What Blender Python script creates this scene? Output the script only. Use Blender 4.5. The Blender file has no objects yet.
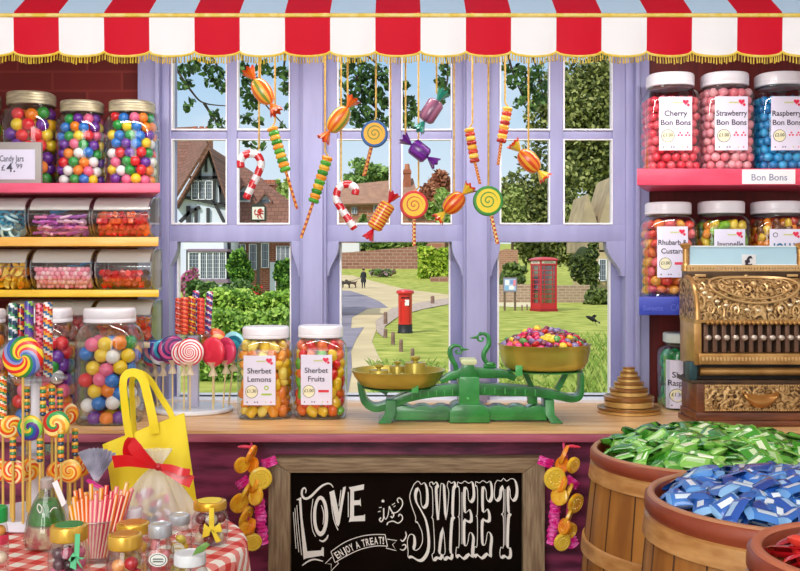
import bpy, bmesh, math, random
from mathutils import Vector, Matrix, noise
random.seed(7)
R = random.Random(11)
PI = math.pi
F = 975.0          # focal length in pixels of the 800 px wide frame
ZC = 1.33          # eye height
HY = 270.0         # horizon row
scn = bpy.context.scene
COL = scn.collection

def P(px, py, Y):
    return Vector(((px - 400) / F * Y, Y, ZC - (py - HY) / F * Y))
def S(n, Y):
    return n * Y / F

# ------------------------------------------------------------------ materials
def lin(h):
    h = h.lstrip('#')
    o = []
    for i in (0, 2, 4):
        c = int(h[i:i+2], 16) / 255
        o.append(c / 12.92 if c <= .04045 else ((c + .055) / 1.055) ** 2.4)
    return (o[0], o[1], o[2], 1)
_mats = {}
def _new(name):
    m = bpy.data.materials.new(name); m.use_nodes = True
    nt = m.node_tree
    b = nt.nodes.get('Principled BSDF')
    return m, nt, b
def N(nt, t, **kw):
    n = nt.nodes.new(t)
    for k, v in kw.items():
        setattr(n, k, v)
    return n
def mat(h, rough=.5, metal=0.0, h2=None, scale=20, stretch=(1, 1, 1), bump=0, bscale=None, coat=0, spec=.5, detail=3, lo=.35, hi=.65):
    """plain or mottled surface colour"""
    key = (h, rough, metal, h2, scale, stretch, bump, bscale, coat, spec, detail, lo, hi)
    if key in _mats:
        return _mats[key]
    m, nt, b = _new('m_' + h.strip('#'))
    b.inputs['Base Color'].default_value = lin(h)
    b.inputs['Roughness'].default_value = rough
    b.inputs['Metallic'].default_value = metal
    b.inputs['Specular IOR Level'].default_value = spec
    b.inputs['Coat Weight'].default_value = coat
    b.inputs['Coat Roughness'].default_value = .08
    if h2 or bump:
        tc = N(nt, 'ShaderNodeTexCoord'); mp = N(nt, 'ShaderNodeMapping')
        mp.inputs['Scale'].default_value = stretch
        nt.links.new(tc.outputs['Object'], mp.inputs['Vector'])
        if h2:
            nz = N(nt, 'ShaderNodeTexNoise'); nz.inputs['Scale'].default_value = scale
            nz.inputs['Detail'].default_value = detail
            nt.links.new(mp.outputs['Vector'], nz.inputs['Vector'])
            cr = N(nt, 'ShaderNodeValToRGB')
            cr.color_ramp.elements[0].position = lo; cr.color_ramp.elements[0].color = lin(h)
            cr.color_ramp.elements[1].position = hi; cr.color_ramp.elements[1].color = lin(h2)
            nt.links.new(nz.outputs['Fac'], cr.inputs['Fac'])
            nt.links.new(cr.outputs['Color'], b.inputs['Base Color'])
        if bump:
            n2 = N(nt, 'ShaderNodeTexNoise'); n2.inputs['Scale'].default_value = bscale or scale
            n2.inputs['Detail'].default_value = detail
            nt.links.new(mp.outputs['Vector'], n2.inputs['Vector'])
            bp = N(nt, 'ShaderNodeBump'); bp.inputs['Strength'].default_value = bump
            bp.inputs['Distance'].default_value = .01
            nt.links.new(n2.outputs['Fac'], bp.inputs['Height'])
            nt.links.new(bp.outputs['Normal'], b.inputs['Normal'])
    _mats[key] = m
    return m
def glass(tint='#ffffff', gloss=.06, name='clear_glass', rough=.02, edge=.55):
    """thin glass: what lies behind shows through, edges turn glossy"""
    key = ('glass', tint, gloss, rough, edge)
    if key in _mats:
        return _mats[key]
    m, nt, b = _new(name)
    nt.nodes.remove(b)
    out = nt.nodes['Material Output']
    tr = N(nt, 'ShaderNodeBsdfTransparent'); tr.inputs['Color'].default_value = lin(tint)
    gl = N(nt, 'ShaderNodeBsdfGlossy'); gl.inputs['Roughness'].default_value = rough
    lw = N(nt, 'ShaderNodeLayerWeight'); lw.inputs['Blend'].default_value = .25
    mr = N(nt, 'ShaderNodeMapRange')
    mr.inputs['To Min'].default_value = gloss; mr.inputs['To Max'].default_value = edge
    nt.links.new(lw.outputs['Facing'], mr.inputs['Value'])
    mx = N(nt, 'ShaderNodeMixShader')
    nt.links.new(mr.outputs['Result'], mx.inputs['Fac'])
    nt.links.new(tr.outputs[0], mx.inputs[1]); nt.links.new(gl.outputs[0], mx.inputs[2])
    nt.links.new(mx.outputs[0], out.inputs['Surface'])
    _mats[key] = m
    return m
def film(h='#ffffff', opac=.35, rough=.2):
    """cloudy cellophane / frosted plastic"""
    key = ('film', h, opac, rough)
    if key in _mats:
        return _mats[key]
    m, nt, b = _new('film')
    b.inputs['Base Color'].default_value = lin(h); b.inputs['Roughness'].default_value = rough
    b.inputs['Alpha'].default_value = opac
    _mats[key] = m
    return m
def swirl(cols, arms=3, twist=2.0, rad=1.0, rim=None, rimr=.84, rough=.25, spiral=None, name='swirl'):
    """a lollipop face in the local XZ plane (object space, radius rad)"""
    m, nt, b = _new(name)
    b.inputs['Roughness'].default_value = rough; b.inputs['Coat Weight'].default_value = 0 if spiral else .3
    tc = N(nt, 'ShaderNodeTexCoord'); sp = N(nt, 'ShaderNodeSeparateXYZ')
    nt.links.new(tc.outputs['Object'], sp.inputs[0])
    def mth(op, a, c=None):
        n = N(nt, 'ShaderNodeMath', operation=op)
        for i, v in enumerate((a, c)):
            if v is None: continue
            if isinstance(v, (int, float)): n.inputs[i].default_value = v
            else: nt.links.new(v, n.inputs[i])
        return n.outputs[0]
    ang = mth('DIVIDE', mth('ARCTAN2', sp.outputs['Z'], sp.outputs['X']), 2 * PI)
    rr = mth('SQRT', mth('ADD', mth('MULTIPLY', sp.outputs['X'], sp.outputs['X']), mth('MULTIPLY', sp.outputs['Z'], sp.outputs['Z'])))
    rn = mth('DIVIDE', rr, rad)
    if spiral:                      # thin spiral line on a plain face
        t = mth('FRACT', mth('ADD', ang, mth('MULTIPLY', rn, twist)))
    else:
        t = mth('FRACT', mth('ADD', mth('MULTIPLY', ang, arms), mth('MULTIPLY', mth('POWER', rn, .7), twist)))
    cr = N(nt, 'ShaderNodeValToRGB'); cr.color_ramp.interpolation = 'CONSTANT'
    el = cr.color_ramp.elements
    if spiral:
        cs = [(0, spiral), (.30, cols[0])]
    else:
        cs = [(i / len(cols), c) for i, c in enumerate(cols)]
    while len(el) < len(cs): el.new(.5)
    for e, (p, c) in zip(el, cs):
        e.position = p; e.color = lin(c)
    nt.links.new(t, cr.inputs['Fac'])
    colr = cr.outputs['Color']
    if rim:
        mk = mth('GREATER_THAN', rn, rimr)
        if spiral:
            inner = mth('GREATER_THAN', rn, .60)
            mx0 = N(nt, 'ShaderNodeMix', data_type='RGBA')
            nt.links.new(inner, mx0.inputs['Factor']); nt.links.new(colr, mx0.inputs['A']); mx0.inputs['B'].default_value = lin(cols[0])
            colr = mx0.outputs['Result']
        mx = N(nt, 'ShaderNodeMix', data_type='RGBA')
        nt.links.new(mk, mx.inputs['Factor']); nt.links.new(colr, mx.inputs['A']); mx.inputs['B'].default_value = lin(rim)
        colr = mx.outputs['Result']
    nt.links.new(colr, b.inputs['Base Color'])
    return m
def planks(h1, h2, grain=(2, 30, 30), scale=3, rough=.45, bump=.1, coat=.1):
    return mat(h1, rough=rough, h2=h2, scale=scale, stretch=grain, bump=bump, coat=coat, detail=5, lo=.3, hi=.7)
def brick(c1, c2, mortar, scale=1.0, bw=.5, rh=.25, msize=.02, name='brick', axis='XZ', rough=.8):
    m, nt, b = _new(name)
    tc = N(nt, 'ShaderNodeTexCoord'); sp = N(nt, 'ShaderNodeSeparateXYZ'); cb = N(nt, 'ShaderNodeCombineXYZ')
    nt.links.new(tc.outputs['Object'], sp.inputs[0])
    nt.links.new(sp.outputs['X' if axis[0] == 'X' else 'Y'], cb.inputs[0]); nt.links.new(sp.outputs['Z'], cb.inputs[1])
    bk = N(nt, 'ShaderNodeTexBrick')
    bk.inputs['Color1'].default_value = lin(c1); bk.inputs['Color2'].default_value = lin(c2); bk.inputs['Mortar'].default_value = lin(mortar)
    bk.inputs['Scale'].default_value = scale; bk.inputs['Brick Width'].default_value = bw; bk.inputs['Row Height'].default_value = rh
    bk.inputs['Mortar Size'].default_value = msize; bk.inputs['Bias'].default_value = -.2
    nt.links.new(cb.outputs[0], bk.inputs['Vector']); nt.links.new(bk.outputs['Color'], b.inputs['Base Color'])
    b.inputs['Roughness'].default_value = rough
    return m

# ------------------------------------------------------------------ meshes
def frame_along(d, up=Vector((0, 0, 1))):
    d = d.normalized()
    if abs(d.dot(up)) > .95: up = Vector((0, 1, 0))
    a = d.cross(up).normalized(); return a, a.cross(d).normalized()
class MB:
    def __init__(s):
        s.v = []; s.f = []; s.mi = []
    def add(s, vs, fs, m=0):
        b = len(s.v); s.v.extend(Vector(v) for v in vs)
        for i, f in enumerate(fs):
            s.f.append([b + k for k in f]); s.mi.append(m if isinstance(m, int) else m[i])
        return s
    def box(s, x0, x1, y0, y1, z0, z1, m=0):
        vs = [(x, y, z) for x in (x0, x1) for y in (y0, y1) for z in (z0, z1)]
        return s.add(vs, [(0, 1, 3, 2), (4, 6, 7, 5), (0, 4, 5, 1), (2, 3, 7, 6), (0, 2, 6, 4), (1, 5, 7, 3)], m)
    def obox(s, c, size, M=None, m=0):
        x, y, z = (k / 2 for k in size); b = len(s.v)
        s.box(-x, x, -y, y, -z, z, m)
        for i in range(b, len(s.v)):
            v = s.v[i]
            if M is not None: v = M @ v
            s.v[i] = v + Vector(c)
        return s
    def beam(s, p0, p1, w, d, m=0, up=Vector((0, 1, 0))):
        p0 = Vector(p0); p1 = Vector(p1); a, b2 = frame_along(p1 - p0, up)
        vs = []
        for p in (p0, p1):
            for u, v in ((-1, -1), (1, -1), (1, 1), (-1, 1)): vs.append(p + a * (u * w / 2) + b2 * (v * d / 2))
        return s.add(vs, [(0, 1, 2, 3), (7, 6, 5, 4), (0, 4, 5, 1), (1, 5, 6, 2), (2, 6, 7, 3), (3, 7, 4, 0)], m)
    def tube(s, pts, r, seg=8, cap=True, cf=None, closed=False, m=0, flat=1.0, up=Vector((0, 0, 1))):
        pts = [Vector(p) for p in pts]; n = len(pts)
        rs = r if isinstance(r, (list, tuple)) else [r] * n
        ta = []
        for i in range(n):
            if closed: d = pts[(i + 1) % n] - pts[i - 1]
            else: d = pts[min(i + 1, n - 1)] - pts[max(i - 1, 0)]
            ta.append(d.normalized() if d.length > 1e-9 else Vector((0, 0, 1)))
        a, b2 = frame_along(ta[0], up)
        vs = []
        for i in range(n):
            a = a - ta[i] * a.dot(ta[i])
            a = a.normalized() if a.length > 1e-6 else frame_along(ta[i])[0]
            b2 = ta[i].cross(a)
            for j in range(seg):
                t = 2 * PI * j / seg
                vs.append(pts[i] + a * (rs[i] * math.cos(t)) + b2 * (rs[i] * math.sin(t) * flat))
        fs = []; ms = []
        for i in range(n if closed else n - 1):
            k = (i + 1) % n
            for j in range(seg):
                l = (j + 1) % seg
                fs.append((i * seg + j, i * seg + l, k * seg + l, k * seg + j)); ms.append(cf(i, j) if cf else m)
        if cap and not closed:
            fs.append(tuple(range(seg))[::-1]); ms.append(cf(0, 0) if cf else m)
            fs.append(tuple((n - 1) * seg + j for j in range(seg))); ms.append(cf(n - 2, 0) if cf else m)
        return s.add(vs, fs, ms)
    def lathe(s, prof, c=(0, 0, 0), seg=28, n=2, sy=1.0, cap=True, m=0, cf=None, a0=0.0, a1=2 * PI, M=None):
        """profile [(r, z) or (r, z, n)] turned about local z; n is the superellipse exponent, sy squashes y"""
        c = Vector(c); vs = []; full = abs(a1 - a0 - 2 * PI) < 1e-6
        cnt = seg if full else seg + 1
        for q in prof:
            r, z = q[0], q[1]; e = 2 / (q[2] if len(q) > 2 else n)
            for j in range(cnt):
                t = a0 + (a1 - a0) * j / seg; ct, st = math.cos(t), math.sin(t)
                v = Vector((math.copysign(abs(ct) ** e, ct) * r, math.copysign(abs(st) ** e, st) * r * sy, z))
                vs.append(c + (M @ v if M is not None else v))
        fs = []; ms = []
        for i in range(len(prof) - 1):
            for j in range(seg):
                l = (j + 1) % cnt
                fs.append((i * cnt + j, i * cnt + l, (i + 1) * cnt + l, (i + 1) * cnt + j)); ms.append(cf(i, j) if cf else m)
        if cap and full:
            if prof[0][0] > 1e-6: fs.append(tuple(range(cnt))[::-1]); ms.append(cf(0, 0) if cf else m)
            if prof[-1][0] > 1e-6: fs.append(tuple((len(prof) - 1) * cnt + j for j in range(cnt))); ms.append(cf(len(prof) - 2, 0) if cf else m)
        return s.add(vs, fs, ms)
    def sph(s, c, r, seg=12, rings=8, sc=(1, 1, 1), M=None, m=0):
        prof = [(math.sin(PI * i / rings), -math.cos(PI * i / rings)) for i in range(rings + 1)]
        c = Vector(c); vs = []
        for (q, z) in prof:
            for j in range(seg):
                t = 2 * PI * j / seg; v = Vector((q * math.cos(t) * r * sc[0], q * math.sin(t) * r * sc[1], z * r * sc[2]))
                vs.append(c + (M @ v if M is not None else v))
        fs = [(i * seg + j, i * seg + (j + 1) % seg, (i + 1) * seg + (j + 1) % seg, (i + 1) * seg + j) for i in range(rings) for j in range(seg)]
        return s.add(vs, fs, m)
    def prism(s, pts, d, m=0):
        """closed outline of 3-D points, thickened by vector d"""
        pts = [Vector(p) for p in pts]; d = Vector(d); n = len(pts)
        vs = pts + [p + d for p in pts]
        fs = [tuple(range(n)), tuple(range(2 * n - 1, n - 1, -1))] + [(i, i + n, (i + 1) % n + n, (i + 1) % n) for i in range(n)]
        return s.add(vs, fs, m)
    def grid(s, fn, nu, nv, m=0, cf=None):
        vs = [fn(i / nu, j / nv) for i in range(nu + 1) for j in range(nv + 1)]
        fs = []; ms = []
        for i in range(nu):
            for j in range(nv):
                a = i * (nv + 1) + j; fs.append((a, a + nv + 1, a + nv + 2, a + 1)); ms.append(cf(i, j) if cf else m)
        return s.add(vs, fs, ms)
    def mesh(s, name, mats, smooth=35, bevel=0, bseg=2, solid=0, weld=False, sub=0):
        me = bpy.data.meshes.new(name)
        me.from_pydata([tuple(v) for v in s.v], [], s.f)
        for mm in (mats if isinstance(mats, (list, tuple)) else [mats]): me.materials.append(mm)
        me.polygons.foreach_set('material_index', s.mi)
        bm = bmesh.new(); bm.from_mesh(me)
        if weld or solid or sub: bmesh.ops.remove_doubles(bm, verts=bm.verts, dist=1e-5)
        bmesh.ops.recalc_face_normals(bm, faces=bm.faces)
        if bevel:
            es = [e for e in bm.edges if len(e.link_faces) == 2 and e.calc_face_angle(0) > .5]
            bmesh.ops.bevel(bm, geom=es, offset=bevel, segments=bseg, profile=.6, affect='EDGES', clamp_overlap=True)
        if solid:
            bmesh.ops.solidify(bm, geom=bm.faces[:], thickness=solid)
        if sub:
            for _ in range(sub): bmesh.ops.subdivide_edges(bm, edges=bm.edges[:], cuts=1, use_grid_fill=True, smooth=.7)
        bm.to_mesh(me); bm.free()
        if smooth:
            me.polygons.foreach_set('use_smooth', [True] * len(me.polygons))
            me.set_sharp_from_angle(angle=math.radians(smooth))
        me.update()
        return me
    def build(s, name, mats, parent=None, at=None, **kw):
        """link as one object. World-space points: 'at' becomes the origin; under a parent they turn local to it"""
        o = None
        if parent is not None and at is None:
            pass
        elif at is not None:
            at = Vector(at); s.v = [v - at for v in s.v]
        me = s.mesh(name, mats, **kw)
        o = bpy.data.objects.new(name, me); COL.objects.link(o)
        if parent is not None: o.parent = parent
        if at is not None: o.location = at
        return o
    def wbuild(s, name, mats, parent, **kw):
        """points given in world space, parent is an unrotated Empty (or an unrotated part under one)"""
        off = Vector((0, 0, 0)); q = parent
        while q is not None: off += q.location; q = q.parent
        s.v = [v - off for v in s.v]
        return s.build(name, mats, parent, **kw)
def tag(o, label, cat, group=None):
    o['label'] = label; o['category'] = cat
    if group: o['group'] = group
    return o
def thing(name, label, cat, loc=(0, 0, 0), group=None, rz=0):
    o = bpy.data.objects.new(name, None); COL.objects.link(o); o.location = loc; o.rotation_euler = (0, 0, rz)
    o.empty_display_size = .02
    return tag(o, label, cat, group)
def struct(o): o['kind'] = 'structure'; return o
def stuff(o, label=None, cat=None, group=None):
    o['kind'] = 'stuff'
    if label: tag(o, label, cat, group)
    return o
def inst(name, me, loc, rot=(0, 0, 0), sc=1.0):
    o = bpy.data.objects.new(name, me); COL.objects.link(o); o.location = loc; o.rotation_euler = rot
    o.scale = (sc, sc, sc) if isinstance(sc, (int, float)) else sc
    return o
_tc = {}
def text2d(s, bold=0.0):
    """filled lettering outlines: centred 2-D points and faces at cap height 1"""
    k = (s, bold)
    if k not in _tc:
        cu = bpy.data.curves.new('lettering', 'FONT'); cu.body = s; cu.align_x = 'CENTER'; cu.size = 1.0; cu.offset = bold; cu.resolution_u = 3
        ob = bpy.data.objects.new('lettering', cu); COL.objects.link(ob)
        dg = bpy.context.evaluated_depsgraph_get()
        me = bpy.data.meshes.new_from_object(ob.evaluated_get(dg))
        vs = [(v.co.x, v.co.y) for v in me.vertices]; fs = [tuple(p.vertices) for p in me.polygons]
        bpy.data.objects.remove(ob); bpy.data.meshes.remove(me); bpy.data.curves.remove(cu)
        x0 = min(v[0] for v in vs); x1 = max(v[0] for v in vs)
        vs = [((v[0] - (x0 + x1) / 2) / .69, v[1] / .69) for v in vs]
        _tc[k] = (vs, fs, (x1 - x0) / .69)
    return _tc[k]
def put_text(mb, s, fn, cx, cy, h, w=None, bold=0.01, m=0):
    """lettering of cap height h, base line at cy, centred on cx, at most w wide; fn maps the flat point to 3-D"""
    if not s: return
    vs, fs, wd = text2d(s, bold)
    kx = h if w is None else min(h, w / wd) if w > 0 else -w / wd
    mb.add([fn(cx + v[0] * kx, cy + v[1] * h) for v in vs], fs, m)
def disc2d(mb, fn, cx, cy, r, m=0, seg=16, ry=None):
    mb.add([fn(cx + r * math.cos(2 * PI * i / seg), cy + (ry or r) * math.sin(2 * PI * i / seg)) for i in range(seg)], [tuple(range(seg))], m)
def rot_to(d, roll=0.0):
    """rotation taking local z to d"""
    q = Vector(d).to_track_quat('Z', 'Y')
    return q.to_matrix() @ Matrix.Rotation(roll, 3, 'Z')
def smooth_path(pts, k=6):
    """Catmull-Rom through pts"""
    pts = [Vector(p) for p in pts]; out = []
    for i in range(len(pts) - 1):
        p0 = pts[max(i - 1, 0)]; p1 = pts[i]; p2 = pts[i + 1]; p3 = pts[min(i + 2, len(pts) - 1)]
        for j in range(k):
            t = j / k
            out.append(.5 * ((2 * p1) + (p2 - p0) * t + (2 * p0 - 5 * p1 + 4 * p2 - p3) * t * t + (-p0 + 3 * p1 - 3 * p2 + p3) * t ** 3))
    out.append(pts[-1]); return out
# ------------------------------------------------------------------ camera, daylight, added area lights
cam = bpy.data.cameras.new('camera'); co = bpy.data.objects.new('camera', cam); COL.objects.link(co)
co.location = (0, 0, ZC); co.rotation_euler = (PI / 2, 0, 0)
cam.sensor_width = 36; cam.lens = F / 800 * 36; cam.shift_y = -(285.5 - HY) / 800; cam.clip_start = .05; cam.clip_end = 900
scn.camera = co
scn.view_settings.view_transform = 'Standard'; scn.view_settings.look = 'None'
scn.view_settings.exposure = 0; scn.view_settings.gamma = 1; scn.view_settings.use_curve_mapping = False
scn.cycles.transparent_max_bounces = 40; scn.cycles.max_bounces = 10; scn.cycles.glossy_bounces = 4
scn.cycles.sample_clamp_indirect = 6; scn.cycles.use_denoising = True
w = bpy.data.worlds.new('sky'); scn.world = w; w.use_nodes = True
nt = w.node_tree; bg = nt.nodes['Background']
tc = N(nt, 'ShaderNodeTexCoord'); sp = N(nt, 'ShaderNodeSeparateXYZ'); nt.links.new(tc.outputs['Generated'], sp.inputs[0])
cr = N(nt, 'ShaderNodeValToRGB'); el = cr.color_ramp.elements
for e, (p_, c_) in zip([el[0], el[1], el.new(.2), el.new(.5)], [(0, '#eef5fb'), (1, '#4f8fd0'), (.12, '#d3e8f7'), (.22, '#a4cdf0')]):
    e.position = p_; e.color = lin(c_)
nz = N(nt, 'ShaderNodeTexNoise'); nz.inputs['Scale'].default_value = 5; nz.inputs['Detail'].default_value = 5
mp = N(nt, 'ShaderNodeMapping'); mp.inputs['Scale'].default_value = (1, 1, 2.4); nt.links.new(tc.outputs['Generated'], mp.inputs['Vector']); nt.links.new(mp.outputs[0], nz.inputs['Vector'])
c2 = N(nt, 'ShaderNodeValToRGB'); c2.color_ramp.elements[0].position = .5; c2.color_ramp.elements[1].position = .72
c2.color_ramp.elements[1].color = (.75, .75, .75, 1)
nt.links.new(nz.outputs['Fac'], c2.inputs['Fac'])
mx = N(nt, 'ShaderNodeMix', data_type='RGBA'); mx.inputs['B'].default_value = lin('#f4f8fc')
nt.links.new(sp.outputs['Z'], cr.inputs['Fac']); nt.links.new(cr.outputs[0], mx.inputs['A']); nt.links.new(c2.outputs[0], mx.inputs['Factor'])
nt.links.new(mx.outputs['Result'], bg.inputs['Color']); bg.inputs['Strength'].default_value = 1.0
def light(name, kind, loc, target, energy, size=None, sy=None, col=(1, 1, 1), angle=None):
    l = bpy.data.lights.new(name, kind); l.energy = energy; l.color = col
    if size:
        l.shape = 'RECTANGLE'; l.size = size; l.size_y = sy or size
    if angle is not None: l.angle = angle
    o = bpy.data.objects.new(name, l); COL.objects.link(o); o.location = loc
    o.rotation_euler = (Vector(target) - Vector(loc)).to_track_quat('-Z', 'Y').to_euler(); return o
light('sun', 'SUN', (-6, -3, 9), (0, 6, 0), 3.0, col=(1, .96, .88), angle=.01)
light('shop_ceiling_light', 'AREA', (-.1, -.7, 2.6), (0, 2.5, 1.15), 40, 2.4, 1.2, col=(1, .995, .99))  # added key light above the camera, no lamp fitting known there
light('shop_wall_light', 'AREA', (-.7, -1.5, 1.75), (0, 2.5, 1.2), 38, 1.2, 1.4, col=(1, .995, .99))  # added low fill, reaches the shelves that the canopy shades

light('canopy_strip_light', 'AREA', (0, 2.16, 1.90), (0, 2.55, 1.25), 8, 1.7, .06, col=(1, .975, .94))  # unseen light added behind the valance to brighten shelves and window frames

# ------------------------------------------------------------------ the room
RX = 1.5; WY = 2.665
m_wallp = mat('#ecebea', .7)
struct(MB().box(-RX, RX, -1.9, WY, -.1, 0).build('floor', planks('#8a6a45', '#6b4d30')))
struct(MB().box(-RX - .1, RX + .1, -2, WY + .1, 2.75, 2.85).build('ceiling', mat('#f6f2ea', .8)))
struct(MB().box(-RX - .1, -RX, -2, WY + .1, 0, 2.75).build('wall_left', m_wallp))
struct(MB().box(RX, RX + .1, -2, WY + .1, 0, 2.75).build('wall_right', m_wallp))
struct(MB().box(-RX, RX, -2, -1.9, 0, 2.75).build('wall_back', m_wallp))
m_brick = brick('#6e1a14', '#5c140f', '#7c2a22', 1, .19, .052, .0035, 'dark_red_brick')
XL, XR = (150 - 400) / F * 2.64, (650 - 400) / F * 2.64
b = MB(); b.box(-RX, XL, WY, WY + .1, 0, 2.75); struct(b.build('wall_front', m_brick))
b = MB(); b.box(XR, RX, WY, WY + .1, 0, 2.75); struct(b.build('wall_front', mat('#6e1712', .55, h2='#5e100d', scale=9, stretch=(9, 1, .6))))
b = MB(); b.box(XL, XR, 2.66, 2.80, 2.0, 2.75); b.box(XL, XR, 2.66, 2.80, 0, .92); struct(b.build('wall_front', mat('#b9aed8', .5)))

# window: one casing, three bays, each an upper sash of four panes over a lower sash of one
lav = mat('#9a9ac4', .42, h2='#a6a6d0', scale=5, stretch=(4, 4, .7), spec=.4)
lavd = mat('#8384b0', .45, h2='#8e8fbc', scale=6, stretch=(4, 4, .7), spec=.4)
wht = mat('#f4f2f6', .4)
ZT = 2.0                                    # head of the window, behind the canopy
def zr(py, Y): return ZC - (py - HY) / F * Y
def xr(px, Y): return (px - 400) / F * Y
def vbar(mb, x0, x1, ytop, ybot, Y, th, m=0):
    mb.box(xr(x0, Y), xr(x1, Y), Y, Y + th, zr(ybot, Y), ZT if ytop is None else zr(ytop, Y), m)
YC = 2.64
cas = MB()
Zs = .972
for x0, x1, y0, th in ((137.5, 156, YC, .17), (156, 160, YC - .014, .05), (160, 168, YC + .012, .1),
                       (303, 323, YC - .012, .12), (300, 303.5, YC + .004, .1), (322.5, 326, YC + .004, .1),
                       (466, 487, YC - .012, .12), (463.5, 466.5, YC + .004, .1), (486.5, 490, YC + .004, .1),
                       (627, 635, YC + .012, .1), (635, 639, YC - .014, .05), (639, 649.5, YC, .17)):
    cas.box(xr(x0, YC), xr(x1, YC), y0, y0 + th, Zs, ZT)
cas.box(XL, XR, YC - .01, YC + .06, ZT - .03, ZT + .06)
struct(cas.build('trim_1', lav, bevel=.0022))
sill = MB(); sill.box(XL + .01, XR - .01, YC + .0, YC + .16, Zs - .035, Zs + .006); struct(sill.build('trim_2', wht, bevel=.002))
YU, YL = 2.662, 2.716
bays = [dict(o=(160, 302), p=(171.5, 227, 237, 290), l=(177.5, 291), horn=(164, 177.5, 291, 300.5)),
        dict(o=(324, 466), p=(337, 390, 401, 452), l=(340, 450), horn=(325.5, 339, 451.5, 465)),
        dict(o=(488, 636), p=(499.5, 550, 563, 612.5), l=(497.5, 610), horn=(489, 500.5, 606, 626))]
gl_win = glass('#fdfeff', 0.0, 'window_glass', .01, .0)
for k, B in enumerate(bays):
    root = bpy.data.objects.new('window_%d' % (k + 1), None); COL.objects.link(root); root.location = (xr(sum(B['o']) / 2, YU), YU, Zs); struct(root)
    o0, o1 = B['o']; a, b1, c, d = B['p']
    up = MB()
    vbar(up, o0, a, None, 225, YU, .04); vbar(up, d, o1, None, 225, YU, .04); vbar(up, b1, c, None, 225, YU, .034)
    for (x0, x1) in ((a, b1), (c, d)): up.box(xr(x0, YU), xr(x1, YU), YU + .004, YU + .034, zr(139, YU), zr(130.5, YU))
    vbar(up, o0, o1, 224.5, 242, YU, .045)
    up.box(xr(o0, YU), xr(o1, YU), YU, YU + .04, zr(46, YU), ZT)
    up.wbuild('upper_sash', lav, root, bevel=.0025)
    bead = MB()
    for (x0, x1) in ((a, b1), (c, d)):
        for (y0, y1) in ((46, 130.5), (139, 224.5)):
            X0, X1 = xr(x0, YU), xr(x1, YU); Z0, Z1 = zr(y1, YU), zr(y0, YU); t = .0045
            bead.box(X0, X0 + t, YU - .003, YU + .02, Z0, Z1); bead.box(X1 - t * .7, X1, YU - .003, YU + .02, Z0, Z1)
            bead.box(X0 + t, X1 - t * .7, YU - .003, YU + .02, Z0, Z0 + t); bead.box(X0 + t, X1 - t * .7, YU + .002, YU + .02, Z1 - t * .5, Z1)
    bead.wbuild('glazing_bead', wht, root)
    horn = MB()
    for i in (0, 1):
        h0, h1 = B['horn'][2 * i:2 * i + 2]
        inn, out = (h1, h0) if i == 0 else (h0, h1)
        pts = []
        for t in range(11):
            q = t / 10; e = .5 - .5 * math.cos(PI * q) if q < 1 else 1
            pts.append(P(inn + (out - inn) * (.75 * e ** 1.5 + .02), 241 + 35 * q, YU))
        pts.append(P(out, 277, YU)); pts.append(P(out, 241, YU))
        horn.prism(pts, (0, .045, 0))
    horn.wbuild('horn', lav, root, bevel=.0015)
    lo = MB(); l0, l1 = B['l']
    vbar(lo, o0, l0, 238, 403, YL, .035); vbar(lo, l1, o1, 238, 403, YL, .035)
    lo.box(xr(o0, YL), xr(o1, YL), YL, YL + .035, zr(242, YL), zr(226, YL)); 
    lo.wbuild('lower_sash', lavd, root, bevel=.002)
    lb = MB(); X0, X1 = xr(l0, YL), xr(l1, YL)
    lb.box(X0 - .001, X0 + .004, YL - .003, YL + .02, zr(399, YL), zr(242, YL)); lb.box(X1 - .003, X1 + .001, YL - .003, YL + .02, zr(399, YL), zr(242, YL))
    lb.box(X0, X1, YL - .004, YL + .03, Zs + .006, zr(396.5, YL)); lb.wbuild('glazing_bead', wht, root)
    g = MB()
    for (x0, x1) in ((a, b1), (c, d)):
        for (y0, y1) in ((46, 130.5), (139, 224.5)):
            g.add([P(x0, y1, YU + .022), P(x1, y1, YU + .022), P(x1, y0, YU + .022), P(x0, y0, YU + .022)], [(0, 1, 2, 3)])
    g.add([P(l0, 399, YL + .018), P(l1, 399, YL + .018), P(l1, 242, YL + .018), P(l0, 242, YL + .018)], [(0, 1, 2, 3)])
    g.wbuild('pane', gl_win, root, smooth=0)

# ------------------------------------------------------------------ counter
ct = thing('shop_counter', 'maroon panelled shop counter with a pale wooden top running under the window', 'counter', (0, 2.3, 0))
CF = 2.18; CT = .97
top = MB()
top.box(-RX + .01, RX - .01, CF, YC + .0, CT - .006, CT); pass
top.wbuild('worktop', mat('#f2c890', .42, h2='#d49c5e', scale=3.2, stretch=(1.5, 14, 14), coat=.2, detail=6), ct)
nos = MB(); nos.box(-RX + .01, RX - .01, CF + .002, CF + .06, CT - .026, CT - .0065); nos.wbuild('edge_moulding', mat('#b86076', .45, h2='#a04c62', scale=4, stretch=(2, 20, 20)), ct, bevel=.003)
pn = MB(); pn.box(-RX + .01, RX - .01, CF + .075, CF + .11, .02, CT - .027)
pn.wbuild('front_panel', mat('#541436', .5, h2='#96345f', scale=4.5, stretch=(1.6, 1, 9), detail=6, bump=.25, lo=.38, hi=.62), ct)
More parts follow.
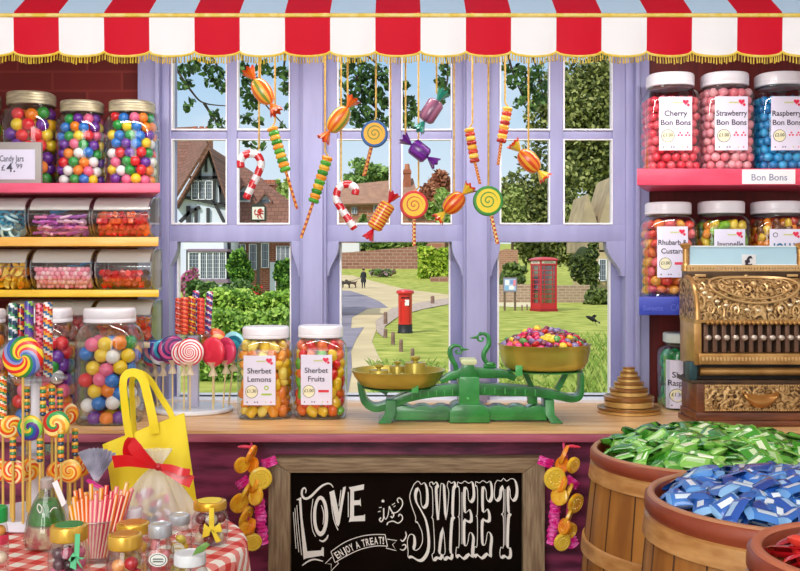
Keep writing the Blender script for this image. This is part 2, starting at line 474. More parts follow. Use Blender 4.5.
# ------------------------------------------------------------------ shelves
SF = 2.42; SB = YC - .018
def shelf(x0, x1, ytop, ybot, h, label, group, extra=None):
    zt, zb = zr(ytop, SF), zr(ybot, SF)
    e = .075                                   # the free end is cut back towards the wall
    q = [(x0, SF), (x1, SF), (x1 - e, YC - .02), (x1 - e, SB), (x0, SB)] if x0 < -1 else [(x0, SF), (x1, SF), (x1, SB), (x0 + e, SB), (x0 + e, YC - .02)]
    o = MB().prism([(u, v, zb) for u, v in q], (0, 0, zt - zb)).build('wall_shelf', mat(h, .4, h2=extra or h, scale=5, stretch=(2, 12, 12), coat=.2), at=((x0 + x1) / 2, SF, zb), bevel=.0015)
    return tag(o, label, 'shelf', group), zt, zb
GL_, GR_ = 'shelves in the alcove beside the brick wall', 'shelves behind the cash register'
sh1, Z1, _ = shelf(-RX + .01, xr(160, SF), 183, 192.5, '#d9486b', 'pink painted wall shelf holding the jars of gumballs', GL_, '#e2597a')
sh2, Z2, _ = shelf(-RX + .01, xr(158.5, SF), 237, 246, '#eaa83e', 'orange wooden wall shelf directly under the pink shelf', GL_, '#f2b95a')
sh3, Z3, _ = shelf(-RX + .01, xr(159, SF), 290, 297, '#e6b414', 'narrow yellow wall shelf above the tall white-lidded gumball jars', GL_, '#f0c62a')
sh4, Z4, _ = shelf(-RX + .01, xr(150, SF), 343, 348, '#d8c8a8', 'plain cream lowest wall shelf half hidden behind jars and lollipops', GL_)
sh5, Z5, z5b = shelf(xr(637, SF), RX - .01, 168.5, 185, '#e0395a', 'red wall shelf holding the three jars of bon bons', GR_, '#ea4a6a')
sh6, Z6, z6b = shelf(xr(639, SF), RX - .01, 297, 315, '#2f3fae', 'royal blue wall shelf below the red shelf, partly behind the cash register', GR_, '#3a4bbd')
def plate_label(parent, name, x0, x1, y0, y1, Y, matl, texts, tcol, th=.002):
    pl = MB().box(xr(x0, Y), xr(x1, Y), Y - th, Y, zr(y1, Y), zr(y0, Y)).wbuild(name, matl, parent)
    mb = MB()
    for (t, cx, cy, h, wmax) in texts:
        put_text(mb, t, lambda x, y: Vector((x, Y - th - .0006, y)), xr(cx, Y), zr(cy, Y), S(h, Y), S(wmax, Y) if wmax else None)
    mb.wbuild('lettering', tcol, pl, smooth=0)
    return pl
ink = mat('#241a2c', .6)
plate_label(sh5, 'shelf_label', 742, 795, 169.5, 184, SF, mat('#f6f1f4', .4), [('Bon Bons', 769, 180.5, 6.5, 40)], mat('#8d93ad', .6))
mb = MB(); put_text(mb, 'CANDY', lambda x, y: Vector((x, SF - .0008, y)), xr(683, SF), zr(310.5, SF), S(6.5, SF), S(25, SF)); put_text(mb, 'Sweets', lambda x, y: Vector((x, SF - .0008, y)), xr(653, SF), zr(310.5, SF), S(5, SF), S(20, SF))
mb.wbuild('lettering', mat('#5b6bd2', .5), sh6, smooth=0)

# ------------------------------------------------------------------ sweets
_pm = {}
def proto(kind, h, rough=.22, **kw):
    k = (kind, h)
    if k not in _pm:
        mm = mat(h, rough, coat=.5, **kw); b = MB(); rr = random.Random(hash(k) % 999)
        if kind == 'ball': b.sph((0, 0, 0), 1, 18, 11)
        elif kind == 'bean': b.sph((0, 0, 0), 1, 14, 9, (1, 1, .72))
        elif kind == 'bonbon': b.sph((0, 0, 0), 1, 14, 9, (1.02, 1, .93))
        elif kind == 'boiled':
            b.lathe([(.05, -.62), (.62, -.58, 3), (1.0, -.1, 3.2), (.93, .22, 3.2), (.5, .58, 2.6), (.05, .64)], seg=14, sy=.72)
        elif kind == 'cube': b.box(-.7, .7, -.7, .7, -.7, .7)
        elif kind == 'stick': b.lathe([(.34, -1.7), (.42, -1.62), (.42, 1.62), (.34, 1.7)], seg=10)
        elif kind == 'slice':
            b.prism([(math.cos(t) * 1.3, -.3, math.sin(t) * 1.3 - .5) for t in [PI * i / 10 for i in range(11)]], (0, .6, 0))
        elif kind == 'lace':
            b.tube([(math.cos(t) * (.7 + t * .09), .12 * t - .5, math.sin(t) * (.7 + t * .07)) for t in [i * .45 for i in range(19)]], .27, 7)
        _pm[k] = b.mesh(kind, mm, bevel=.22 if kind == 'cube' else (.12 if kind == 'slice' else 0), smooth=50)
    return _pm[k]
SPEC = {'ball': 'gumball', 'bonbon': 'bon_bon', 'boiled': 'boiled_sweet', 'bean': 'jelly_bean', 'cube': 'jelly_cube', 'stick': 'candy_stick', 'slice': 'jelly_slice', 'lace': 'fizzy_lace'}
CN = {}
def shell_points(cx, cy, z0, z1, radf, sy, n, r, depth=0.0, back=-.3, jit=.12, tight=1.0):
    """sweets lying against the inside of the glass, as far round as they can be seen"""
    out = []; z = z0 + r; row = 0; cam_ = Vector((0, 0, ZC))
    while z < z1 - r * .6:
        fx = max(radf(z) - r * (1 + depth), r * .3); fy = max(radf(z) * sy - r * (1 + depth), r * .3)
        pts = []; e = 2 / n
        K = 240; last = None; acc = (row % 2) * r
        for k in range(K + 1):
            t = 2 * PI * k / K; ct, st = math.cos(t), math.sin(t)
            p = Vector((math.copysign(abs(ct) ** e, ct) * fx, math.copysign(abs(st) ** e, st) * fy, 0))
            if last is not None:
                acc += (p - last).length
                if acc >= 2 * r * tight:
                    acc -= 2 * r * tight; pts.append((p, t))
            last = p
        for p, t in pts:
            w_ = Vector((cx + p.x, cy + p.y, z)); nrm = Vector((math.copysign(abs(p.x / fx) ** (n - 1), p.x) / fx, math.copysign(abs(p.y / fy) ** (n - 1), p.y) / fy, 0)).normalized()
            if nrm.dot((cam_ - w_).normalized()) > back:
                w_ += Vector((R.uniform(-1, 1), R.uniform(-.3, 1) * .6, R.uniform(-1, 1))) * r * jit
                out.append((w_, nrm))
        z += r * 1.76 * tight; row += 1
    return out
def fill(kind, cols, cx, cy, z0, z1, radf, sy, n, r, where, cat, names, skip=None, squash=1.0, jit=.12, tight=1.0, size=(1, 1), nm=None):
    """cols {hex: colour word}; the sweets next to the glass as things, the ones behind them as one mass"""
    hs = list(cols); nm = nm or SPEC[kind]; last = None
    ground = 'sweets in the ' + where
    for w_, nrm in shell_points(cx, cy, z0, z1, radf, sy, n, r, back=-.12, jit=jit, tight=tight):
        if skip and skip(w_): continue
        if kind == 'ball' and (w_.x / w_.y * F + 400 < -3 or nrm.dot(Vector((0, 0, ZC)) - w_) < .2 * (Vector((0, 0, ZC)) - w_).length): continue
        h = R.choice(hs)
        if h == last and R.random() < .7: h = R.choice(hs)
        last = h
        rot = (0, 0, 0) if kind == 'ball' else (R.uniform(0, 6), R.uniform(0, 6), R.uniform(0, 6))
        k = r * R.uniform(*size)
        o = inst(nm, proto(kind, h), w_, rot, k)
        tag(o, '%s %s in the %s' % (cols[h], names, where), cat, ground)
    b = MB(); mats = [mat(h, .25, coat=.5) for h in hs]
    for dep in (1.5, 3.0):
        for w_, nrm in shell_points(cx, cy, z0, z1, radf, sy, n, r, depth=dep, back=-.1, tight=tight):
            b.sph(w_, r * 1.04, 8, 6, m=R.randrange(len(hs)))
    if b.v:
        o = b.build(nm + '_filling', mats, at=(cx, cy, z0))
        stuff(o, 'mass of %s packed behind the front ones in the %s' % (names + 's', where), cat, None)

# ------------------------------------------------------------------ jars
gl_jar = glass('#f6fafa', .035, 'jar_glass', .03, .75)
wlid = mat('#efedf4', .35, coat=.3); zinc = mat('#cfc6a2', .35, h2='#a79d86', scale=30, stretch=(1, 1, 6), metal=.35)
PROF = [(.80, 0, 4), (.93, .012, 4), (1, .05, 4), (1, .70, 4), (.985, .75, 4), (.93, .80, 3.5), (.84, .84, 2.6), (.79, .857, 2), (.79, .885, 2)]
def interp_r(prof, f):
    for a, c in zip(prof, prof[1:]):
        if a[1] <= f <= c[1]: return a[0] + (c[0] - a[0]) * (f - a[1]) / max(c[1] - a[1], 1e-9)
    return prof[-1][0]
def heart(mb, fn, cx, cy, s, m):
    mb.add([fn(cx + s * .06 * 16 * math.sin(t) ** 3, cy + s * .06 * (13 * math.cos(t) - 5 * math.cos(2 * t) - 2 * math.cos(3 * t) - math.cos(4 * t))) for t in [2 * PI * i / 22 for i in range(22)]], [tuple(range(22))], m)
def jar(label, x0, x1, ytop, zb, Yc, lines=None, price=None, icon=None, lid=wlid, lidr=.87, lidz=.868, n=4.0, sy=1.0, lab=(-.02, .60, .19, .735), prof=PROF, name='sweet_jar', group=None, icol='#e5405c', ridges=2, big=None):
    cx = xr((x0 + x1) / 2, Yc); rx = S(x1 - x0, Yc) / 2; ry = rx * sy; h = zr(ytop, Yc - ry * .85 if ytop < HY else Yc + ry * .8) - zb
    t = thing(name, label, 'jar', (cx, Yc, zb), group)
    pr = [(q[0] * rx, q[1] * h, min(q[2], n)) for q in prof]
    b = MB(); b.lathe(pr, sy=sy, seg=48); b.f = b.f[:-1]; b.mi = b.mi[:-1]
    b.build('glass_body', gl_jar, t)
    th = MB()                                       # rounded foot and neck ring of thicker glass
    th.tube([(math.copysign(abs(math.cos(a)) ** (2 / n), math.cos(a)) * rx * .9, math.copysign(abs(math.sin(a)) ** (2 / n), math.sin(a)) * ry * .9, h * .013) for a in [2 * PI * i / 40 for i in range(40)]], h * .012, 6, closed=True)
    th.build('glass_foot', glass('#dfe9e6', .12, 'thick_glass', .05, .9), t); th = MB()
    th.tube([(math.cos(a) * rx * .80, math.sin(a) * ry * .80, h * .862) for a in [2 * PI * i / 32 for i in range(32)]], h * .008, 6, closed=True)
    th.build('glass_rim', glass('#dfe9e6', .12, 'thick_glass', .05, .9), t)
    L = MB(); lr = rx * lidr; z0 = h * lidz
    lp = [(lr * .97, z0), (lr, z0 + h * .006)]
    for i in range(ridges): 
        zz = z0 + h * (.03 + .03 * i); lp += [(lr, zz), (lr * .985, zz + h * .005), (lr, zz + h * .01)]
    lp += [(lr, h * .978), (lr * .985, h * .99), (lr * .94, h), (lr * .3, h * .998), (0, h * .998)]
    L.lathe(lp, sy=sy, seg=40, n=2.4); L.build('lid', lid, t)
    if lines or big:
        off, lw, f0, f1 = lab; lw *= 2 * rx; ox = off * rx
        def fn(u, v, e=.0014):
            x = ox + u; return Vector((x, -ry * (1 - min(abs(x) / rx, 1) ** n) ** (1 / n) - e, h * f0 + v))
        H = h * (f1 - f0)
        b = MB(); b.grid(lambda a, c: fn((a - .5) * lw, c * H, .0010), 10, 2)
        lb = b.build('paper_label', mat('#e4e0f3', .5), t)
        b = MB(); g = lambda u, v: fn(u, v, .0017); g2 = lambda u, v: fn(u, v, .0014)
        k = lw
        if lines:
            for i, s in enumerate(lines): put_text(b, s, g, 0, H * (.64 - .17 * i), k * .165, k * .93, bold=.012)
        if big:
            put_text(b, big, g, 0, H * .50, k * .30, -k * .86, bold=.03, m=5); disc2d(b, g2, -k * .33, H * .88, k * .075, 0); disc2d(b, g, -k * .33, H * .88, k * .055, 6)
        heart(b, g, k * .30, H * .90, k * .10, 1); disc2d(b, g, k * .38, H * .845, k * .045, 1, 8)
        for i in range(5): disc2d(b, g, k * (-.06 + .06 * i), H * .885, k * .026, 2, 8)
        if price:
            disc2d(b, g2, -k * .24, H * .27, k * .20, 0, 24); disc2d(b, g, -k * .24, H * .27, k * .185, 3, 24)
            put_text(b, price, lambda u, v: fn(u, v, .0021), -k * .24, H * .255, k * .10, k * .30, bold=.008)
        if icon == 'dots':
            for sx in (.13, .36):
                for (dx, dy) in ((0, .045), (-.05, -.03), (.05, -.03)): disc2d(b, g, k * (sx + dx), H * .30 + k * dy, k * .032, 4, 8)
        elif icon == 'bar':
            b.add([g(k * .06, H * .25), g(k * .40, H * .25), g(k * .40, H * .30), g(k * .06, H * .30)], [(0, 1, 2, 3)], 4)
        elif icon == 'sun':
            disc2d(b, g, k * .22, H * .35, k * .075, 4, 12); disc2d(b, lambda u, v: fn(u, v, .0020), k * .22, H * .35, k * .04, 6, 10)
            b.add([g(k * .06, H * .20), g(k * .38, H * .20), g(k * .38, H * .235), g(k * .06, H * .235)], [(0, 1, 2, 3)], 4)
        for i, (u, m) in enumerate(((-.38, 0), (-.14, 0), (-.06, 0), (.2, 2), (.36, 1))): disc2d(b, g, k * u, H * .06, k * .022, m, 8)
        b.build('lettering', [ink, mat('#e5284f', .5), mat('#c9cf5a', .5), mat('#eee9c4', .5), mat(icol, .5), mat('#2a6f9a', .5), mat('#e4e0f3', .5)], lb, smooth=0)
    return dict(t=t, cx=cx, cy=Yc, zb=zb, rx=rx, ry=ry, h=h, n=n, sy=sy, prof=prof, lab=lab if (lines or big) else None)
def fill_jar(J, kind, cols, r, where, cat, names, upto=.84, **kw):
    radf = lambda z: max(interp_r(J['prof'], min(max((z - J['zb']) / J['h'], .045), .9)) * J['rx'] - .002, .01)
    skip = None
    if J['lab']:
        off, lw, f0, f1 = J['lab']
        def skip(w_):
            u = (w_.x - J['cx']) - off * J['rx']; v = (w_.z - J['zb']) / J['h']
            return abs(u) < lw * J['rx'] - r * .9 and f0 + r / J['h'] * .8 < v < f1 - r / J['h'] * .8 and w_.y < J['cy']
    fill(kind, cols, J['cx'], J['cy'], J['zb'] + .003, J['zb'] + J['h'] * upto, radf, J['sy'], J['n'], r, where, cat, names, skip=skip, **kw)
GUM = {'#e8232b': 'red', '#f5861a': 'orange', '#f6cf1e': 'yellow', '#1f9a3c': 'green', '#1d77cc': 'blue', '#6b2a9c': 'purple', '#f06a92': 'pink', '#f3f0ee': 'white'}
GUM1 = {'#e8232b': 'red', '#f5861a': 'orange', '#f8b91c': 'amber', '#f6d51e': 'yellow', '#6b2a9c': 'purple', '#2f9a3c': 'green'}
YJ = 2.535
MPROF = [(.78, 0, 3), (.92, .015, 3), (1, .06, 3), (1, .66, 3), (.98, .74, 3), (.90, .80, 3), (.82, .835, 2.4), (.80, .85, 2), (.80, .885, 2)]
mj = dict(lid=zinc, prof=MPROF, n=3.0, ridges=3, lidr=.86, lidz=.865, name='preserving_jar')
GJ = 'gumball jars on the pink shelf'
J = jar('clear jar with a tan lid cut off by the picture edge, beside the price sign', -52, 3, 91, Z1, YJ, group=GJ, **mj); fill_jar(J, 'ball', GUM1, .0155, 'jar cut off beside the price sign', 'gumball', 'gumball', upto=.76, jit=.2, tight=.95)
J = jar('jar of mostly red and orange gumballs standing behind the price sign', 5, 58, 90, Z1, YJ + .004, group=GJ, **mj); fill_jar(J, 'ball', GUM1, .0165, 'jar behind the price sign', 'gumball', 'gumball', jit=.2, tight=.95)
J = jar('jar of mixed gumballs in the middle between two others on the pink shelf', 58.5, 106, 99, Z1, YJ, group=GJ, **mj); fill_jar(J, 'ball', GUM, .0133, 'middle jar on the pink shelf', 'gumball', 'gumball', jit=.2, tight=.95)
J = jar('jar of mixed gumballs at the window end of the pink shelf', 106.5, 158, 99, Z1, YJ, group=GJ, **mj); fill_jar(J, 'ball', GUM, .0135, 'jar at the window end of the pink shelf', 'gumball', 'gumball', jit=.2, tight=.95)
BPROF = [(.84, 0, 4), (.95, .012, 4), (1, .045, 4), (1, .70, 4), (.98, .76, 3.5), (.90, .82, 3), (.80, .86, 2.2), (.77, .87, 2), (.77, .895, 2)]
bj = dict(prof=BPROF, n=3.4, lidr=.80, lidz=.875, name='gumball_jar', ridges=1)
GB = 'tall gumball jars on the counter'
YB = 2.315
J = jar('tall white-lidded gumball jar behind the handles of the yellow bag', 79, 141, 307, CT, YB, group=GB, **bj); fill_jar(J, 'ball', GUM, .0172, 'tall jar behind the yellow bag', 'gumball', 'gumball', jit=.3, tight=.93)
J = jar('tall white-lidded gumball jar half hidden by the large rainbow lollipop', 14, 77, 307, CT, YB + .01, group=GB, **bj); fill_jar(J, 'ball', GUM, .0172, 'tall jar behind the rainbow lollipop', 'gumball', 'gumball', jit=.3, tight=.93)
J = jar('tall white-lidded jar of which only one shoulder shows, at the picture edge', -52, 9, 308, CT, YB, group=GB, **bj); fill_jar(J, 'ball', GUM, .0172, 'tall jar at the picture edge', 'gumball', 'gumball', upto=.76, jit=.3, tight=.93)
sj = dict(lidr=.85, lidz=.872, ridges=1)
G1, G2, G3 = 'bon bon jars on the red shelf', 'sweet jars on the blue shelf', 'sherbet jars on the counter'
J = jar('jar of coral red sweets labelled Cherry Bon Bons', 643, 697, 71, Z5, YJ, ['Cherry', 'Bon Bons'], '£1.00', 'dots', group=G1, lab=(-.07, .59, .20, .735), **sj)
fill_jar(J, 'bonbon', {'#f0485a': 'coral', '#ee5f6c': 'light coral', '#e63a4c': 'red'}, .0118, 'Cherry Bon Bons jar', 'sweet', 'bon bon', upto=.79)
J = jar('jar of pale pink sweets labelled Strawberry Bon Bons', 698, 751, 70.5, Z5, YJ, ['Strawberry', 'Bon Bons'], '£1.00', 'dots', group=G1, lab=(-.07, .60, .20, .735), **sj)
fill_jar(J, 'bonbon', {'#f59aa6': 'pale pink', '#f2848f': 'pink', '#f8b0b6': 'very pale pink'}, .0118, 'Strawberry Bon Bons jar', 'sweet', 'bon bon', upto=.82)
J = jar('jar of bright blue sweets labelled Raspberry Bon Bons', 752, 806, 70.5, Z5, YJ, ['Raspberry', 'Bon Bons'], '£2.00', 'dots', group=G1, lab=(-.10, .56, .20, .735), **sj)
fill_jar(J, 'bonbon', {'#1f9fdc': 'bright blue', '#3fb4ea': 'light blue', '#1285c6': 'deep blue'}, .0118, 'Raspberry Bon Bons jar', 'sweet', 'bon bon', upto=.82)
J = jar('jar of red and orange oval sweets labelled Rhubarb and Custard', 642, 694, 201.5, Z6, YJ, ['Rhubarb &', 'Custard'], '£1.00', 'bar', group=G2, lab=(-.10, .57, .20, .735), **sj)
fill_jar(J, 'bean', {'#ee4a38': 'red', '#f47a34': 'orange', '#f6a83c': 'amber', '#f0656a': 'pink'}, .0135, 'Rhubarb and Custard jar', 'sweet', 'oval sweet')
J = jar('jar of green and yellow sweets labelled Javonelle, behind the till sign', 695, 747, 200.5, Z6, YJ, ['Javonelle', ''], None, None, group=G2, lab=(-.0, .58, .20, .70), **sj)
fill_jar(J, 'boiled', {'#7fb51e': 'green', '#e8c32a': 'yellow', '#f09028': 'orange', '#4a7a1c': 'dark green'}, .0145, 'Javonelle jar', 'sweet', 'boiled sweet', tight=.8, size=(.95, 1.2))
J = jar('jar of orange and brown sweets labelled JOLLY in blue capitals', 748, 804, 200.5, Z6, YJ, None, None, None, group=G2, big='JOLLY', lab=(-.04, .56, .20, .70), **sj)
fill_jar(J, 'boiled', {'#f08a1e': 'orange', '#f0c030': 'yellow', '#c23a1e': 'red', '#7a4420': 'brown'}, .0135, 'JOLLY jar', 'sweet', 'boiled sweet', tight=.8, size=(.95, 1.2))
YS = 2.40
J = jar('jar of yellow and amber sweets labelled Sherbet Lemons', 239, 293, 325, CT, YS, ['Sherbet', 'Lemons'], '£1.30', 'sun', group=G3, lab=(-.10, .58, .165, .70), icol='#a8c832', **sj)
fill_jar(J, 'boiled', {'#f7c51e': 'yellow', '#f39a1c': 'amber', '#fbdf62': 'pale yellow', '#ea7a1a': 'orange'}, .0158, 'Sherbet Lemons jar', 'sweet', 'boiled sweet', nm='sherbet_sweet', tight=.8, size=(.95, 1.2))
J = jar('jar of red, green and yellow sweets labelled Sherbet Fruits', 294.5, 347, 324, CT, YS, ['Sherbet', 'Fruits'], '£1.00', 'bar', group=G3, lab=(-.08, .58, .165, .70), icol='#d8283c', **sj)
fill_jar(J, 'boiled', {'#e5231f': 'red', '#f26a1a': 'orange', '#5cb81f': 'green', '#f5c61d': 'yellow'}, .0158, 'Sherbet Fruits jar', 'sweet', 'boiled sweet', nm='sherbet_sweet', tight=.8, size=(.95, 1.2))
J = jar('jar of green sweets labelled Sherbet Raspberries, half behind the cash register', 660, 715, 331, CT, 2.56, ['Sherbet', 'Raspberries'], '£1.30', 'dots', group=G3, lab=(-.36, .60, .03, .66), lid=mat('#dfe9e0', .35, coat=.3), **sj)
fill_jar(J, 'boiled', {'#12924a': 'green', '#2fb96a': 'light green', '#0b7a3c': 'deep green'}, .0165, 'Sherbet Raspberries jar', 'sweet', 'boiled sweet', nm='sherbet_sweet', tight=.8, size=(.95, 1.2))

# ------------------------------------------------------------------ clear tubs on the lower shelves
gl_tub = glass('#f4f8f8', .05, 'tub_plastic', .06, .7)
TP = [(.028, 0), (-.03, 0), (-.066, .012), (-.083, .036), (-.084, .062), (-.07, .087), (-.04, .102), (.028, .104)]
def front_y(z):
    q = TP[1:7]
    for a, c in zip(q, q[1:]):
        if a[1] <= z <= c[1]: return a[0] + (c[0] - a[0]) * (z - a[1]) / max(c[1] - a[1], 1e-6)
    return -.04
def tub(label, x0, x1, zb, kind, cols, r, where, names, scoop=None, level=.068, size=(1, 1)):
    Yf = 2.438; Yc = Yf + .085; X0, X1 = xr(x0, Yf), xr(x1, Yf); cx = (X0 + X1) / 2; hw = (X1 - X0) / 2
    t = thing('pick_and_mix_tub', label, 'tub', (cx, Yc, zb), 'clear pick and mix tubs on the shelves')
    sp_ = smooth_path([(0, p[0], p[1]) for p in TP[1:7]], 3)
    prof = [(TP[0][0], TP[0][1])] + [(p.y, p.z) for p in sp_] + [(TP[7][0], TP[7][1])]
    b = MB(); b.prism([(-hw, p[0], p[1]) for p in prof], (2 * hw, 0, 0)); b.build('tub_body', gl_tub, t)
    b = MB()
    for sx in (-hw, hw): b.tube([(sx, p[0], p[1]) for p in prof], .0022, 6, closed=True)
    b.tube([(-hw, front_y(.058) - .001, .058), (hw, front_y(.058) - .001, .058)], .0013, 6); b.build('tub_edge', glass('#e6eeee', .25, 'tub_edge', .1, .9), t)
    b = MB(); lp = [p for p in prof if p[1] > .066]
    b.prism([(-hw + .003, p[0] - .001, p[1] + .0005) for p in lp] + [(-hw + .003, p[0], p[1] - .003) for p in lp[::-1]], (2 * hw - .006, 0, 0)); b.build('lid', film('#eeece8', .5, .15), t)  # whitish film puts the reflection on the tub top into colour
    hs = list(cols); st = MB(); z = r * 1.3 + .001; row = 0
    while z < level - r * .3:
        for dep in range(2):
            x = -hw + r * ((1.5 if kind != 'stick' else 2.1) + (row + dep) % 2 * .9)
            while x < hw - r * (1.4 if kind != 'stick' else 2.0):
                y = front_y(z) + r * (1.4 + 1.7 * dep); p = Vector((cx + x + R.uniform(-.3, .3) * r, Yc + y, zb + z + R.uniform(-.15, .15) * r))
                h = R.choice(hs); last_row = z + r * 1.6 >= level - r * .3
                if dep == 0 or (dep == 1 and last_row):
                    rot = (R.uniform(0, 6), R.uniform(0, 6), R.uniform(0, 6))
                    if kind == 'stick': rot = (R.uniform(-.5, .5), PI / 2 + R.uniform(-.35, .35), R.uniform(-.3, .3))
                    o = inst(SPEC[kind], proto(kind, h), p, rot, r * R.uniform(*size))
                    tag(o, '%s %s in the %s' % (cols[h], names, where), 'sweet', 'sweets in the ' + where)
                else: st.sph(p, r * 1.15, 6, 5, m=hs.index(h))
                x += r * (1.62 if kind != 'stick' else 2.2)
        z += r * 1.42; row += 1
    if st.v: stuff(st.build(SPEC[kind] + '_filling', [mat(h, .3) for h in hs], at=(cx, Yc, zb)), 'mass of sweets behind the front ones in the ' + where, 'sweets')
    if scoop:
        sx, hh = scoop
        s_ = thing('sweet_scoop', 'blue scoop on the sweets in the ' + where, 'scoop', (xr(sx, Yf + .05), Yf + .055, zb + level + .008))
        b = MB(); b.lathe([(.018, -.006), (.016, -.012), (.008, -.016), (0, -.017)], seg=16, cap=False); b.build('scoop_bowl', mat(hh, .3), s_, solid=.0012)
        MB().tube([(.015, 0, -.006), (.03, .002, .0), (.045, .004, .004)], [.004, .0045, .005], 8).build('handle', mat(hh, .3), s_)
tub('clear tub of curly blue fizzy laces on the orange shelf', -38, 25, Z2, 'lace', {'#1e9ec4': 'blue', '#bfe4ea': 'pale blue', '#11708f': 'deep blue'}, .0125, 'tub of blue laces', 'fizzy lace', size=(1.1, 1.3))
tub('clear tub of purple and pink candy sticks on the orange shelf', 28, 89.5, Z2, 'stick', {'#a73fae': 'purple', '#ee7ab8': 'pink', '#c95bc0': 'mauve', '#f6c3e0': 'pale pink'}, .0092, 'tub of purple sticks', 'candy stick', scoop=(56, '#1f8fd0'), level=.066)
tub('clear tub of red and orange jelly cubes at the window end of the orange shelf', 92, 149, Z2, 'cube', {'#e22a1e': 'red', '#f4611c': 'orange', '#d41c22': 'deep red'}, .0098, 'tub at the window end of the orange shelf', 'jelly cube', scoop=(122, '#2a4fb4'), level=.060)
tub('clear tub of yellow jelly slices on the yellow shelf', -38, 26, Z3, 'slice', {'#f7b61a': 'yellow', '#f28a1e': 'orange', '#fbd75a': 'pale yellow'}, .0105, 'tub of yellow slices', 'jelly slice')
tub('clear tub of small pale pink pearls in the middle of the yellow shelf', 30.5, 91, Z3, 'ball', {'#f8a9b9': 'pale pink', '#f48aa2': 'pink', '#fbc8d0': 'very pale pink'}, .0072, 'tub of pink pearls', 'sugar pearl', scoop=(74, '#2f8fd8'), level=.06)
tub('clear tub of red and dark jelly cubes at the window end of the yellow shelf', 95, 150.5, Z3, 'cube', {'#d81a1e': 'red', '#c2281e': 'deep red', '#5c3a2e': 'dark brown', '#ee3a2e': 'bright red'}, .0098, 'tub at the window end of the yellow shelf', 'jelly cube', level=.058)
tub('clear tub of pink sweets mostly hidden behind the tall gumball jars', 4, 90, Z4, 'boiled', {'#f28a96': 'pink', '#f6b4b0': 'pale pink', '#ee6a6e': 'rose'}, .0125, 'tub hidden behind the tall gumball jars', 'jelly sweet', level=.078)
tub('clear tub of orange jelly cubes beside the lollipop stand on the lowest shelf', 93, 151, Z4, 'cube', {'#f0641a': 'orange', '#e8401a': 'red orange', '#f68a2a': 'light orange'}, .0098, 'tub beside the lollipop stand', 'jelly cube', level=.062)
# price sign
sg = thing('price_sign', 'small grey framed sign reading Candy Jars £4.99 on the pink shelf', 'sign', (xr(10, SF + .02), SF + .02, Z1))
YG = SF + .012
fr = MB(); fr.box(xr(-22, YG), xr(41, YG), YG, YG + .012, Z1 + .0005, zr(142, YG)); fr.wbuild('frame', mat('#9d9794', .5, metal=.2), sg, bevel=.0015)
pl = plate_label(sg, 'sign_face', -17, 35, 149.5, 179.5, YG, mat('#d6d3e8', .5), [('Candy Jars', 12, 161.5, 6.0, 24), ('£', 3.5, 170.5, 5.5, None), ('4.', 11, 172, 9.0, None), ('99', 19.5, 168.5, 4.6, None)], mat('#4b4a5a', .6), th=.0012)
# ------------------------------------------------------------------ iron balance scale
brass = mat('#aa9a3a', .28, metal=.45, h2='#cbbb55', scale=7); brassd = mat('#9c8a36', .3, metal=.4, h2='#c2ae4c', scale=12)
grn = mat('#156428', .32, h2='#2b8c3e', scale=16, coat=.5); grnl = mat('#4cab58', .35, coat=.3); cream = mat('#cfd9a8', .45)
YK = 2.335
def q(px, py, dy=0.0): return P(px, py, YK) + Vector((0, dy, 0))
sc = thing('balance_scale', 'green cast iron balance scale with two brass pans on the counter', 'scale', q(468, 0) * 0 + Vector((xr(468, YK), YK, CT)))
b = MB()
pts = [q(394, 418.5, -.03), q(545, 418.5, -.03)]
for i in range(25):
    px = 545 - i * 151 / 24; pts.append(q(px, 405 + 1.6 * math.cos(i * PI / 1.5), -.03))
b.prism(pts, (0, .06, 0)); b.wbuild('base_beam', grn, sc, bevel=.002)
def foot(x0, x1, xt0, xt1):
    b = MB(); zf = CT + .0005
    bot = [Vector((q(x0, 0).x, YK - .055, zf)), Vector((q(x1, 0).x, YK - .055, zf)), Vector((q(x1, 0).x, YK + .055, zf)), Vector((q(x0, 0).x, YK + .055, zf))]
    tp = [q(xt0, 398, -.034), q(xt1, 398, -.034), q(xt1, 398, .034), q(xt0, 398, .034)]
    md = [q(xt0 - 1 if x0 < 468 else xt0, 412, -.042), q(xt1, 412, -.042), q(xt1, 412, .042), q(xt0 - 1 if x0 < 468 else xt0, 412, .042)]
    v = bot + md + tp; fs = [(3, 2, 1, 0), (8, 9, 10, 11)]
    for k in (0, 4):
        for i in range(4): fs.append((k + i, k + (i + 1) % 4, k + 4 + (i + 1) % 4, k + 4 + i))
    b.add(v, fs); b.wbuild('foot', grn, sc, bevel=.002)
foot(378.5, 391, 386, 396); foot(548, 560, 543, 552)
b = MB()
def slab(b, prof, d, m=0):        # stacked front outline [(py, half width px)] about x = 468
    L = [q(468 - hw, py, -d) for py, hw in prof] + [q(468 + hw, py, -d) for py, hw in prof[::-1]]
    b.prism(L, (0, 2 * d, 0), m)
slab(b, [(402, 12), (404, 16), (409, 19.5), (419.6, 20)], .052); b.wbuild('column_foot', grn, sc, bevel=.003)
b = MB(); slab(b, [(375, 9.2), (377, 10), (404, 10)], .045); b.wbuild('column', mat('#2f8a42', .35, h2='#46a454', scale=12, coat=.3), sc, bevel=.002)
MB().sph(q(466.5, 396.5, -.046), .0045, 10, 6).wbuild('bolt', grnl, sc)
b = MB(); slab(b, [(363, 5), (366, 5.5), (375, 9.2)], .035); b.wbuild('column_neck', grn, sc, bevel=.002)
b = MB(); slab(b, [(358.5, 7.5), (361.5, 8), (363.5, 6)], .036); b.wbuild('column_cap', cream, sc, bevel=.0015)
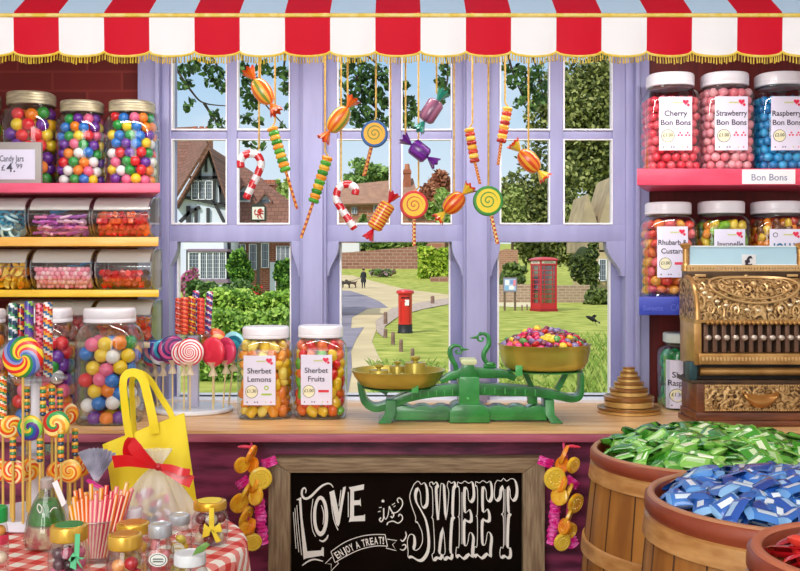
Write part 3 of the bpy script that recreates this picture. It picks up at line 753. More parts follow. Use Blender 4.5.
def arm(ptsx, name, wd, d=.022, cap=grn):
    b = MB(); P_ = smooth_path([q(*p) for p in ptsx], 4); n = len(P_)
    L = []
    for i, p in enumerate(P_):
        d_ = (P_[min(i + 1, n - 1)] - P_[max(i - 1, 0)]).normalized(); nn = Vector((-d_.z, 0, d_.x)); hw = S(wd[0] + (wd[1] - wd[0]) * i / (n - 1), YK) / 2
        L.append((p + nn * hw, p - nn * hw))
    vs = []
    for a, c in L: vs += [a + Vector((0, -d, 0)), c + Vector((0, -d, 0)), c + Vector((0, d, 0)), a + Vector((0, d, 0))]
    fs = [(0, 1, 2, 3), tuple(4 * (n - 1) + k for k in (3, 2, 1, 0))]
    for i in range(n - 1):
        for k in range(4): fs.append((4 * i + k, 4 * i + (k + 1) % 4, 4 * i + 4 + (k + 1) % 4, 4 * i + 4 + k))
    b.add(vs, fs); return b.wbuild(name, cap, sc, bevel=.0015)
arm([(459, 389), (432, 391), (408, 396), (391, 403), (376, 407), (366, 402), (362, 392), (360, 381)], 'arm', (12, 5))
arm([(477, 388), (505, 389.5), (532, 391), (555, 394.5), (570, 398), (578, 396), (580.5, 388), (580.5, 372)], 'arm', (12, 3.4))
arm([(463, 372), (450, 376), (440, 381)], 'upper_arm', (9, 5), .016); arm([(473, 372), (490, 373), (506, 374), (515, 378)], 'upper_arm', (11, 6), .016)
for (x0, y0, x1, y1) in ((392, 404, 420, 401), (421, 401, 452, 398)):
    pass
b = MB()
for i in range(6): b.obox(q(412 + i * 8, 393.2 - i * .4 + (1.5 if i == 0 else 0), -.0225), (.0022, .003, .014))
b.wbuild('rib', grnl, sc)
b = MB()
for i in range(6): b.obox(q(484 + i * 10, 389 + i * .5, -.0225), (.0022, .003, .014))
b.wbuild('rib', grnl, sc)
b = MB(); b.obox(q(532, 398, 0), (.022, .03, .026)); b.wbuild('damper_block', grn, sc, bevel=.002)
PL, PR = q(398, 0), q(544.5, 0); ZLb, ZRb = 1.0515, 1.092
for nm, px, zb_, rr, tabx in (('pan_carrier', 398, ZLb, .082, 415), ('pan_carrier', 544.5, ZRb, .090, 519)):
    c = Vector((xr(px, YK), YK, zb_)); b = MB()
    b.lathe([(.0, -.006), (rr * .55, -.006), (rr, -.003), (rr, -.0005), (rr * .5, -.0005), (0, -.0005)], c, 36)
    o = b.wbuild(nm, grn, sc, bevel=0)
    b = MB(); tx = xr(tabx, YK - rr) ; b.obox((tx, YK - rr * .985, zb_ + .006), (.016, .004, .024)); b.wbuild('clip', grnl, sc, bevel=.001)
    b = MB()
    for sx in (-.55, .6): MB().beam(c + Vector((rr * sx, 0, -.004)), Vector((c.x + rr * sx * .55, YK, zr(393 if px < 468 else 390, YK))), .012, .014).wbuild('strut', grn, sc)
def pan(px, zb_, prof, nm):
    b = MB(); b.lathe(prof, (xr(px, YK), YK, zb_), 56, cap=False); return b.wbuild(nm, brass, sc, smooth=60)
pan(398, ZLb, [(0, 0), (.074, 0), (.090, .005), (.104, .024), (.1105, .0375), (.113, .039), (.113, .0405), (.110, .0405), (.102, .026), (.088, .008), (.072, .003), (0, .003)], 'shallow_pan')
pan(544.5, ZRb, [(0, 0), (.078, 0), (.094, .006), (.102, .020), (.107, .045), (.1085, .058), (.111, .060), (.111, .0615), (.108, .0615), (.104, .045), (.099, .022), (.09, .009), (.076, .003), (0, .003)], 'deep_pan')
def swan(ptsz, beak, foot):
    z2 = lambda p: q(440 + p[0] / 10.38, 325 + p[1] / 10.38, -.005)
    b = MB(); pp = smooth_path([z2(p) for p in ptsz], 5); n = len(pp)
    b.tube(pp, [.0032 + .0022 * math.sin(PI * min(i / n * 1.6, 1)) - .0016 * i / n for i in range(n)], 8, flat=1.3)
    b.sph(z2(ptsz[8]), .005, 8, 6)
    b.wbuild('swan_neck', mat('#1c6a30', .3, h2='#2f8f45', scale=30, coat=.4), sc)
    b = MB(); b.tube([z2(p) for p in beak], [.0042, .003, .0006], 8); b.wbuild('beak', mat('#2b7a3a', .3, coat=.4), sc)
    b = MB(); b.sph(z2(foot), .008, 10, 6, (1.6, 1, .7)); b.tube([z2((foot[0] - 70, foot[1] + 22)), z2((foot[0] + 60, foot[1] + 22))], .005, 8); b.wbuild('swan_base', grn, sc)
swan([(120, 530), (158, 490), (162, 430), (132, 370), (106, 310), (106, 250), (140, 215), (190, 215), (224, 245), (215, 285), (178, 292), (160, 268), (186, 260)], [(218, 258), (255, 253), (300, 250)], (110, 530))
swan([(515, 405), (480, 385), (455, 340), (455, 290), (482, 240), (505, 190), (500, 130), (470, 95), (420, 90), (390, 118), (398, 155), (432, 165), (446, 138), (428, 130)], [(392, 122), (350, 130), (303, 133)], (520, 405))
for (lab, px, dy, r, h) in (('broad low brass weight with a knob nearest the pan edge, opposite the swans', 379, -.012, .024, .036), ('tallest brass knobbed weight in the shallow pan, next to the swans', 415.5, .008, .0262, .052),
                            ('medium brass weight at the back of the shallow pan', 397.5, .046, .020, .040), ('small brass weight at the front of the shallow pan, beside the broad low one', 390, -.045, .0125, .024), ('small brass weight at the front of the shallow pan, beside the tallest one', 402.5, -.052, .0135, .025)):
    t = thing('brass_weight', lab, 'weight', (xr(px, YK), YK + dy, ZLb + .0045), 'brass weights in the shallow pan')
    b = MB(); b.lathe([(r * .9, 0), (r, r * .08), (r, h * .9), (r * .93, h), (r * .3, h)], seg=28); b.build('weight_body', brassd, t, smooth=40)
    b = MB(); b.lathe([(r * .22, h), (r * .22, h + r * .18), (r * .45, h + r * .3), (r * .48, h + r * .48), (r * .3, h + r * .6), (0, h + r * .62)], seg=18, cap=False); b.build('knob', brass, t)
# chocolate beans heaped in the deep pan
BC = {'#d81e5b': 'magenta', '#e8457e': 'pink', '#c8281e': 'red', '#8a7aa8': 'lilac', '#e8682a': 'orange', '#5a9a4a': 'green', '#e8c832': 'yellow', '#6a3a2a': 'brown', '#9a3a8a': 'purple'}
hb = list(BC) + ['#c8281e', '#8a7aa8', '#7a2a3a', '#c81e4b']; BC['#7a2a3a'] = 'maroon'; BC['#c81e4b'] = 'crimson'; cx_, cy_ = xr(544.5, YK), YK; zrim = ZRb + .056
me_b = {h: MB().sph((0, 0, 0), 1, 14, 8, (1, 1, .62)).mesh('chocolate_bean', mat(h, .22, coat=.6)) for h in BC}
for i in range(150):
    rho = .099 * math.sqrt((i + .5) / 150); a = i * 2.39996
    h = R.choice(hb); z = zrim + .037 * (1 - (rho / .099) ** 2) + R.uniform(-.003, .005)
    o = inst('chocolate_bean', me_b[h], (cx_ + rho * math.cos(a), cy_ + rho * math.sin(a), z), (R.uniform(-.9, .9), R.uniform(-.9, .9), R.uniform(0, 3)), .0098 * R.uniform(.92, 1.08))
    tag(o, '%s sugar-coated chocolate bean heaped in the deep brass pan' % BC[h], 'sweet', 'chocolate beans in the deep brass pan')
b = MB()
for i in range(120):
    rho = .093 * math.sqrt((i + .5) / 120); a = i * 2.39996 + 1; b.sph((cx_ + rho * math.cos(a), cy_ + rho * math.sin(a), zrim - .010 + .037 * (1 - (rho / .099) ** 2)), .0105, 8, 5, (1, 1, .7), m=i % len(hb))
stuff(b.build('chocolate_bean_filling', [mat(h, .3) for h in hb], at=(cx_, cy_, zrim)), 'mass of chocolate beans under the top layer in the deep pan', 'sweets')

# ------------------------------------------------------------------ tower of cup weights
YW = 2.47; ord_ = ['largest, at the bottom of the tower', 'second from the bottom', 'third from the bottom', 'fourth, in the middle of the tower', 'third from the top', 'second from the top', 'smallest, at the very top']
rad = [31.3, 24.8, 19, 14.8, 11.4, 8.8, 6.2]; tops = [409, 397, 389, 382.5, 377.2, 372, 367]
z = CT + .0005; wd = mat('#8a5a2a', .32, h2='#b07c38', scale=9, stretch=(1, 1, 7), metal=.35, coat=.3); wl = mat('#c8984e', .3, metal=.4, h2='#e2ba72', scale=12, coat=.3)
for i, (r_, tp) in enumerate(zip(rad, tops)):
    r = S(r_, YW); zt = zr(tp, YW - r * .6 if i < 6 else YW) ; h = zt - z
    t = thing('cup_weight', 'round bronze cup weight, ' + ord_[i], 'weight', (xr(628.8, YW), YW, z), 'tower of bronze cup weights')
    b = MB(); b.lathe([(r * .9, 0), (r * .98, h * .06), (r * .98, h * .50), (r * .93, h * .56), (r * .3, h * .57)], seg=40); b.build('weight_body', wl, t, smooth=40)
    b = MB(); b.lathe([(r * .94, h * .565), (r, h * .62), (r, h * .92), (r * .95, h), (r * .3, h)], seg=40); b.build('rim', wd, t, smooth=40)
    z = zt + .0004

# ------------------------------------------------------------------ cash register
YR = 2.24
def ornate(h1, h2, sc_=55, st=.7, dark='#3c2412'):
    m, nt, b = _new('embossed_bronze')
    tc = N(nt, 'ShaderNodeTexCoord'); n1 = N(nt, 'ShaderNodeTexNoise'); n1.inputs['Scale'].default_value = sc_; n1.inputs['Detail'].default_value = 4; n1.inputs['Distortion'].default_value = 2.2
    v = N(nt, 'ShaderNodeTexVoronoi'); v.inputs['Scale'].default_value = sc_ * 1.6; nt.links.new(tc.outputs['Object'], v.inputs['Vector'])
    nt.links.new(tc.outputs['Object'], n1.inputs['Vector'])
    cr = N(nt, 'ShaderNodeValToRGB'); cr.color_ramp.elements[0].position = .36; cr.color_ramp.elements[0].color = lin(dark); cr.color_ramp.elements[1].position = .62; cr.color_ramp.elements[1].color = lin(h2)
    e = cr.color_ramp.elements.new(.47); e.color = lin(h1)
    nt.links.new(n1.outputs['Fac'], cr.inputs['Fac']); nt.links.new(cr.outputs[0], b.inputs['Base Color'])
    ad = N(nt, 'ShaderNodeMath', operation='SUBTRACT'); nt.links.new(n1.outputs['Fac'], ad.inputs[0]); nt.links.new(v.outputs['Distance'], ad.inputs[1])
    bp = N(nt, 'ShaderNodeBump'); bp.inputs['Strength'].default_value = st; bp.inputs['Distance'].default_value = .004
    nt.links.new(ad.outputs[0], bp.inputs['Height']); nt.links.new(bp.outputs[0], b.inputs['Normal'])
    b.inputs['Metallic'].default_value = .45; b.inputs['Roughness'].default_value = .38
    return m
orn = ornate('#94703f', '#d0ab74'); bronze = mat('#a87a40', .32, metal=.55, h2='#c99c5e', scale=20); bronzel = mat('#d8b27a', .3, metal=.5); dkb = mat('#3a2a1e', .4, metal=.4, h2='#57402a', scale=20)
wood = mat('#5c2f18', .38, h2='#7c4526', scale=4, stretch=(3, 20, 20), coat=.3)
X0, X1 = xr(695, YR), xr(695, YR) + .30; XCn = (X0 + X1) / 2
rg = thing('cash_register', 'antique embossed bronze cash register with a pound sign, on the counter', 'cash register', (XCn, 2.31, CT))
def rz(py, Y=YR): return zr(py, Y)
YBk = 2.375
def rbox(name, x0, x1, yf, z0, z1, m, bev=.002, yb=YBk): return MB().box(x0, x1, yf, yb, z0, z1).wbuild(name, m, rg, bevel=bev)
b = MB(); b.box(X0, X1, 2.238, YBk + .005, CT + .0005, rz(421)); b.box(X0 + .004, X1 - .004, 2.242, YBk, rz(421), rz(413)); b.wbuild('plinth', wood, rg, bevel=.0025)
rbox('drawer_case', X0 + .008, X1 - .008, 2.252, rz(413), rz(382), wood)
dr = MB().box(X0 + .024, X1 - .024, 2.245, 2.26, rz(411.5), rz(385)).wbuild('drawer', orn, rg, bevel=.001)
b = MB(); x0, x1, z0, z1 = X0 + .024, X1 - .024, rz(411.5), rz(385)
for i in range(44):
    x = x0 + .002 + (x1 - x0 - .004) * i / 43
    for zz in (z0 + .002, z1 - .002): b.sph((x, 2.244, zz), .0022, 6, 4)
for i in range(9):
    for xx in (x0 + .002, x1 - .002): b.sph((xx, 2.244, z0 + (z1 - z0) * (i + .5) / 9), .0022, 6, 4)
b.wbuild('bead_border', bronzel, dr)
b = MB()
def hp(u, v): 
    a = PI + u * PI; return Vector((XCn + math.cos(a) * .043 * (1 - .12 * v), 2.245 - .016 * math.sin(v * PI * .75), rz(394) + math.sin(a) * .026 * v + .004 * math.cos(a * 2)))
b.grid(hp, 18, 8); b.wbuild('handle', mat('#c08a48', .3, metal=.6, h2='#a06c34', scale=8), dr, solid=.0015)
rbox('dark_recess', X0 + .012, X1 - .012, 2.285, rz(382), rz(366), mat('#15100c', .5), .001)
b = MB(); b.box(X0 - .004, X1 + .004, 2.25, YBk, rz(384.5), rz(381)); b.wbuild('drawer_ledge', dkb, rg, bevel=.001)
b = MB(); b.tube([(X0 + .02, 2.272, rz(373)), (X1 - .02, 2.272, rz(373))], .0095, 14); b.wbuild('roller', bronze, rg)
b = MB(); b.box(X0 - .006, X0 + .012, 2.262, 2.30, rz(382), rz(363)); b.wbuild('side_bracket', mat('#2c4a50', .4, metal=.4), rg, bevel=.003)
kr = rbox('key_rail', X0 + .012, X1 - .012, 2.25, rz(365), rz(354), bronze)
b = MB()
for i in range(32):
    b.obox((X0 + .022 + (X1 - X0 - .044) * i / 31, 2.2495, rz(359.5)), (.005, .003, .008))
b.wbuild('bead_border', bronzel, kr, bevel=.001)
rbox('key_bank', X0 + .016, X1 - .016, 2.292, rz(354), rz(321), mat('#1d130d', .5), .001)
rbox('side_post', X0 + .004, X0 + .021, 2.258, rz(366), rz(322), bronze); rbox('side_post', X1 - .021, X1 - .004, 2.258, rz(366), rz(322), bronze)
kn = 12
for i in range(kn):
    kx = X0 + .034 + (X1 - X0 - .068) * i / (kn - 1)
    b = MB(); b.box(kx - .0052, kx + .0052, 2.268, 2.295, rz(353.5), rz(324)); ky = b.wbuild('key', mat('#7a5a48', .4, metal=.4), rg, bevel=.0015)
    b = MB(); b.tube([(kx, 2.27, rz(338)), (kx, 2.252, rz(338))], .0035, 8); b.sph((kx, 2.25, rz(338)), .0078, 14, 9, (1, .7, .85)); b.wbuild('key_cap', mat('#c9b9ac', .22, metal=.5), ky)
b = MB()
for i in range(2 * kn - 1): b.sph((X0 + .034 + (X1 - X0 - .068) * i / (2 * kn - 2), 2.254, rz(323.3)), .0052, 10, 6)
b.box(X0 + .004, X1 - .004, 2.252, YBk, rz(323), rz(320)); b.wbuild('bead_rail', bronze, rg)
# bowed front of the cabinet with the oval medallion
def front(u, v):     # u across, v up: the sheet leans back and curves
    return Vector((X0 + .003 + (X1 - X0 - .006) * u, 2.252 + .085 * v ** 2.1, rz(320) + (rz(278, 2.33) - rz(320)) * math.sin(v * PI / 2) ** .95))
b = MB()
N_ = 14; L = [front(0, i / N_) for i in range(N_ + 1)]
side = L + [Vector((L[0].x, YBk, L[-1].z)), Vector((L[0].x, YBk, L[0].z))]
b.prism(side, (X1 - X0 - .006, 0, 0)); cb = b.wbuild('cabinet', orn, rg, smooth=40)
b = MB()
def fr_(u, v, e=.003):
    p = front(u, v); d = (front(u, min(v + .02, 1)) - front(u, max(v - .02, 0))).normalized(); return p + Vector((0, -d.z, d.y)) * e
for rr, wd_ in ((1, .0028), (.80, .0020)):
    b.tube([fr_(.5 + .355 * rr * math.cos(a), .60 + .36 * rr * math.sin(a)) for a in [2 * PI * i / 60 for i in range(60)]], wd_, 6, closed=True)
def scroll(u, v, s, turn, flip=1, a0=0):
    return [fr_(u + s * .5 * (1 - t / 20) ** 1 * math.cos(a0 + flip * t * turn / 20), v + s * 1.5 * (1 - t / 20) * math.sin(a0 + flip * t * turn / 20), .003) for t in range(20)]
for sx in (-1, 1):
    for (u, v, s, tr, f, a0) in ((.12, .62, .09, 8, 1, 0), (.20, .70, .08, 8, -1, 2), (.26, .55, .07, 8, 1, 3), (.06, .52, .08, 8, -1, 1), (.46, .25, .09, 8, 1, 2), (.44, .85, .07, 8, -1, 0), (.38, .16, .09, 8, 1, 1), (.30, .12, .07, 8, -1, 4), (.18, .13, .08, 8, 1, 0), (.43, .55, .08, 8, 1, 2)):
        b.tube(scroll(.5 + sx * u, v, s, tr, f * sx, a0 if sx > 0 else PI - a0), [.0024] * 14 + [.0018] * 6, 5)
b.sph(fr_(.5, .62, .002), .008, 10, 6); b.sph(fr_(.5, .98, .002), .007, 10, 6)
b.wbuild('scroll_ornament', bronzel, cb)
b = MB()
for i in range(15):
    a = PI + PI * (i + .5) / 15; b.sph(fr_(.5 + .43 * math.cos(a), .55 + .42 * math.sin(a), .002), .0055, 10, 6, (1.2, .8, .8))
b.wbuild('bead_border', mat('#efd9b4', .25, metal=.45), cb)
zt = rz(278, 2.335)
for u_ in (.02, .98): MB().tube([fr_(u_, i / 10, .002) for i in range(11)], .006, 8).wbuild('corner_moulding', bronze, rg)
rbox('lid', X0 + .008, X1 - .008, 2.332, zt, zt + .016, dkb, .002)
b = MB()
for i in range(40): b.obox((X0 + .014 + (X1 - X0 - .028) * i / 39, 2.336, zt + .022), (.004, .006, .006))
b.box(X0 + .01, X1 - .01, 2.336, 2.37, zt + .016, zt + .021); b.box(X0 + .01, X1 - .01, 2.334, 2.37, zt + .025, zt + .031); b.wbuild('dentil_moulding', bronzel, rg)
for hx in (X0 + .04, X1 - .04): MB().obox((hx, 2.33, zt + .006), (.026, .004, .006)).wbuild('hinge', bronzel, rg, bevel=.001)
YG2 = 2.355
gz0, gz1 = zt + .031, zr(246.5, YG2)
for gx in (X0 + .012, X1 - .012):
    b = MB(); b.lathe([(.010, zt + .0165), (.010, zt + .03), (.007, zt + .034), (.007, gz1 - .006), (.011, gz1 - .002), (.014, gz1 + .004), (.009, gz1 + .008), (0, gz1 + .009)], (gx, YG2, 0), 16); b.wbuild('post', bronze, rg)
gs = MB().box(X0 + .022, X1 - .022, YG2 - .003, YG2 + .003, gz0, gz1).wbuild('glass_sign', film('#b9e0f2', .80, .12), rg)
b = MB(); xa, xb = xr(706, YG2), xr(797, YG2)
b.box(X0 + .02, X1 - .02, YG2 - .005, YG2 + .005, gz0 - .003, gz0 + .002); b.box(X0 + .02, X1 - .02, YG2 - .005, YG2 + .005, gz1 - .001, gz1 + .0018); b.wbuild('sign_edge', mat('#e6eef2', .3), gs)
cd = MB().box(xr(741, YG2), xr(755, YG2), YG2 - .0065, YG2 - .004, gz0 + .001, zr(254.5, YG2)).wbuild('price_card', mat('#dadde2', .5), rg)
b = MB(); put_text(b, '£', lambda x, y: Vector((x, YG2 - .0075, y)), xr(747.5, YG2), zr(266, YG2), S(9.5, YG2), bold=.05); b.wbuild('lettering', ink, cd, smooth=0)

# ------------------------------------------------------------------ chalkboard
YBd = CF + .02
cbd = thing('chalkboard', 'framed chalkboard with Love is Sweet lettering hung on the counter front', 'sign', (xr(406, YBd), CF + .074, zr(640, YBd)))
def bp_(px, py): return P(px, py, YBd)
fm = mat('#7a6248', .6, h2='#a08a6a', scale=5, stretch=(3, 30, 30), bump=.2); fmv = mat('#7a6248', .6, h2='#a08a6a', scale=5, stretch=(30, 30, 3), bump=.2)
o, i_ = (268, 545, 458, 640), (290, 523, 473, 622)
for pts, mm in (([(o[0], o[2]), (o[1], o[2]), (i_[1], i_[2]), (i_[0], i_[2])], fm), ([(o[0], o[3]), (o[1], o[3]), (i_[1], i_[3]), (i_[0], i_[3])], fm),
            ([(o[0], o[2]), (i_[0], i_[2]), (i_[0], i_[3]), (o[0], o[3])], fmv), ([(o[1], o[2]), (i_[1], i_[2]), (i_[1], i_[3]), (o[1], o[3])], fmv)):
    MB().prism([bp_(*p) for p in pts], (0, .045, 0)).wbuild('frame_side', mm, cbd, bevel=.0025)
YB2 = YBd + .022
bd = MB().box(xr(289, YBd), xr(524, YBd), YB2, YBd + .04, zr(623, YBd), zr(472, YBd)).wbuild('board', mat('#0d0805', .85, h2='#140b06', scale=10, spec=.05), cbd)
LT = MB(); kx_ = YB2 / YBd; EPS = [0]
def cp(p):
    EPS[0] += 1e-7; v = P(p[0], p[1], YB2); v.y = YB2 - .0006 - EPS[0]; return v
def ribbon(pts, w, closed=False, sm=4, heavy=None):
    pts = [(x, y) for x, y in pts]
    if sm > 1:
        pp = smooth_path([(x, y, 0) for x, y in (pts + [pts[0]] if closed else pts)], sm); pts = [(p.x, p.y) for p in pp]
        if closed: pts = pts[:-1]
    n = len(pts); vs = []; fs = []
    for i, (x, y) in enumerate(pts):
        a = pts[(i - 1) % n] if closed or i else pts[0]; c = pts[(i + 1) % n] if closed or i < n - 1 else pts[-1]
        dx, dy = c[0] - a[0], c[1] - a[1]; l = math.hypot(dx, dy) or 1; nx, ny = -dy / l, dx / l
        ww = w if not isinstance(w, (list, tuple)) else w[0] + (w[1] - w[0]) * math.sin(PI * i / max(n - 1, 1))
        if heavy: ww = w + heavy * max(0, (-nx * .75 - ny * .8)) * (1 if heavy > 0 else -1)
        vs += [cp((x + nx * ww / 2, y + ny * ww / 2)), cp((x - nx * ww / 2, y - ny * ww / 2))]
    for i in range(n if closed else n - 1):
        k = (i + 1) % n; fs.append((2 * i, 2 * i + 1, 2 * k + 1, 2 * k))
    LT.add(vs, fs)
def poly(pts): LT.add([cp(p) for p in pts], [tuple(range(len(pts)))])
zA = lambda L_: [(290 + x / 13.28, 475 + y / 13.28) for x, y in L_]
ribbon(zA([(205, 240), (214, 205), (192, 170), (162, 200), (158, 260), (185, 305), (230, 310), (290, 272), (360, 200), (430, 140), (500, 112), (545, 125), (575, 165)]), (.7, 2.4))
for a, c, d in (((293.4, 512), (294.6, 530), (296, 548.6)), ((294.9, 508), (296.6, 530), (298.8, 552)), ((296.8, 505), (298.8, 530), (301.6, 555))): ribbon([a, c, d], .7)
poly([(296.2, 499.6), (301.2, 497), (302.5, 518), (307.2, 551.2), (321, 550.2), (322.3, 547), (323.8, 547.5), (323.8, 556.5), (322, 555.5), (306.5, 558.2), (303.6, 559.5), (300.3, 518), (299, 500.5)])
ribbon([(302.3, 565.4), (308.6, 561), (315, 559.3), (323, 561.2)], (.9, 1.7))
E_ = lambda cx, cy, rx, ry, n=32: [(cx + rx * math.cos(2 * PI * i / n), cy + ry * math.sin(2 * PI * i / n)) for i in range(n)]
oo, ii = E_(320.6, 516, 7.6, 20.3), E_(320.4, 515.5, 4.3, 16)
LT.add([cp(p) for p in oo] + [cp(p) for p in ii], [(i, (i + 1) % 32, 32 + (i + 1) % 32, 32 + i) for i in range(32)])
ribbon([(313, 499), (311.2, 514), (312.4, 529), (315.6, 536.5)], .7); ribbon([(321.3, 505), (323.8, 514), (323, 524.5)], (.5, 1.1)); ribbon([(319.3, 540), (323, 541.2), (326.5, 538.5), (328.2, 534.8)], (.9, 2))
poly([(329.3, 492), (334.2, 490), (338.8, 512), (343, 487.5), (345.8, 486.3), (345.6, 488.5), (339.6, 524), (338, 526.5), (336, 524)])
ribbon([(330.3, 494), (333.5, 518), (338, 530)], .9); ribbon([(341, 490), (339, 506)], .8); ribbon([(348.3, 492), (348.3, 517)], .8)
poly([(348.8, 487.3), (364.1, 484.2), (363.7, 489.5), (354, 491.3), (354, 516.2), (363.7, 515.3), (365, 514), (365, 521), (351.4, 521.4), (348.8, 522), (350, 517), (350.3, 490)])
poly([(353.9, 500.4), (359.7, 500), (360.6, 498.2), (361, 506.5), (359.7, 504.8), (353.9, 505.2)])
poly(E_(383, 501, 1.5, 1.4, 12))
ribbon([(383.7, 508), (383.5, 518), (381.3, 521.6), (379.4, 519.6), (381, 517.6)], 1.3); ribbon([(384, 516), (385.6, 519.2), (388, 515), (389.2, 506)], .9)
ribbon([(389.2, 506), (391, 510), (393.8, 514.6), (392.2, 517.6), (390.8, 516)], 1.3); ribbon([(391.5, 513), (397, 512), (402, 506), (402.2, 500.5), (399, 497.8), (397.3, 500), (398.6, 502.8)], 1.1)
ribbon([(387, 525), (388, 522.5), (393, 521), (398, 523), (402, 520), (402.2, 516), (399.6, 514.2), (398.5, 516.5)], 1.1)
for a, c in (((379, 507.6), (381.7, 507.2)), ((378, 511.7), (380.5, 511.1)), ((392, 505), (395, 503)), ((393.5, 507), (395.5, 505.5))): ribbon([a, c], .8, sm=1)
ribbon([(331, 551.5), (345, 542), (360, 536.5), (373, 534.5), (385, 534.5)], .8); ribbon([(387.5, 546), (375, 546), (360, 549.5), (345, 556.5), (335, 562.5)], .8)
ribbon([(385, 534.5), (387.5, 546)], .8, sm=1); ribbon([(331, 551.5), (335, 562.5)], .8, sm=1)
ribbon([(387.2, 539), (397, 540.5), (392.5, 544.5), (396.2, 550.5), (386, 548), (387.5, 546)], .8, sm=1); ribbon([(331.8, 557), (325.3, 563.5), (331.3, 564), (331, 571), (338.7, 563), (337, 561.5)], .8, sm=1)
base = smooth_path([(336.3, 560, 0), (345, 554.3, 0), (360, 547.6, 0), (375, 544.3, 0), (386, 543.8, 0)], 10)
chars = 'ENJOY A TREAT!'; wds = [3.6, 4.0, 3.0, 4.0, 3.7, 1.6, 4.1, 1.8, 3.6, 3.8, 3.5, 4.0, 3.6, 1.8]; pos = 1.5; acc = [0]
for a, c in zip(base, base[1:]): acc.append(acc[-1] + (c - a).length)
kk = (acc[-1] - 3.2) / sum(wds)
for ch, wd_ in zip(chars, wds):
    s_ = pos + wd_ * kk / 2; pos += wd_ * kk
    if ch == ' ': continue
    j = max(i for i, a in enumerate(acc[:-1]) if a <= s_); t_ = (base[j + 1] - base[j]).normalized(); p0 = base[j] + t_ * (s_ - acc[j])
    vs, fs, w0 = text2d(ch, .02); k = wd_ * kk * .86 / w0
    LT.add([cp((p0.x + t_.x * v[0] * k + t_.y * v[1] * 7.0, p0.y + t_.y * v[0] * k - t_.x * v[1] * 7.0)) for v in vs], fs)
ribbon([(405.5, 531.5), (406.2, 536), (403, 541), (400.5, 539.5)], (.7, 1.5)); ribbon([(400, 549), (403.3, 550), (406, 547), (404.8, 544.4), (402, 545.4)], (.7, 1.5))
G_S = [(60, 75), (85, 55), (105, 75), (125, 65), (140, 110), (140, 190), (120, 215), (105, 195), (100, 130), (85, 100), (70, 130), (75, 180), (105, 235), (135, 300), (150, 400), (145, 480), (115, 530), (85, 535), (50, 515), (25, 515), (25, 480), (20, 420), (35, 380), (60, 385), (65, 430), (60, 470), (85, 470), (110, 430), (110, 370), (85, 310), (70, 300), (70, 270), (45, 200), (35, 140)]
G_W = [(155, 65), (170, 60), (180, 75), (195, 60), (205, 85), (195, 110), (207, 290), (215, 215), (222, 85), (232, 70), (242, 80), (245, 120), (255, 290), (272, 130), (262, 85), (270, 55), (288, 68), (305, 58), (310, 85), (300, 110), (295, 250), (302, 275), (290, 300), (282, 470), (292, 500), (285, 525), (265, 518), (245, 530), (238, 505), (250, 480), (236, 340), (215, 480), (228, 500), (222, 525), (200, 520), (180, 535), (170, 500), (185, 470), (178, 300), (168, 275), (175, 250), (172, 110), (158, 85)]
G_E = [(22, 60), (45, 68), (65, 55), (90, 68), (108, 58), (118, 90), (120, 150), (105, 180), (88, 165), (85, 120), (76, 98), (64, 110), (65, 240), (85, 235), (95, 228), (105, 262), (103, 298), (85, 300), (62, 300), (62, 430), (75, 446), (85, 420), (92, 375), (105, 368), (118, 400), (112, 470), (110, 515), (90, 500), (60, 525), (30, 505), (12, 515), (15, 455), (30, 450), (32, 290), (25, 270), (32, 250), (32, 105), (20, 85)]
G_T = [(248, 75), (262, 50), (285, 55), (300, 38), (320, 55), (345, 40), (370, 50), (382, 100), (378, 150), (360, 172), (342, 150), (340, 110), (328, 95), (330, 235), (342, 255), (330, 280), (325, 450), (340, 460), (342, 510), (325, 520), (308, 510), (285, 518), (278, 490), (285, 455), (300, 450), (300, 280), (288, 255), (300, 235), (300, 95), (285, 110), (280, 150), (262, 172), (245, 150)]
for g_, ox, oy in ((G_S, 404, 472), (G_W, 404, 472), (G_E, 454, 472), ([(x + 110, y - 3) for x, y in G_E], 454, 472), (G_T, 454, 472)):
    ribbon([(ox + x / 6.07, oy + y / 6.07) for x, y in g_], .75, closed=True, sm=3, heavy=2.6)
for x in (461.3, 462.6): ribbon([(x, 492), (x, 544)], .35, sm=1)
for x in (504.4, 505.6): ribbon([(x, 489), (x, 545)], .35, sm=1)
LT.wbuild('chalk_lettering', mat('#f2efe8', .7), bd, smooth=0)

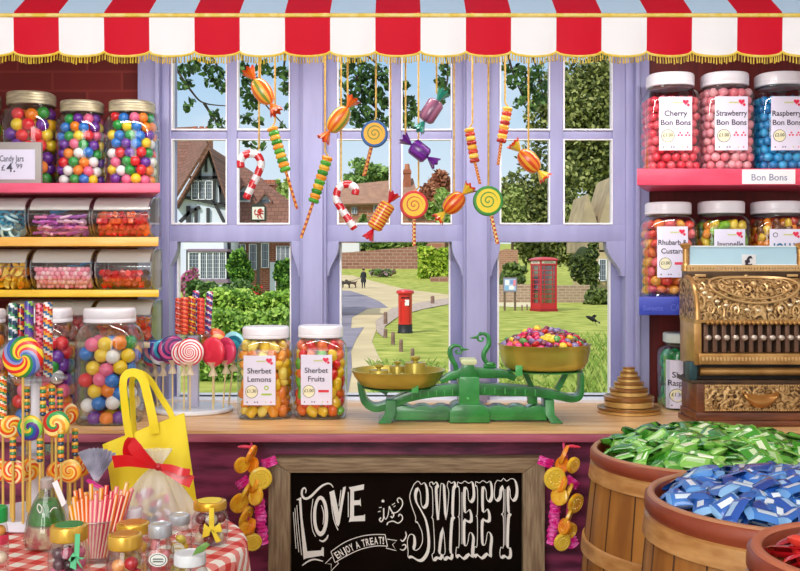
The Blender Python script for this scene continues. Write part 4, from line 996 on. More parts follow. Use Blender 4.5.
# ------------------------------------------------------------------ garlands of gold coins and pink wrappers
pinkw = mat('#e0218f', .35, h2='#f070c0', scale=90, lo=.48, hi=.60); gold = mat('#f2a416', .3, h2='#fcd040', scale=60, coat=.4); goldl = mat('#fbd648', .3, coat=.4); orangew = mat('#f2820f', .3, coat=.4, h2='#f9ae2a', scale=50)
def garland(label, mir):
    Yg = CF - .006; fx = (lambda x: x) if not mir else (lambda x: 815 - x)
    t = thing('sweet_garland', label, 'garland', (xr(fx(255), Yg), Yg, zr(546, Yg)), 'gold coin garlands beside the chalkboard')
    zz = lambda x, y, d=0: P(fx(235 + x / 4.56), 430 + y / 4.56, Yg) + Vector((0, d, 0))
    cord = smooth_path([zz(66, 60, .016), zz(72, 78, .008), zz(60, 150, .0), zz(105, 230, .004), zz(60, 300, .0), zz(60, 400, .002), zz(80, 500, .004)], 5); MB().tube(cord, .003, 6).wbuild('string', mat('#c93a6a', .5), t)
    for i, (x, y, r, tilt, m) in enumerate(((38, 152, 27, .5, gold), (78, 108, 33, 1.0, orangew), (82, 158, 26, -.6, orangew), (122, 212, 37, .2, goldl), (92, 240, 30, -.9, orangew), (55, 282, 34, 1.0, gold), (100, 292, 30, -.5, gold), (24, 328, 33, .5, gold), (52, 392, 36, .9, gold), (78, 430, 27, -.8, orangew), (50, 452, 27, .4, gold), (58, 488, 28, .7, gold), (88, 500, 29, .3, goldl))):
        r_ = S(r / 4.56, Yg) * 1.4; M = Matrix.Rotation(tilt * .7, 3, 'Z') @ Matrix.Rotation(PI / 2 + tilt * .5, 3, 'X') @ Matrix.Rotation(tilt * .6, 3, 'Y')
        c = zz(x, y, -.020 + .008 * (i % 3)); b = MB(); b.lathe([(0, -.0036), (r_ * .78, -.0036), (r_ * .82, -.0046), (r_, -.003), (r_, .003), (r_ * .82, .0046), (r_ * .78, .0036), (0, .0036)], c, 22, M=M, cap=False)
        for k in range(10):
            a = 2 * PI * k / 10; b.sph(c + M @ Vector((math.cos(a) * r_ * .5, math.sin(a) * r_ * .5, .0036)), r_ * .09, 5, 4); b.sph(c + M @ Vector((math.cos(a) * r_ * .5, math.sin(a) * r_ * .5, -.0036)), r_ * .09, 5, 4)
        b.wbuild('gold_coin', m, t)
    for (x, y, w_, h_, a) in ((155, 145, 66, 42, .3), (35, 238, 62, 40, .6), (112, 345, 46, 66, 0.05), (116, 410, 48, 70, -.1), (124, 480, 50, 80, .05), (40, 510, 60, 46, -.4)):
        b = MB(); c = zz(x, y, .002); ca, sa = math.cos(a if not mir else -a), math.sin(a if not mir else -a); w2, h2 = S(w_ / 4.56, Yg) / 2, S(h_ / 4.56, Yg) / 2
        def wr(u, v):
            lx, lz = (u - .5) * 2 * w2, (v - .5) * 2 * h2; k = 1 + .12 * math.sin(v * 19)
            return c + Vector((lx * ca * k - lz * sa, -.009 * math.sin(u * PI) * (1 + .3 * math.cos(v * 25)), lx * sa * k + lz * ca))
        b.grid(wr, 8, 14); b.wbuild('pink_wrapper', pinkw, t, solid=.0008)
    b = MB(); b.tube(smooth_path([zz(85, 85, -.004), zz(60, 74, -.006), zz(15, 76, -.002)] if not mir else [zz(72, 85, -.004), zz(50, 72, -.006), zz(0, 78, -.002)], 4), [.003, .005, .006, .007, .006, .007, .006, .005, .003][:9], 8, flat=.6); b.wbuild('ribbon_end', mat('#d8203a', .35, h2='#f05a7a', scale=60), t)
garland('garland of gold coins and pink wrappers on the yellow bag side of the chalkboard', False)
garland('garland of gold coins and pink wrappers on the barrel side of the chalkboard', True)
# ------------------------------------------------------------------ striped canopy over the window
YA = 2.05
m_red = mat('#cf0c2a', .65, spec=.2); m_whi = mat('#f4f4f8', .65, spec=.2); m_blu = mat('#bddcf6', .65, spec=.2)
aw = thing('striped_canopy', 'red and white striped canopy with a scalloped gold-fringed edge over the window', 'canopy', (0, YA, zr(62, YA)))
PW = 45.2; P0 = 13.8
zt_, zb_ = zr(15.8, YA), zr(51.8, YA); bl, br = -3, 21
X0a, X1a = xr(P0 + PW * bl, YA), xr(P0 + PW * br, YA)
def sheet(name, mats, parity_first):
    b = MB(); n = 10
    for k in range(bl, br):
        xa, xb = xr(P0 + PW * k, YA), xr(P0 + PW * (k + 1), YA)
        def fn(u, v):
            x = xa + (xb - xa) * u; sc_ = math.sin(PI * u) ** .62
            zlow = zb_ - S(6.2, YA) * sc_; return Vector((x, YA - .012 * math.sin(PI * u) * v ** 1.2 + .003 * v, zt_ + (zlow - zt_) * v))
        b.grid(fn, n, 6, k % 2)
    return b.wbuild(name, mats, aw, smooth=60, solid=.0025)
sheet('valance', [m_red, m_whi], 0)
ZTOP = 2.27; YTOP = 2.63
b = MB()
for k in range(bl, br):
    xa, xb = xr(P0 + PW * k, YA), xr(P0 + PW * (k + 1), YA)
    b.grid(lambda u, v: Vector((xa + (xb - xa) * u, YA + (YTOP - YA) * v, zt_ + .008 + (ZTOP - zt_) * v - .01 * math.sin(PI * u) * math.sin(PI * v))), 2, 4, k % 2)
b.wbuild('canopy_cloth', [m_red, m_blu], aw, solid=.0025)
m_cord = mat('#e8c84a', .4, h2='#f4e08a', scale=60)
MB().tube([(X0a, YA - .004, zr(15.8, YA)), (X1a, YA - .004, zr(15.8, YA))], S(2.0, YA), 10).wbuild('gold_piping', m_cord, aw)
b = MB()
for k in range(bl, br):
    for i in range(1): 
        pts = []
        for j in range(15):
            u = j / 14; x = xr(P0 + PW * (k + u), YA); pts.append((x, YA - .016 * math.sin(PI * u), zb_ - S(6.2, YA) * math.sin(PI * u) ** .62))
        b.tube(pts, S(1.25, YA), 6)
b.wbuild('scalloped_edge', mat('#f0cf3a', .4, h2='#f8e27a', scale=80), aw)
b = MB(); rr = random.Random(5)
for k in range(bl, br):
    for j in range(17):
        u = (j + .5) / 17; x = xr(P0 + PW * (k + u), YA); z = zb_ - S(6.2, YA) * math.sin(PI * u) ** .62; y = YA - .015 * math.sin(PI * u)
        L = S(rr.uniform(6.2, 8.2), YA); dx = rr.uniform(-.0012, .0012)
        b.tube([(x, y, z), (x + dx, y - .001, z - L)], [.0011, .0017], 5, m=rr.choice((0, 0, 1)))
b.wbuild('fringe', [mat('#dcbb2e', .5), mat('#a8891e', .5)], aw)

# ------------------------------------------------------------------ sweets hanging on gold cords under the canopy
YH = 2.13; ZH = zt_ + .008 + (ZTOP - zt_) * (YH - YA) / (YTOP - YA) - .004
m_gc = mat('#c99a3c', .45, h2='#e6c468', scale=120)
def h_(px, py, Y=YH): return P(px, py, Y)
GH = 'sweets hanging on gold cords under the canopy'
def hanger(name, label, cat, c, top, cx, Y=YH):
    t = thing(name, label, cat, h_(c[0], c[1], Y), GH)
    zc_ = h_(top[0], top[1], Y); zh = zt_ + .008 + (ZTOP - zt_) * (Y - YA) / (YTOP - YA) - .012
    MB().tube([(xr(cx, Y), Y, zh), (xr(cx, Y), Y, zc_.z + .01), (zc_.x, Y, zc_.z)], S(.95, Y), 7).wbuild('cord', m_gc, t)
    return t
def wrapped(label, c, ea, eb, cx, cols, endc, r=9.5, shape='oval', top=None, rimc=None, Y=YH):
    """a sweet twisted in paper: ends ea and eb are the middles of the two fans"""
    t = hanger('wrapped_sweet', label, 'sweet', c, top or c, cx, Y)
    A, B = h_(*ea, Y), h_(*eb, Y); d = (B - A).normalized(); L = (B - A).length; M = rot_to(d); C_ = (A + B) / 2; r_ = S(r, Y)
    ln = L / 2 - S(4.2, Y)
    if shape == 'oval': prof = [(.12 * r_, -ln)] + [(r_ * math.sin(PI * i / 12) ** .8, -ln * math.cos(PI * i / 12)) for i in range(1, 12)] + [(.12 * r_, ln)]
    else: prof = [(.15 * r_, -ln), (.75 * r_, -ln * .92), (r_, -ln * .72), (r_, ln * .72), (.75 * r_, ln * .92), (.15 * r_, ln)]
    k = len(cols); b = MB()
    if shape == 'band': 
        n = 15; prof = [(.15 * r_, -ln), (.8 * r_, -ln * .93)] + [(r_ * (1 - .04 * (i % 2)), -ln * .8 + ln * 1.6 * i / n) for i in range(n + 1)] + [(.8 * r_, ln * .93), (.15 * r_, ln)]
        b.lathe(prof, C_, 26, M=M, cf=lambda i, j: (i // 1) % k)
    else: b.lathe(prof, C_, 36, M=M, cf=lambda i, j: (j // 2) % k)
    b.wbuild('paper_body', [mat(h, .28, coat=.5) for h in cols], t, smooth=60)
    for sgn in (-1, 1):
        b = MB(); z0 = ln * .97 * sgn; z1 = (L / 2 + S(6.5, Y)) * sgn
        def fan(u, v):
            a = 2 * PI * u; w_ = r_ * (.13 + 1.2 * v ** .8) * (1 + .16 * math.sin(a * 7) * v); zz = z0 + (z1 - z0) * v * (1 - .10 * math.cos(a * 7 + 1) * v)
            return C_ + M @ Vector((math.cos(a) * w_, math.sin(a) * w_ * .55, zz))
        b.grid(fan, 42, 5, cf=lambda i, j: 1 if j == 4 else 0); b.wbuild('paper_end', [mat(endc, .3, coat=.4), mat(rimc or endc, .3, coat=.4)], t, smooth=60)
def twist(label, p0, p1, p2, cx, cols, r=5.8, n=10, Y=2.166):
    t = hanger('twisted_lollipop', label, 'lollipop', p0, p0, cx, Y)
    A, B, C_ = h_(*p0, Y), h_(*p1, Y), h_(*p2, Y); L = (B - A).length; M = rot_to(B - A) @ Matrix.Rotation(0, 3, 'X'); r_ = S(r, Y); b = MB(); k = len(cols)
    prof = [(0, 0)]
    for i in range(n):
        for j in range(5): prof.append((r_ * (.72 + .28 * math.sin(PI * (j + .5) / 5)), L * (i + (j + .5) / 5) / n))
    prof.append((0, L))
    b.lathe(prof, A, 22, M=M, cap=False, cf=lambda i, j: ((i + 4 + (1 if 4 < j < 16 else 0) * 1) // 5) % k)
    b.wbuild('candy_head', [mat(h, .2, coat=.6) for h in cols], t, smooth=50)
    striped_stick(t, B, C_, S(1.5, Y), '#f2a52c', '#b03a12', 'stick')
def striped_stick(t, A, B, r, h1, h2, name, n=14):
    b = MB(); pts = [A + (B - A) * i / n for i in range(n + 1)]
    b.tube(pts, r, 9, cf=lambda i, j: (i + j // 3) % 2); b.wbuild(name, [mat(h1, .4), mat(h2, .4)], t)
def disc(label, c, r, stick, cx, face, line, rim, Y=YH):
    t = hanger('disc_lollipop', label, 'lollipop', c, (c[0], c[1] - r + 1), cx, Y); r_ = S(r, Y)
    b = MB(); b.lathe([(0, -.008), (r_ * .78, -.008), (r_ * .84, -.0095), (r_ * .95, -.0085), (r_, -.004), (r_, .004), (r_ * .95, .0085), (r_ * .8, .009), (0, .008)], (0, 0, 0), 44, M=Matrix.Rotation(PI / 2, 3, 'X'), cap=False)
    b.build('candy_disc', swirl([face], twist=3.4, rad=r_, rim=rim, rimr=.80, spiral=line, rough=.5, name='spiral_disc'), t, smooth=50)
    a = h_(c[0], c[1], Y); s_ = h_(*stick, Y); d = (s_ - a).normalized(); striped_stick(t, a + d * r_ * .92, s_, S(1.9, Y), '#f6dd7a' if 'blue' not in label else '#e8a03c', '#c8321e' if 'blue' not in label else '#a8421e', 'stick')
def cane(label, ptsx, cx, r=4.0, Y=2.168):
    pp = smooth_path([h_(*p, Y) for p in ptsx], 7); top = min(ptsx, key=lambda p: p[1])
    t = hanger('candy_cane', label, 'candy cane', top, top, cx, Y)
    n = len(pp); ln = [0]
    for a, c in zip(pp, pp[1:]): ln.append(ln[-1] + (c - a).length)
    b = MB(); b.tube(pp, [S(r, Y) * (.8 if i in (0, n - 1) else 1) for i in range(n)], 16, cf=lambda i, j: int(ln[i] / S(7, Y) + j / 16 * .9) % 2, up=Vector((0, 1, 0)))
    b.wbuild('cane', [mat('#d81224', .18, coat=.7), mat('#f4f1f4', .18, coat=.7)], t, smooth=60)
OR = ['#f59a1e', '#e8681a', '#f7c048', '#8aa03c', '#f2b23a', '#e8681a']
wrapped('orange and gold striped wrapped sweet nearest the shelves, high up', (263, 92), (252, 76), (273, 107), 260, OR, '#f5761e', 9.5, rimc='#e84a14')
wrapped('orange and gold striped wrapped sweet hanging above the red-striped one in the middle bay', (338, 119), (350, 104), (327, 135), 347.5, OR, '#f5761e', 9.5, rimc='#e84a14', top=(350, 104))
wrapped('red and yellow banded wrapped sweet with red paper ends', (381, 216), (391, 199), (371, 233), 390.5, ['#d8301e', '#f4c03a'], '#d8162a', 8.2, 'band', top=(391, 199))
wrapped('plain purple wrapped sweet', (420, 151), (408, 142), (431, 160), 405.5, ['#6a1f92', '#7d2da8', '#58177c'], '#6a1f92', 8.5, 'cyl', top=(408, 142))
wrapped('pink sweet with teal paper ends', (431, 111), (440, 97), (422, 125), 436.5, ['#9a5a7e', '#b0708e', '#7e4a6e'], '#1f9a84', 8.6, 'cyl', top=(440, 97))
wrapped('orange striped wrapped sweet with yellow ends, next to the green-rimmed lollipop', (454, 203), (466, 191), (442, 215), 454, ['#f28a1e', '#e0481a', '#f7b83a', '#e0481a'], '#f4d23a', 9.5, rimc='#e8481a', top=(458, 198))
wrapped('orange striped wrapped sweet with yellow ends, hanging alone nearest the red shelf', (529, 161), (517, 148), (541, 174), 528.5, ['#f28a1e', '#e0481a', '#f7b83a', '#e0481a'], '#f4d23a', 9.5, rimc='#e8481a', top=(524, 155))
GT = ['#2f8f1e', '#f59a1e', '#4aa82a', '#f2b42a']
twist('green and orange twisted lollipop pointing down past the candy cane', (272, 127), (286, 172), (297, 209), 275, GT)
twist('green and orange twisted lollipop in front of the window post', (328, 156), (313, 203), (301, 238), 325, GT)
RT = ['#b3261e', '#f2b43a', '#d8402a', '#f7cf52']
twist('red and yellow twisted lollipop above the green-rimmed disc', (469, 128), (475, 163), (480, 184), 472.5, RT, 5.2, 8)
twist('red and yellow twisted lollipop hung highest, beside the orange striped sweet', (508, 107), (501, 143), (498, 165), 505, RT, 5.2, 8)
disc('yellow spiral lollipop with a blue rim', (374.5, 134), 13.5, (364, 176), 376, '#f5b82a', '#7a8a2a', '#1f62a8')
disc('yellow spiral lollipop with a red rim', (414, 205), 14.2, (414, 246), 418.5, '#f8cf2e', '#d8541e', '#d8241e', Y=2.168)
disc('yellow spiral lollipop with a green rim', (488, 201), 15, (497.5, 244), 488.5, '#f4d828', '#4a962a', '#2f9432')
cane('red and white candy cane beside the green twisted lollipop, crook turned to the shelves', [(241, 168), (241, 160), (245, 155), (252, 153.5), (258, 156), (261, 163), (259, 171), (251, 188), (246, 199)], 259)
cane('red and white candy cane in the middle bay, crook turned to the other sweets', [(355, 195), (355.5, 189), (351, 185), (345, 184.5), (339, 188), (336.5, 196), (338, 203), (347, 217), (355, 229)], 341)

# ------------------------------------------------------------------ barrels of wrapped sweets
m_st = mat('#8a5520', .42, h2='#b47a34', scale=3.2, stretch=(9, 9, 1), coat=.3, detail=5); m_hoop = mat('#a9743a', .4, h2='#c8965a', scale=5, stretch=(4, 4, 14), coat=.25); m_rim = mat('#7c321a', .42, h2='#96442a', scale=10, coat=.25)
def barrel(label, cx, cy, r, zr_, bulge=1.13, terracotta=False):
    t = thing('wooden_barrel', label, 'barrel', (cx, cy, 0), 'barrels of wrapped sweets')
    def rad_(z): 
        f = z / zr_; return r * (.97 + (bulge - .97) * math.sin(PI * min(max(f, 0), 1)) ** .9)
    b = MB(); n = 22; seg = 96; per = 6
    vs = []; Z_ = [zr_ * i / 16 * .972 for i in range(17)]
    b.lathe([(rad_(z), z) for z in Z_], seg=seg)
    o = b.build('staves', m_st, t, smooth=60)
    g = MB()
    for k in range(n):
        a = 2 * PI * (k + .3) / n
        g.tube([(math.cos(a) * rad_(z) , math.sin(a) * rad_(z), z) for z in Z_], .0016, 4)
    g.build('joint', mat('#4a2a10', .6), o)
    for f0, f1 in ((.944, .974), (.80, .83), (.34, .37), (.10, .14)):
        b = MB(); z0, z1 = zr_ * f0, zr_ * f1
        b.lathe([(rad_(z0) + .001, z0), (rad_(z0) + .006, z0 + .002), (rad_(z1) + .006, z1 - .002), (rad_(z1) + .001, z1)], seg=72, cap=False); b.build('hoop', m_hoop, t, smooth=50)
    b = MB(); zl = zr_ * .974; w_ = .011
    b.lathe([(rad_(zl) + .001, zl), (r + .004, zr_ - .018), (r + .003, zr_ - .004), (r - .002, zr_), (r - w_ + .002, zr_ + .001), (r - w_, zr_ - .004), (r - w_ - .002, zr_ - .05), (0, zr_ - .052)], seg=80, cap=False); b.build('rim', [m_rim], t, smooth=50)
    b = MB(); b.tube([(math.cos(a) * (r - w_ / 2), math.sin(a) * (r - w_ / 2), zr_ - .001) for a in [2 * PI * i / 80 for i in range(80)]], w_ * .48, 8, closed=True, flat=.7); b.build('rim_edge', mat('#b9805a', .4, coat=.2) if not terracotta else mat('#b86a4a', .45), t)
    return t
def packet_mesh(h, h2, lab, w_, d_, th):
    b = MB()
    def fn(sgn):
        return lambda u, v: Vector(((u - .5) * w_, (v - .5) * d_ * (1 + .12 * abs(2 * u - 1) ** 3), sgn * th * (max(0, 1 - (2 * u - 1) ** 6) ** .5) * (1 - .65 * (2 * v - 1) ** 4) + .004 * w_ * math.sin(v * 20) * (abs(2 * u - 1) > .8)))
    def cf(i, j): return 2 if (2 <= i <= 5 and 2 <= j <= 3 and lab) else (1 if i in (0, 7) else 0)
    b.grid(fn(1), 8, 6, cf=cf); b.grid(fn(-1), 8, 6, cf=cf)
    return b.mesh('wrapped_toffee', [mat(h, .18, coat=.6), mat(h2, .18, coat=.6), mat(lab or h, .25, coat=.4)], smooth=60, weld=True)
def heap(cx, cy, r, zrim, meshes, words, where, n, n2, dome, size, hs, ymin=None):
    z0 = zrim - .014
    for i in range(n):
        rho = (r - .020) * math.sqrt((i + .5) / n); a = i * 2.39996
        z = z0 + dome * (1 - (rho / r) ** 2) + R.uniform(-.004, .008) + .004; k = R.randrange(len(meshes))
        sl = -math.atan(2 * dome * rho / r ** 2)
        x_, y_ = cx + rho * math.cos(a), cy + rho * math.sin(a)
        if abs(x_ / y_ * F) > 440: continue
        o = inst('wrapped_toffee', meshes[k], (x_, y_, z), (0, 0, 0), size * R.uniform(.85, 1.12))
        M = Matrix.Rotation(a, 4, 'Z') @ Matrix.Rotation(-sl * .8, 4, 'Y') @ Matrix.Rotation(R.uniform(-.55, .55), 4, 'X') @ Matrix.Rotation(R.uniform(-.4, .4), 4, 'Y') @ Matrix.Rotation(R.uniform(0, 6.3), 4, 'Z')
        o.rotation_euler = M.to_euler(); tag(o, '%s foil-wrapped toffee heaped in the %s' % (words[k], where), 'sweet', 'wrapped toffees in the ' + where)
    b = MB()
    for i in range(n2):
        rho = (r - .042) * math.sqrt((i + .5) / n2); a = i * 2.39996 + 2; zc_ = z0 - .012 + dome * (1 - (rho / r) ** 2)
        M = Matrix.Rotation(R.uniform(0, 6), 3, 'Z') @ Matrix.Rotation(R.uniform(-.3, .3), 3, 'X'); b.obox((cx + rho * math.cos(a), cy + rho * math.sin(a), zc_), (size * .05, size * .028, size * .014), M, m=i % len(hs))
    stuff(b.build('wrapped_toffee_filling', [mat(h, .3, coat=.4) for h in hs], at=(cx, cy, z0), bevel=0), 'mass of wrapped toffees under the top layer in the ' + where, 'sweets')
B1 = ((712 - 400) / F * 1.86, 1.86, 118 / F * 1.86, ZC - 181 / F * 1.86)
B2 = ((792 - 400) / F * 1.33, 1.33, 141 / F * 1.33, ZC - 228 / F * 1.33)
B3 = ((888 - 400) / F * .90, .90, 130 / F * .90, ZC - 285 / F * .90)
barrel('large wooden barrel heaped with green wrapped toffees, standing against the counter', *B1)
barrel('wooden barrel heaped with blue wrapped toffees, in front of the green one', *B2)
barrel('small barrel with a terracotta rim holding red wrapped toffees, in the picture corner', *B3, terracotta=True)
gm = [packet_mesh('#3f9a2a', '#7ec24e', '#cfe6b8', .062, .032, .008), packet_mesh('#2f7f22', '#5aa83a', None, .062, .030, .008), packet_mesh('#6ab83a', '#98d060', '#e4f0d0', .060, .032, .008), packet_mesh('#8ccc5a', '#4f9f32', '#b8dca0', .058, .030, .008)]
heap(B1[0], B1[1], B1[2] - .012, B1[3], gm, ['green', 'dark green', 'bright green', 'pale green'], 'barrel against the counter', 172, 150, .044, 1.0, ['#2f7a22', '#256a1c', '#3f8a2e'])
bm_ = [packet_mesh('#1f55b4', '#3f7fd4', '#a8cdf0', .052, .030, .009), packet_mesh('#163f94', '#2f66b8', None, .050, .030, .009), packet_mesh('#3a7ed0', '#6aa6e4', '#d8eaf8', .050, .028, .009), packet_mesh('#2a68c0', '#8abdec', '#e6f2fb', .048, .030, .009)]
heap(B2[0], B2[1], B2[2] - .012, B2[3], bm_, ['blue', 'dark blue', 'light blue', 'blue and white'], 'barrel in front of the green one', 150, 120, .032, .95, ['#1a3f8c', '#15346f', '#2450a0'])
rm_ = [packet_mesh('#c8161e', '#e84a3a', '#f0a090', .046, .024, .006), packet_mesh('#a8101a', '#d82a2a', None, .046, .024, .006), packet_mesh('#e0342a', '#f07a5a', '#f6c8b8', .044, .024, .006)]
heap(B3[0], B3[1], B3[2] - .014, B3[3] - .002, rm_, ['red', 'dark red', 'bright red'], 'small barrel in the corner', 90, 60, .018, .9, ['#8c1016', '#a81a1e'])
# ------------------------------------------------------------------ round table with a gingham cloth
TZ = .879; TX, TY, TR = (60 - 400) / F * 1.6, 1.6, .297
t = thing('round_table', 'round table hidden under the red gingham cloth', 'table', (TX, TY, 0))
b = MB(); b.lathe([(0, TZ - .03), (TR - .01, TZ - .03), (TR - .006, TZ - .004), (0, TZ - .004)], (TX, TY, 0), 48, cap=False); b.wbuild('table_top', wood, t)
b = MB(); b.lathe([(.16, .001), (.16, .03), (.03, .06), (.03, TZ - .03)], (TX, TY, 0), 24); b.wbuild('pedestal', wood, t)
def gingham():
    m, nt, b = _new('gingham'); tc = N(nt, 'ShaderNodeTexCoord'); mp = N(nt, 'ShaderNodeMapping'); mp.inputs['Rotation'].default_value = (0, 0, .35)
    sp = N(nt, 'ShaderNodeSeparateXYZ'); nt.links.new(tc.outputs['Object'], mp.inputs['Vector']); nt.links.new(mp.outputs[0], sp.inputs[0])
    def op(o, a, c):
        n = N(nt, 'ShaderNodeMath', operation=o)
        for i, v in enumerate((a, c)):
            if isinstance(v, (int, float)): n.inputs[i].default_value = v
            elif v is not None: nt.links.new(v, n.inputs[i])
        return n.outputs[0]
    sx = op('GREATER_THAN', op('FRACT', op('MULTIPLY', sp.outputs[0], 25), None), .5); sy = op('GREATER_THAN', op('FRACT', op('MULTIPLY', op('SUBTRACT', sp.outputs[1], sp.outputs[2]), 25), None), .5)
    cr = N(nt, 'ShaderNodeValToRGB'); cr.color_ramp.interpolation = 'CONSTANT'; e = cr.color_ramp.elements; e.new(.5)
    for q_, p_, c_ in zip(e, (0, .3, .8), ('#f6efe6', '#e88a80', '#d2352f')): q_.position = p_; q_.color = lin(c_)
    nt.links.new(op('MULTIPLY', op('ADD', sx, sy), .5), cr.inputs['Fac']); nt.links.new(cr.outputs[0], b.inputs['Base Color']); b.inputs['Roughness'].default_value = .8
    return m
b = MB()
prof = [(.0, 0), (.1, 0), (.2, 0), (.27, 0), (.292, -.0005), (.299, -.003), (.304, -.010)] + [(.305 + .0015 * i, -.012 - .035 * i) for i in range(1, 11)]
vs = []; seg = 120
for r_, z_ in prof:
    for j in range(seg):
        a = 2 * PI * j / seg; k = max(0, -z_ - .01) * .09 * math.sin(a * 13 + math.sin(a * 3) * 1.5); vs.append((math.cos(a) * (r_ + k), math.sin(a) * (r_ + k), z_))
fs = [(i * seg + j, i * seg + (j + 1) % seg, (i + 1) * seg + (j + 1) % seg, (i + 1) * seg + j) for i in range(len(prof) - 1) for j in range(seg)]
b.add(vs, fs); o = b.build('tablecloth', gingham(), smooth=80, weld=True); o.location = (TX, TY, TZ - .0005)
tag(o, 'red and white gingham tablecloth draped over the round table', 'tablecloth')
TT = TZ + .0008

# ------------------------------------------------------------------ swirl lollipops
SW = {}
def lolly_head(cols, arms, tw, r, rim=None, th=.2):
    k = (tuple(cols), arms, tw, round(r, 4))
    if k not in SW:
        b = MB(); h_ = r * th; b.lathe([(0, -h_), (r * .75, -h_), (r * .93, -h_ * .7), (r, 0), (r * .93, h_ * .7), (r * .75, h_), (0, h_)], (0, 0, 0), 36, M=Matrix.Rotation(PI / 2, 3, 'X'), cap=False)
        SW[k] = b.mesh('candy_head', swirl(cols, arms, tw, r, name='swirl_candy'), smooth=60)
    return SW[k]
def lolly(label, px, py, r, Y, zbase, cols, arms=3, tw=1.6, turn=0.0, group=None, stick='#d9b45a', wrap=False, dx=0.0):
    c = P(px, py, Y); r_ = S(r, Y); t = thing('swirl_lollipop', label, 'lollipop', (c.x + dx, Y, zbase), group)
    o = bpy.data.objects.new('candy_head', lolly_head(cols, arms, tw, r_)); COL.objects.link(o); o.parent = t; o.location = (-dx, 0, c.z - zbase); o.rotation_euler = (0, R.uniform(0, 6), turn)
    MB().tube([(0, 0, .0005), (-dx, 0, c.z - zbase - r_ * .9)], .0023, 8).build('stick', mat(stick, .5), t)
    if wrap:
        b = MB(); zz = c.z - zbase - r_
        b.lathe([(r_ * .45, zz + r_ * .35), (r_ * .16, zz - .001), (r_ * .14, zz - .006), (r_ * .34, zz - .022)], (-dx, 0, 0), 14, cap=False); b.build('cellophane_wrapper', film('#f3e4c4', .55, .2), t)
    return t
def rod(label, px, y0, y1, Y, zb, cols, r, group, lean=0.0, stripe=1.4, kind='candy_rod'):
    A = Vector((P(px, y0, Y).x, Y, zb if y1 is None else zr(y1, Y))); B = P(px + lean, y0, Y); t = thing(kind, label, 'candy stick', (A.x, Y, zb), group)
    n = 34; pts = [A + (B - A) * i / n for i in range(n + 1)]; k = len(cols); r_ = S(r, Y)
    b = MB(); b.tube(pts, [r_ * (.8 if i in (0, n) else 1) for i in range(n + 1)], 14, cf=lambda i, j: int((i * .75 + j * k * stripe / 14)) % k); b.wbuild('candy_body', [mat(h, .2, coat=.5) for h in cols], t, smooth=60)
    if y1 is not None and A.z - zb > .012: MB().tube([(A.x, Y, zb + .0005), A], .0023, 8).wbuild('stick', mat('#d9b45a', .5), t)
    return t
def beads(label, px, y0, y1, Y, zb, cols, r, group, n=8):
    A, B = P(px, y0, Y), P(px, y1, Y); t = thing('twisted_lollipop', label, 'lollipop', (A.x, Y, zb), group); L = A.z - B.z; r_ = S(r, Y); prof = [(0, 0)]
    for i in range(n):
        for j in range(4): prof.append((r_ * (.7 + .3 * math.sin(PI * (j + .5) / 4)), L * (i + (j + .5) / 4) / n))
    prof.append((0, L)); b = MB(); k = len(cols); b.lathe(prof, B, 14, cap=False, cf=lambda i, j: ((i + 3) // 4 + (j // 7)) % k); b.wbuild('candy_head', [mat(h, .2, coat=.5) for h in cols], t, smooth=50)
    MB().tube([(A.x, Y, zb + .0005), B], .0023, 8).wbuild('stick', mat('#d9b45a', .5), t)
# stand with tiers at the picture's edge
YT = 1.75; sxp = 36; SX = xr(sxp, YT)
st = thing('lollipop_stand', 'tiered white lollipop stand crowded with swirl lollipops on the gingham table', 'stand', (SX, YT, TT))
b = MB(); b.lathe([(.082, 0), (.086, .003), (.086, .016), (.082, .019), (0, .019)], seg=40); b.build('base_plate', mat('#dfe3ee', .3, coat=.3), st)
b = MB(); b.lathe([(.012, .019), (.010, .03), (.010, .30), (0, .302)], seg=16, cap=False); b.build('post', mat('#e8e8f2', .3), st)
ZB = TT + .0195; ZU = zr(376, YT)
b = MB(); z_ = ZU - TT; b.lathe([(0, z_ - .008), (.052, z_ - .008), (.054, z_ - .004), (.052, z_), (0, z_)], seg=32, cap=False); b.build('upper_plate', glass('#eef4f8', .12, 'acrylic', .05, .6), st)
b = MB(); z_ = zr(448, YT) - TT; b.lathe([(0, z_ - .008), (.040, z_ - .008), (.042, z_ - .004), (.040, z_), (0, z_)], seg=32, cap=False); b.build('middle_plate', glass('#eef4f8', .12, 'acrylic', .05, .6), st)
GS = 'lollipops on the tiered stand'
RB = ['#d8231e', '#f4c21e', '#1f8a3c', '#2a5ca8', '#7a86c0', '#f4c21e']
lolly('largest rainbow swirl lollipop, at the front of the tiered stand', 23, 357, 21, 1.655, ZB, ['#e0241e', '#f6cf2a', '#2a8a3a', '#3a62b0', '#8a94c8', '#e0241e', '#f6cf2a'], 2, 1.1, 0, GS)
OS = ['#f08a1e', '#f8d24a', '#e8541a', '#f8e6a0']; BG = ['#2a9a4a', '#1f4fa0', '#5a2a8a', '#8ad04a', '#f2d23a']; GY = ['#f2a02a', '#f8dc5a', '#2f9a4a', '#c8281e', '#f8e08a']; OR2 = ['#e8481a', '#f8b83a', '#f28a2a', '#fbe0a0']
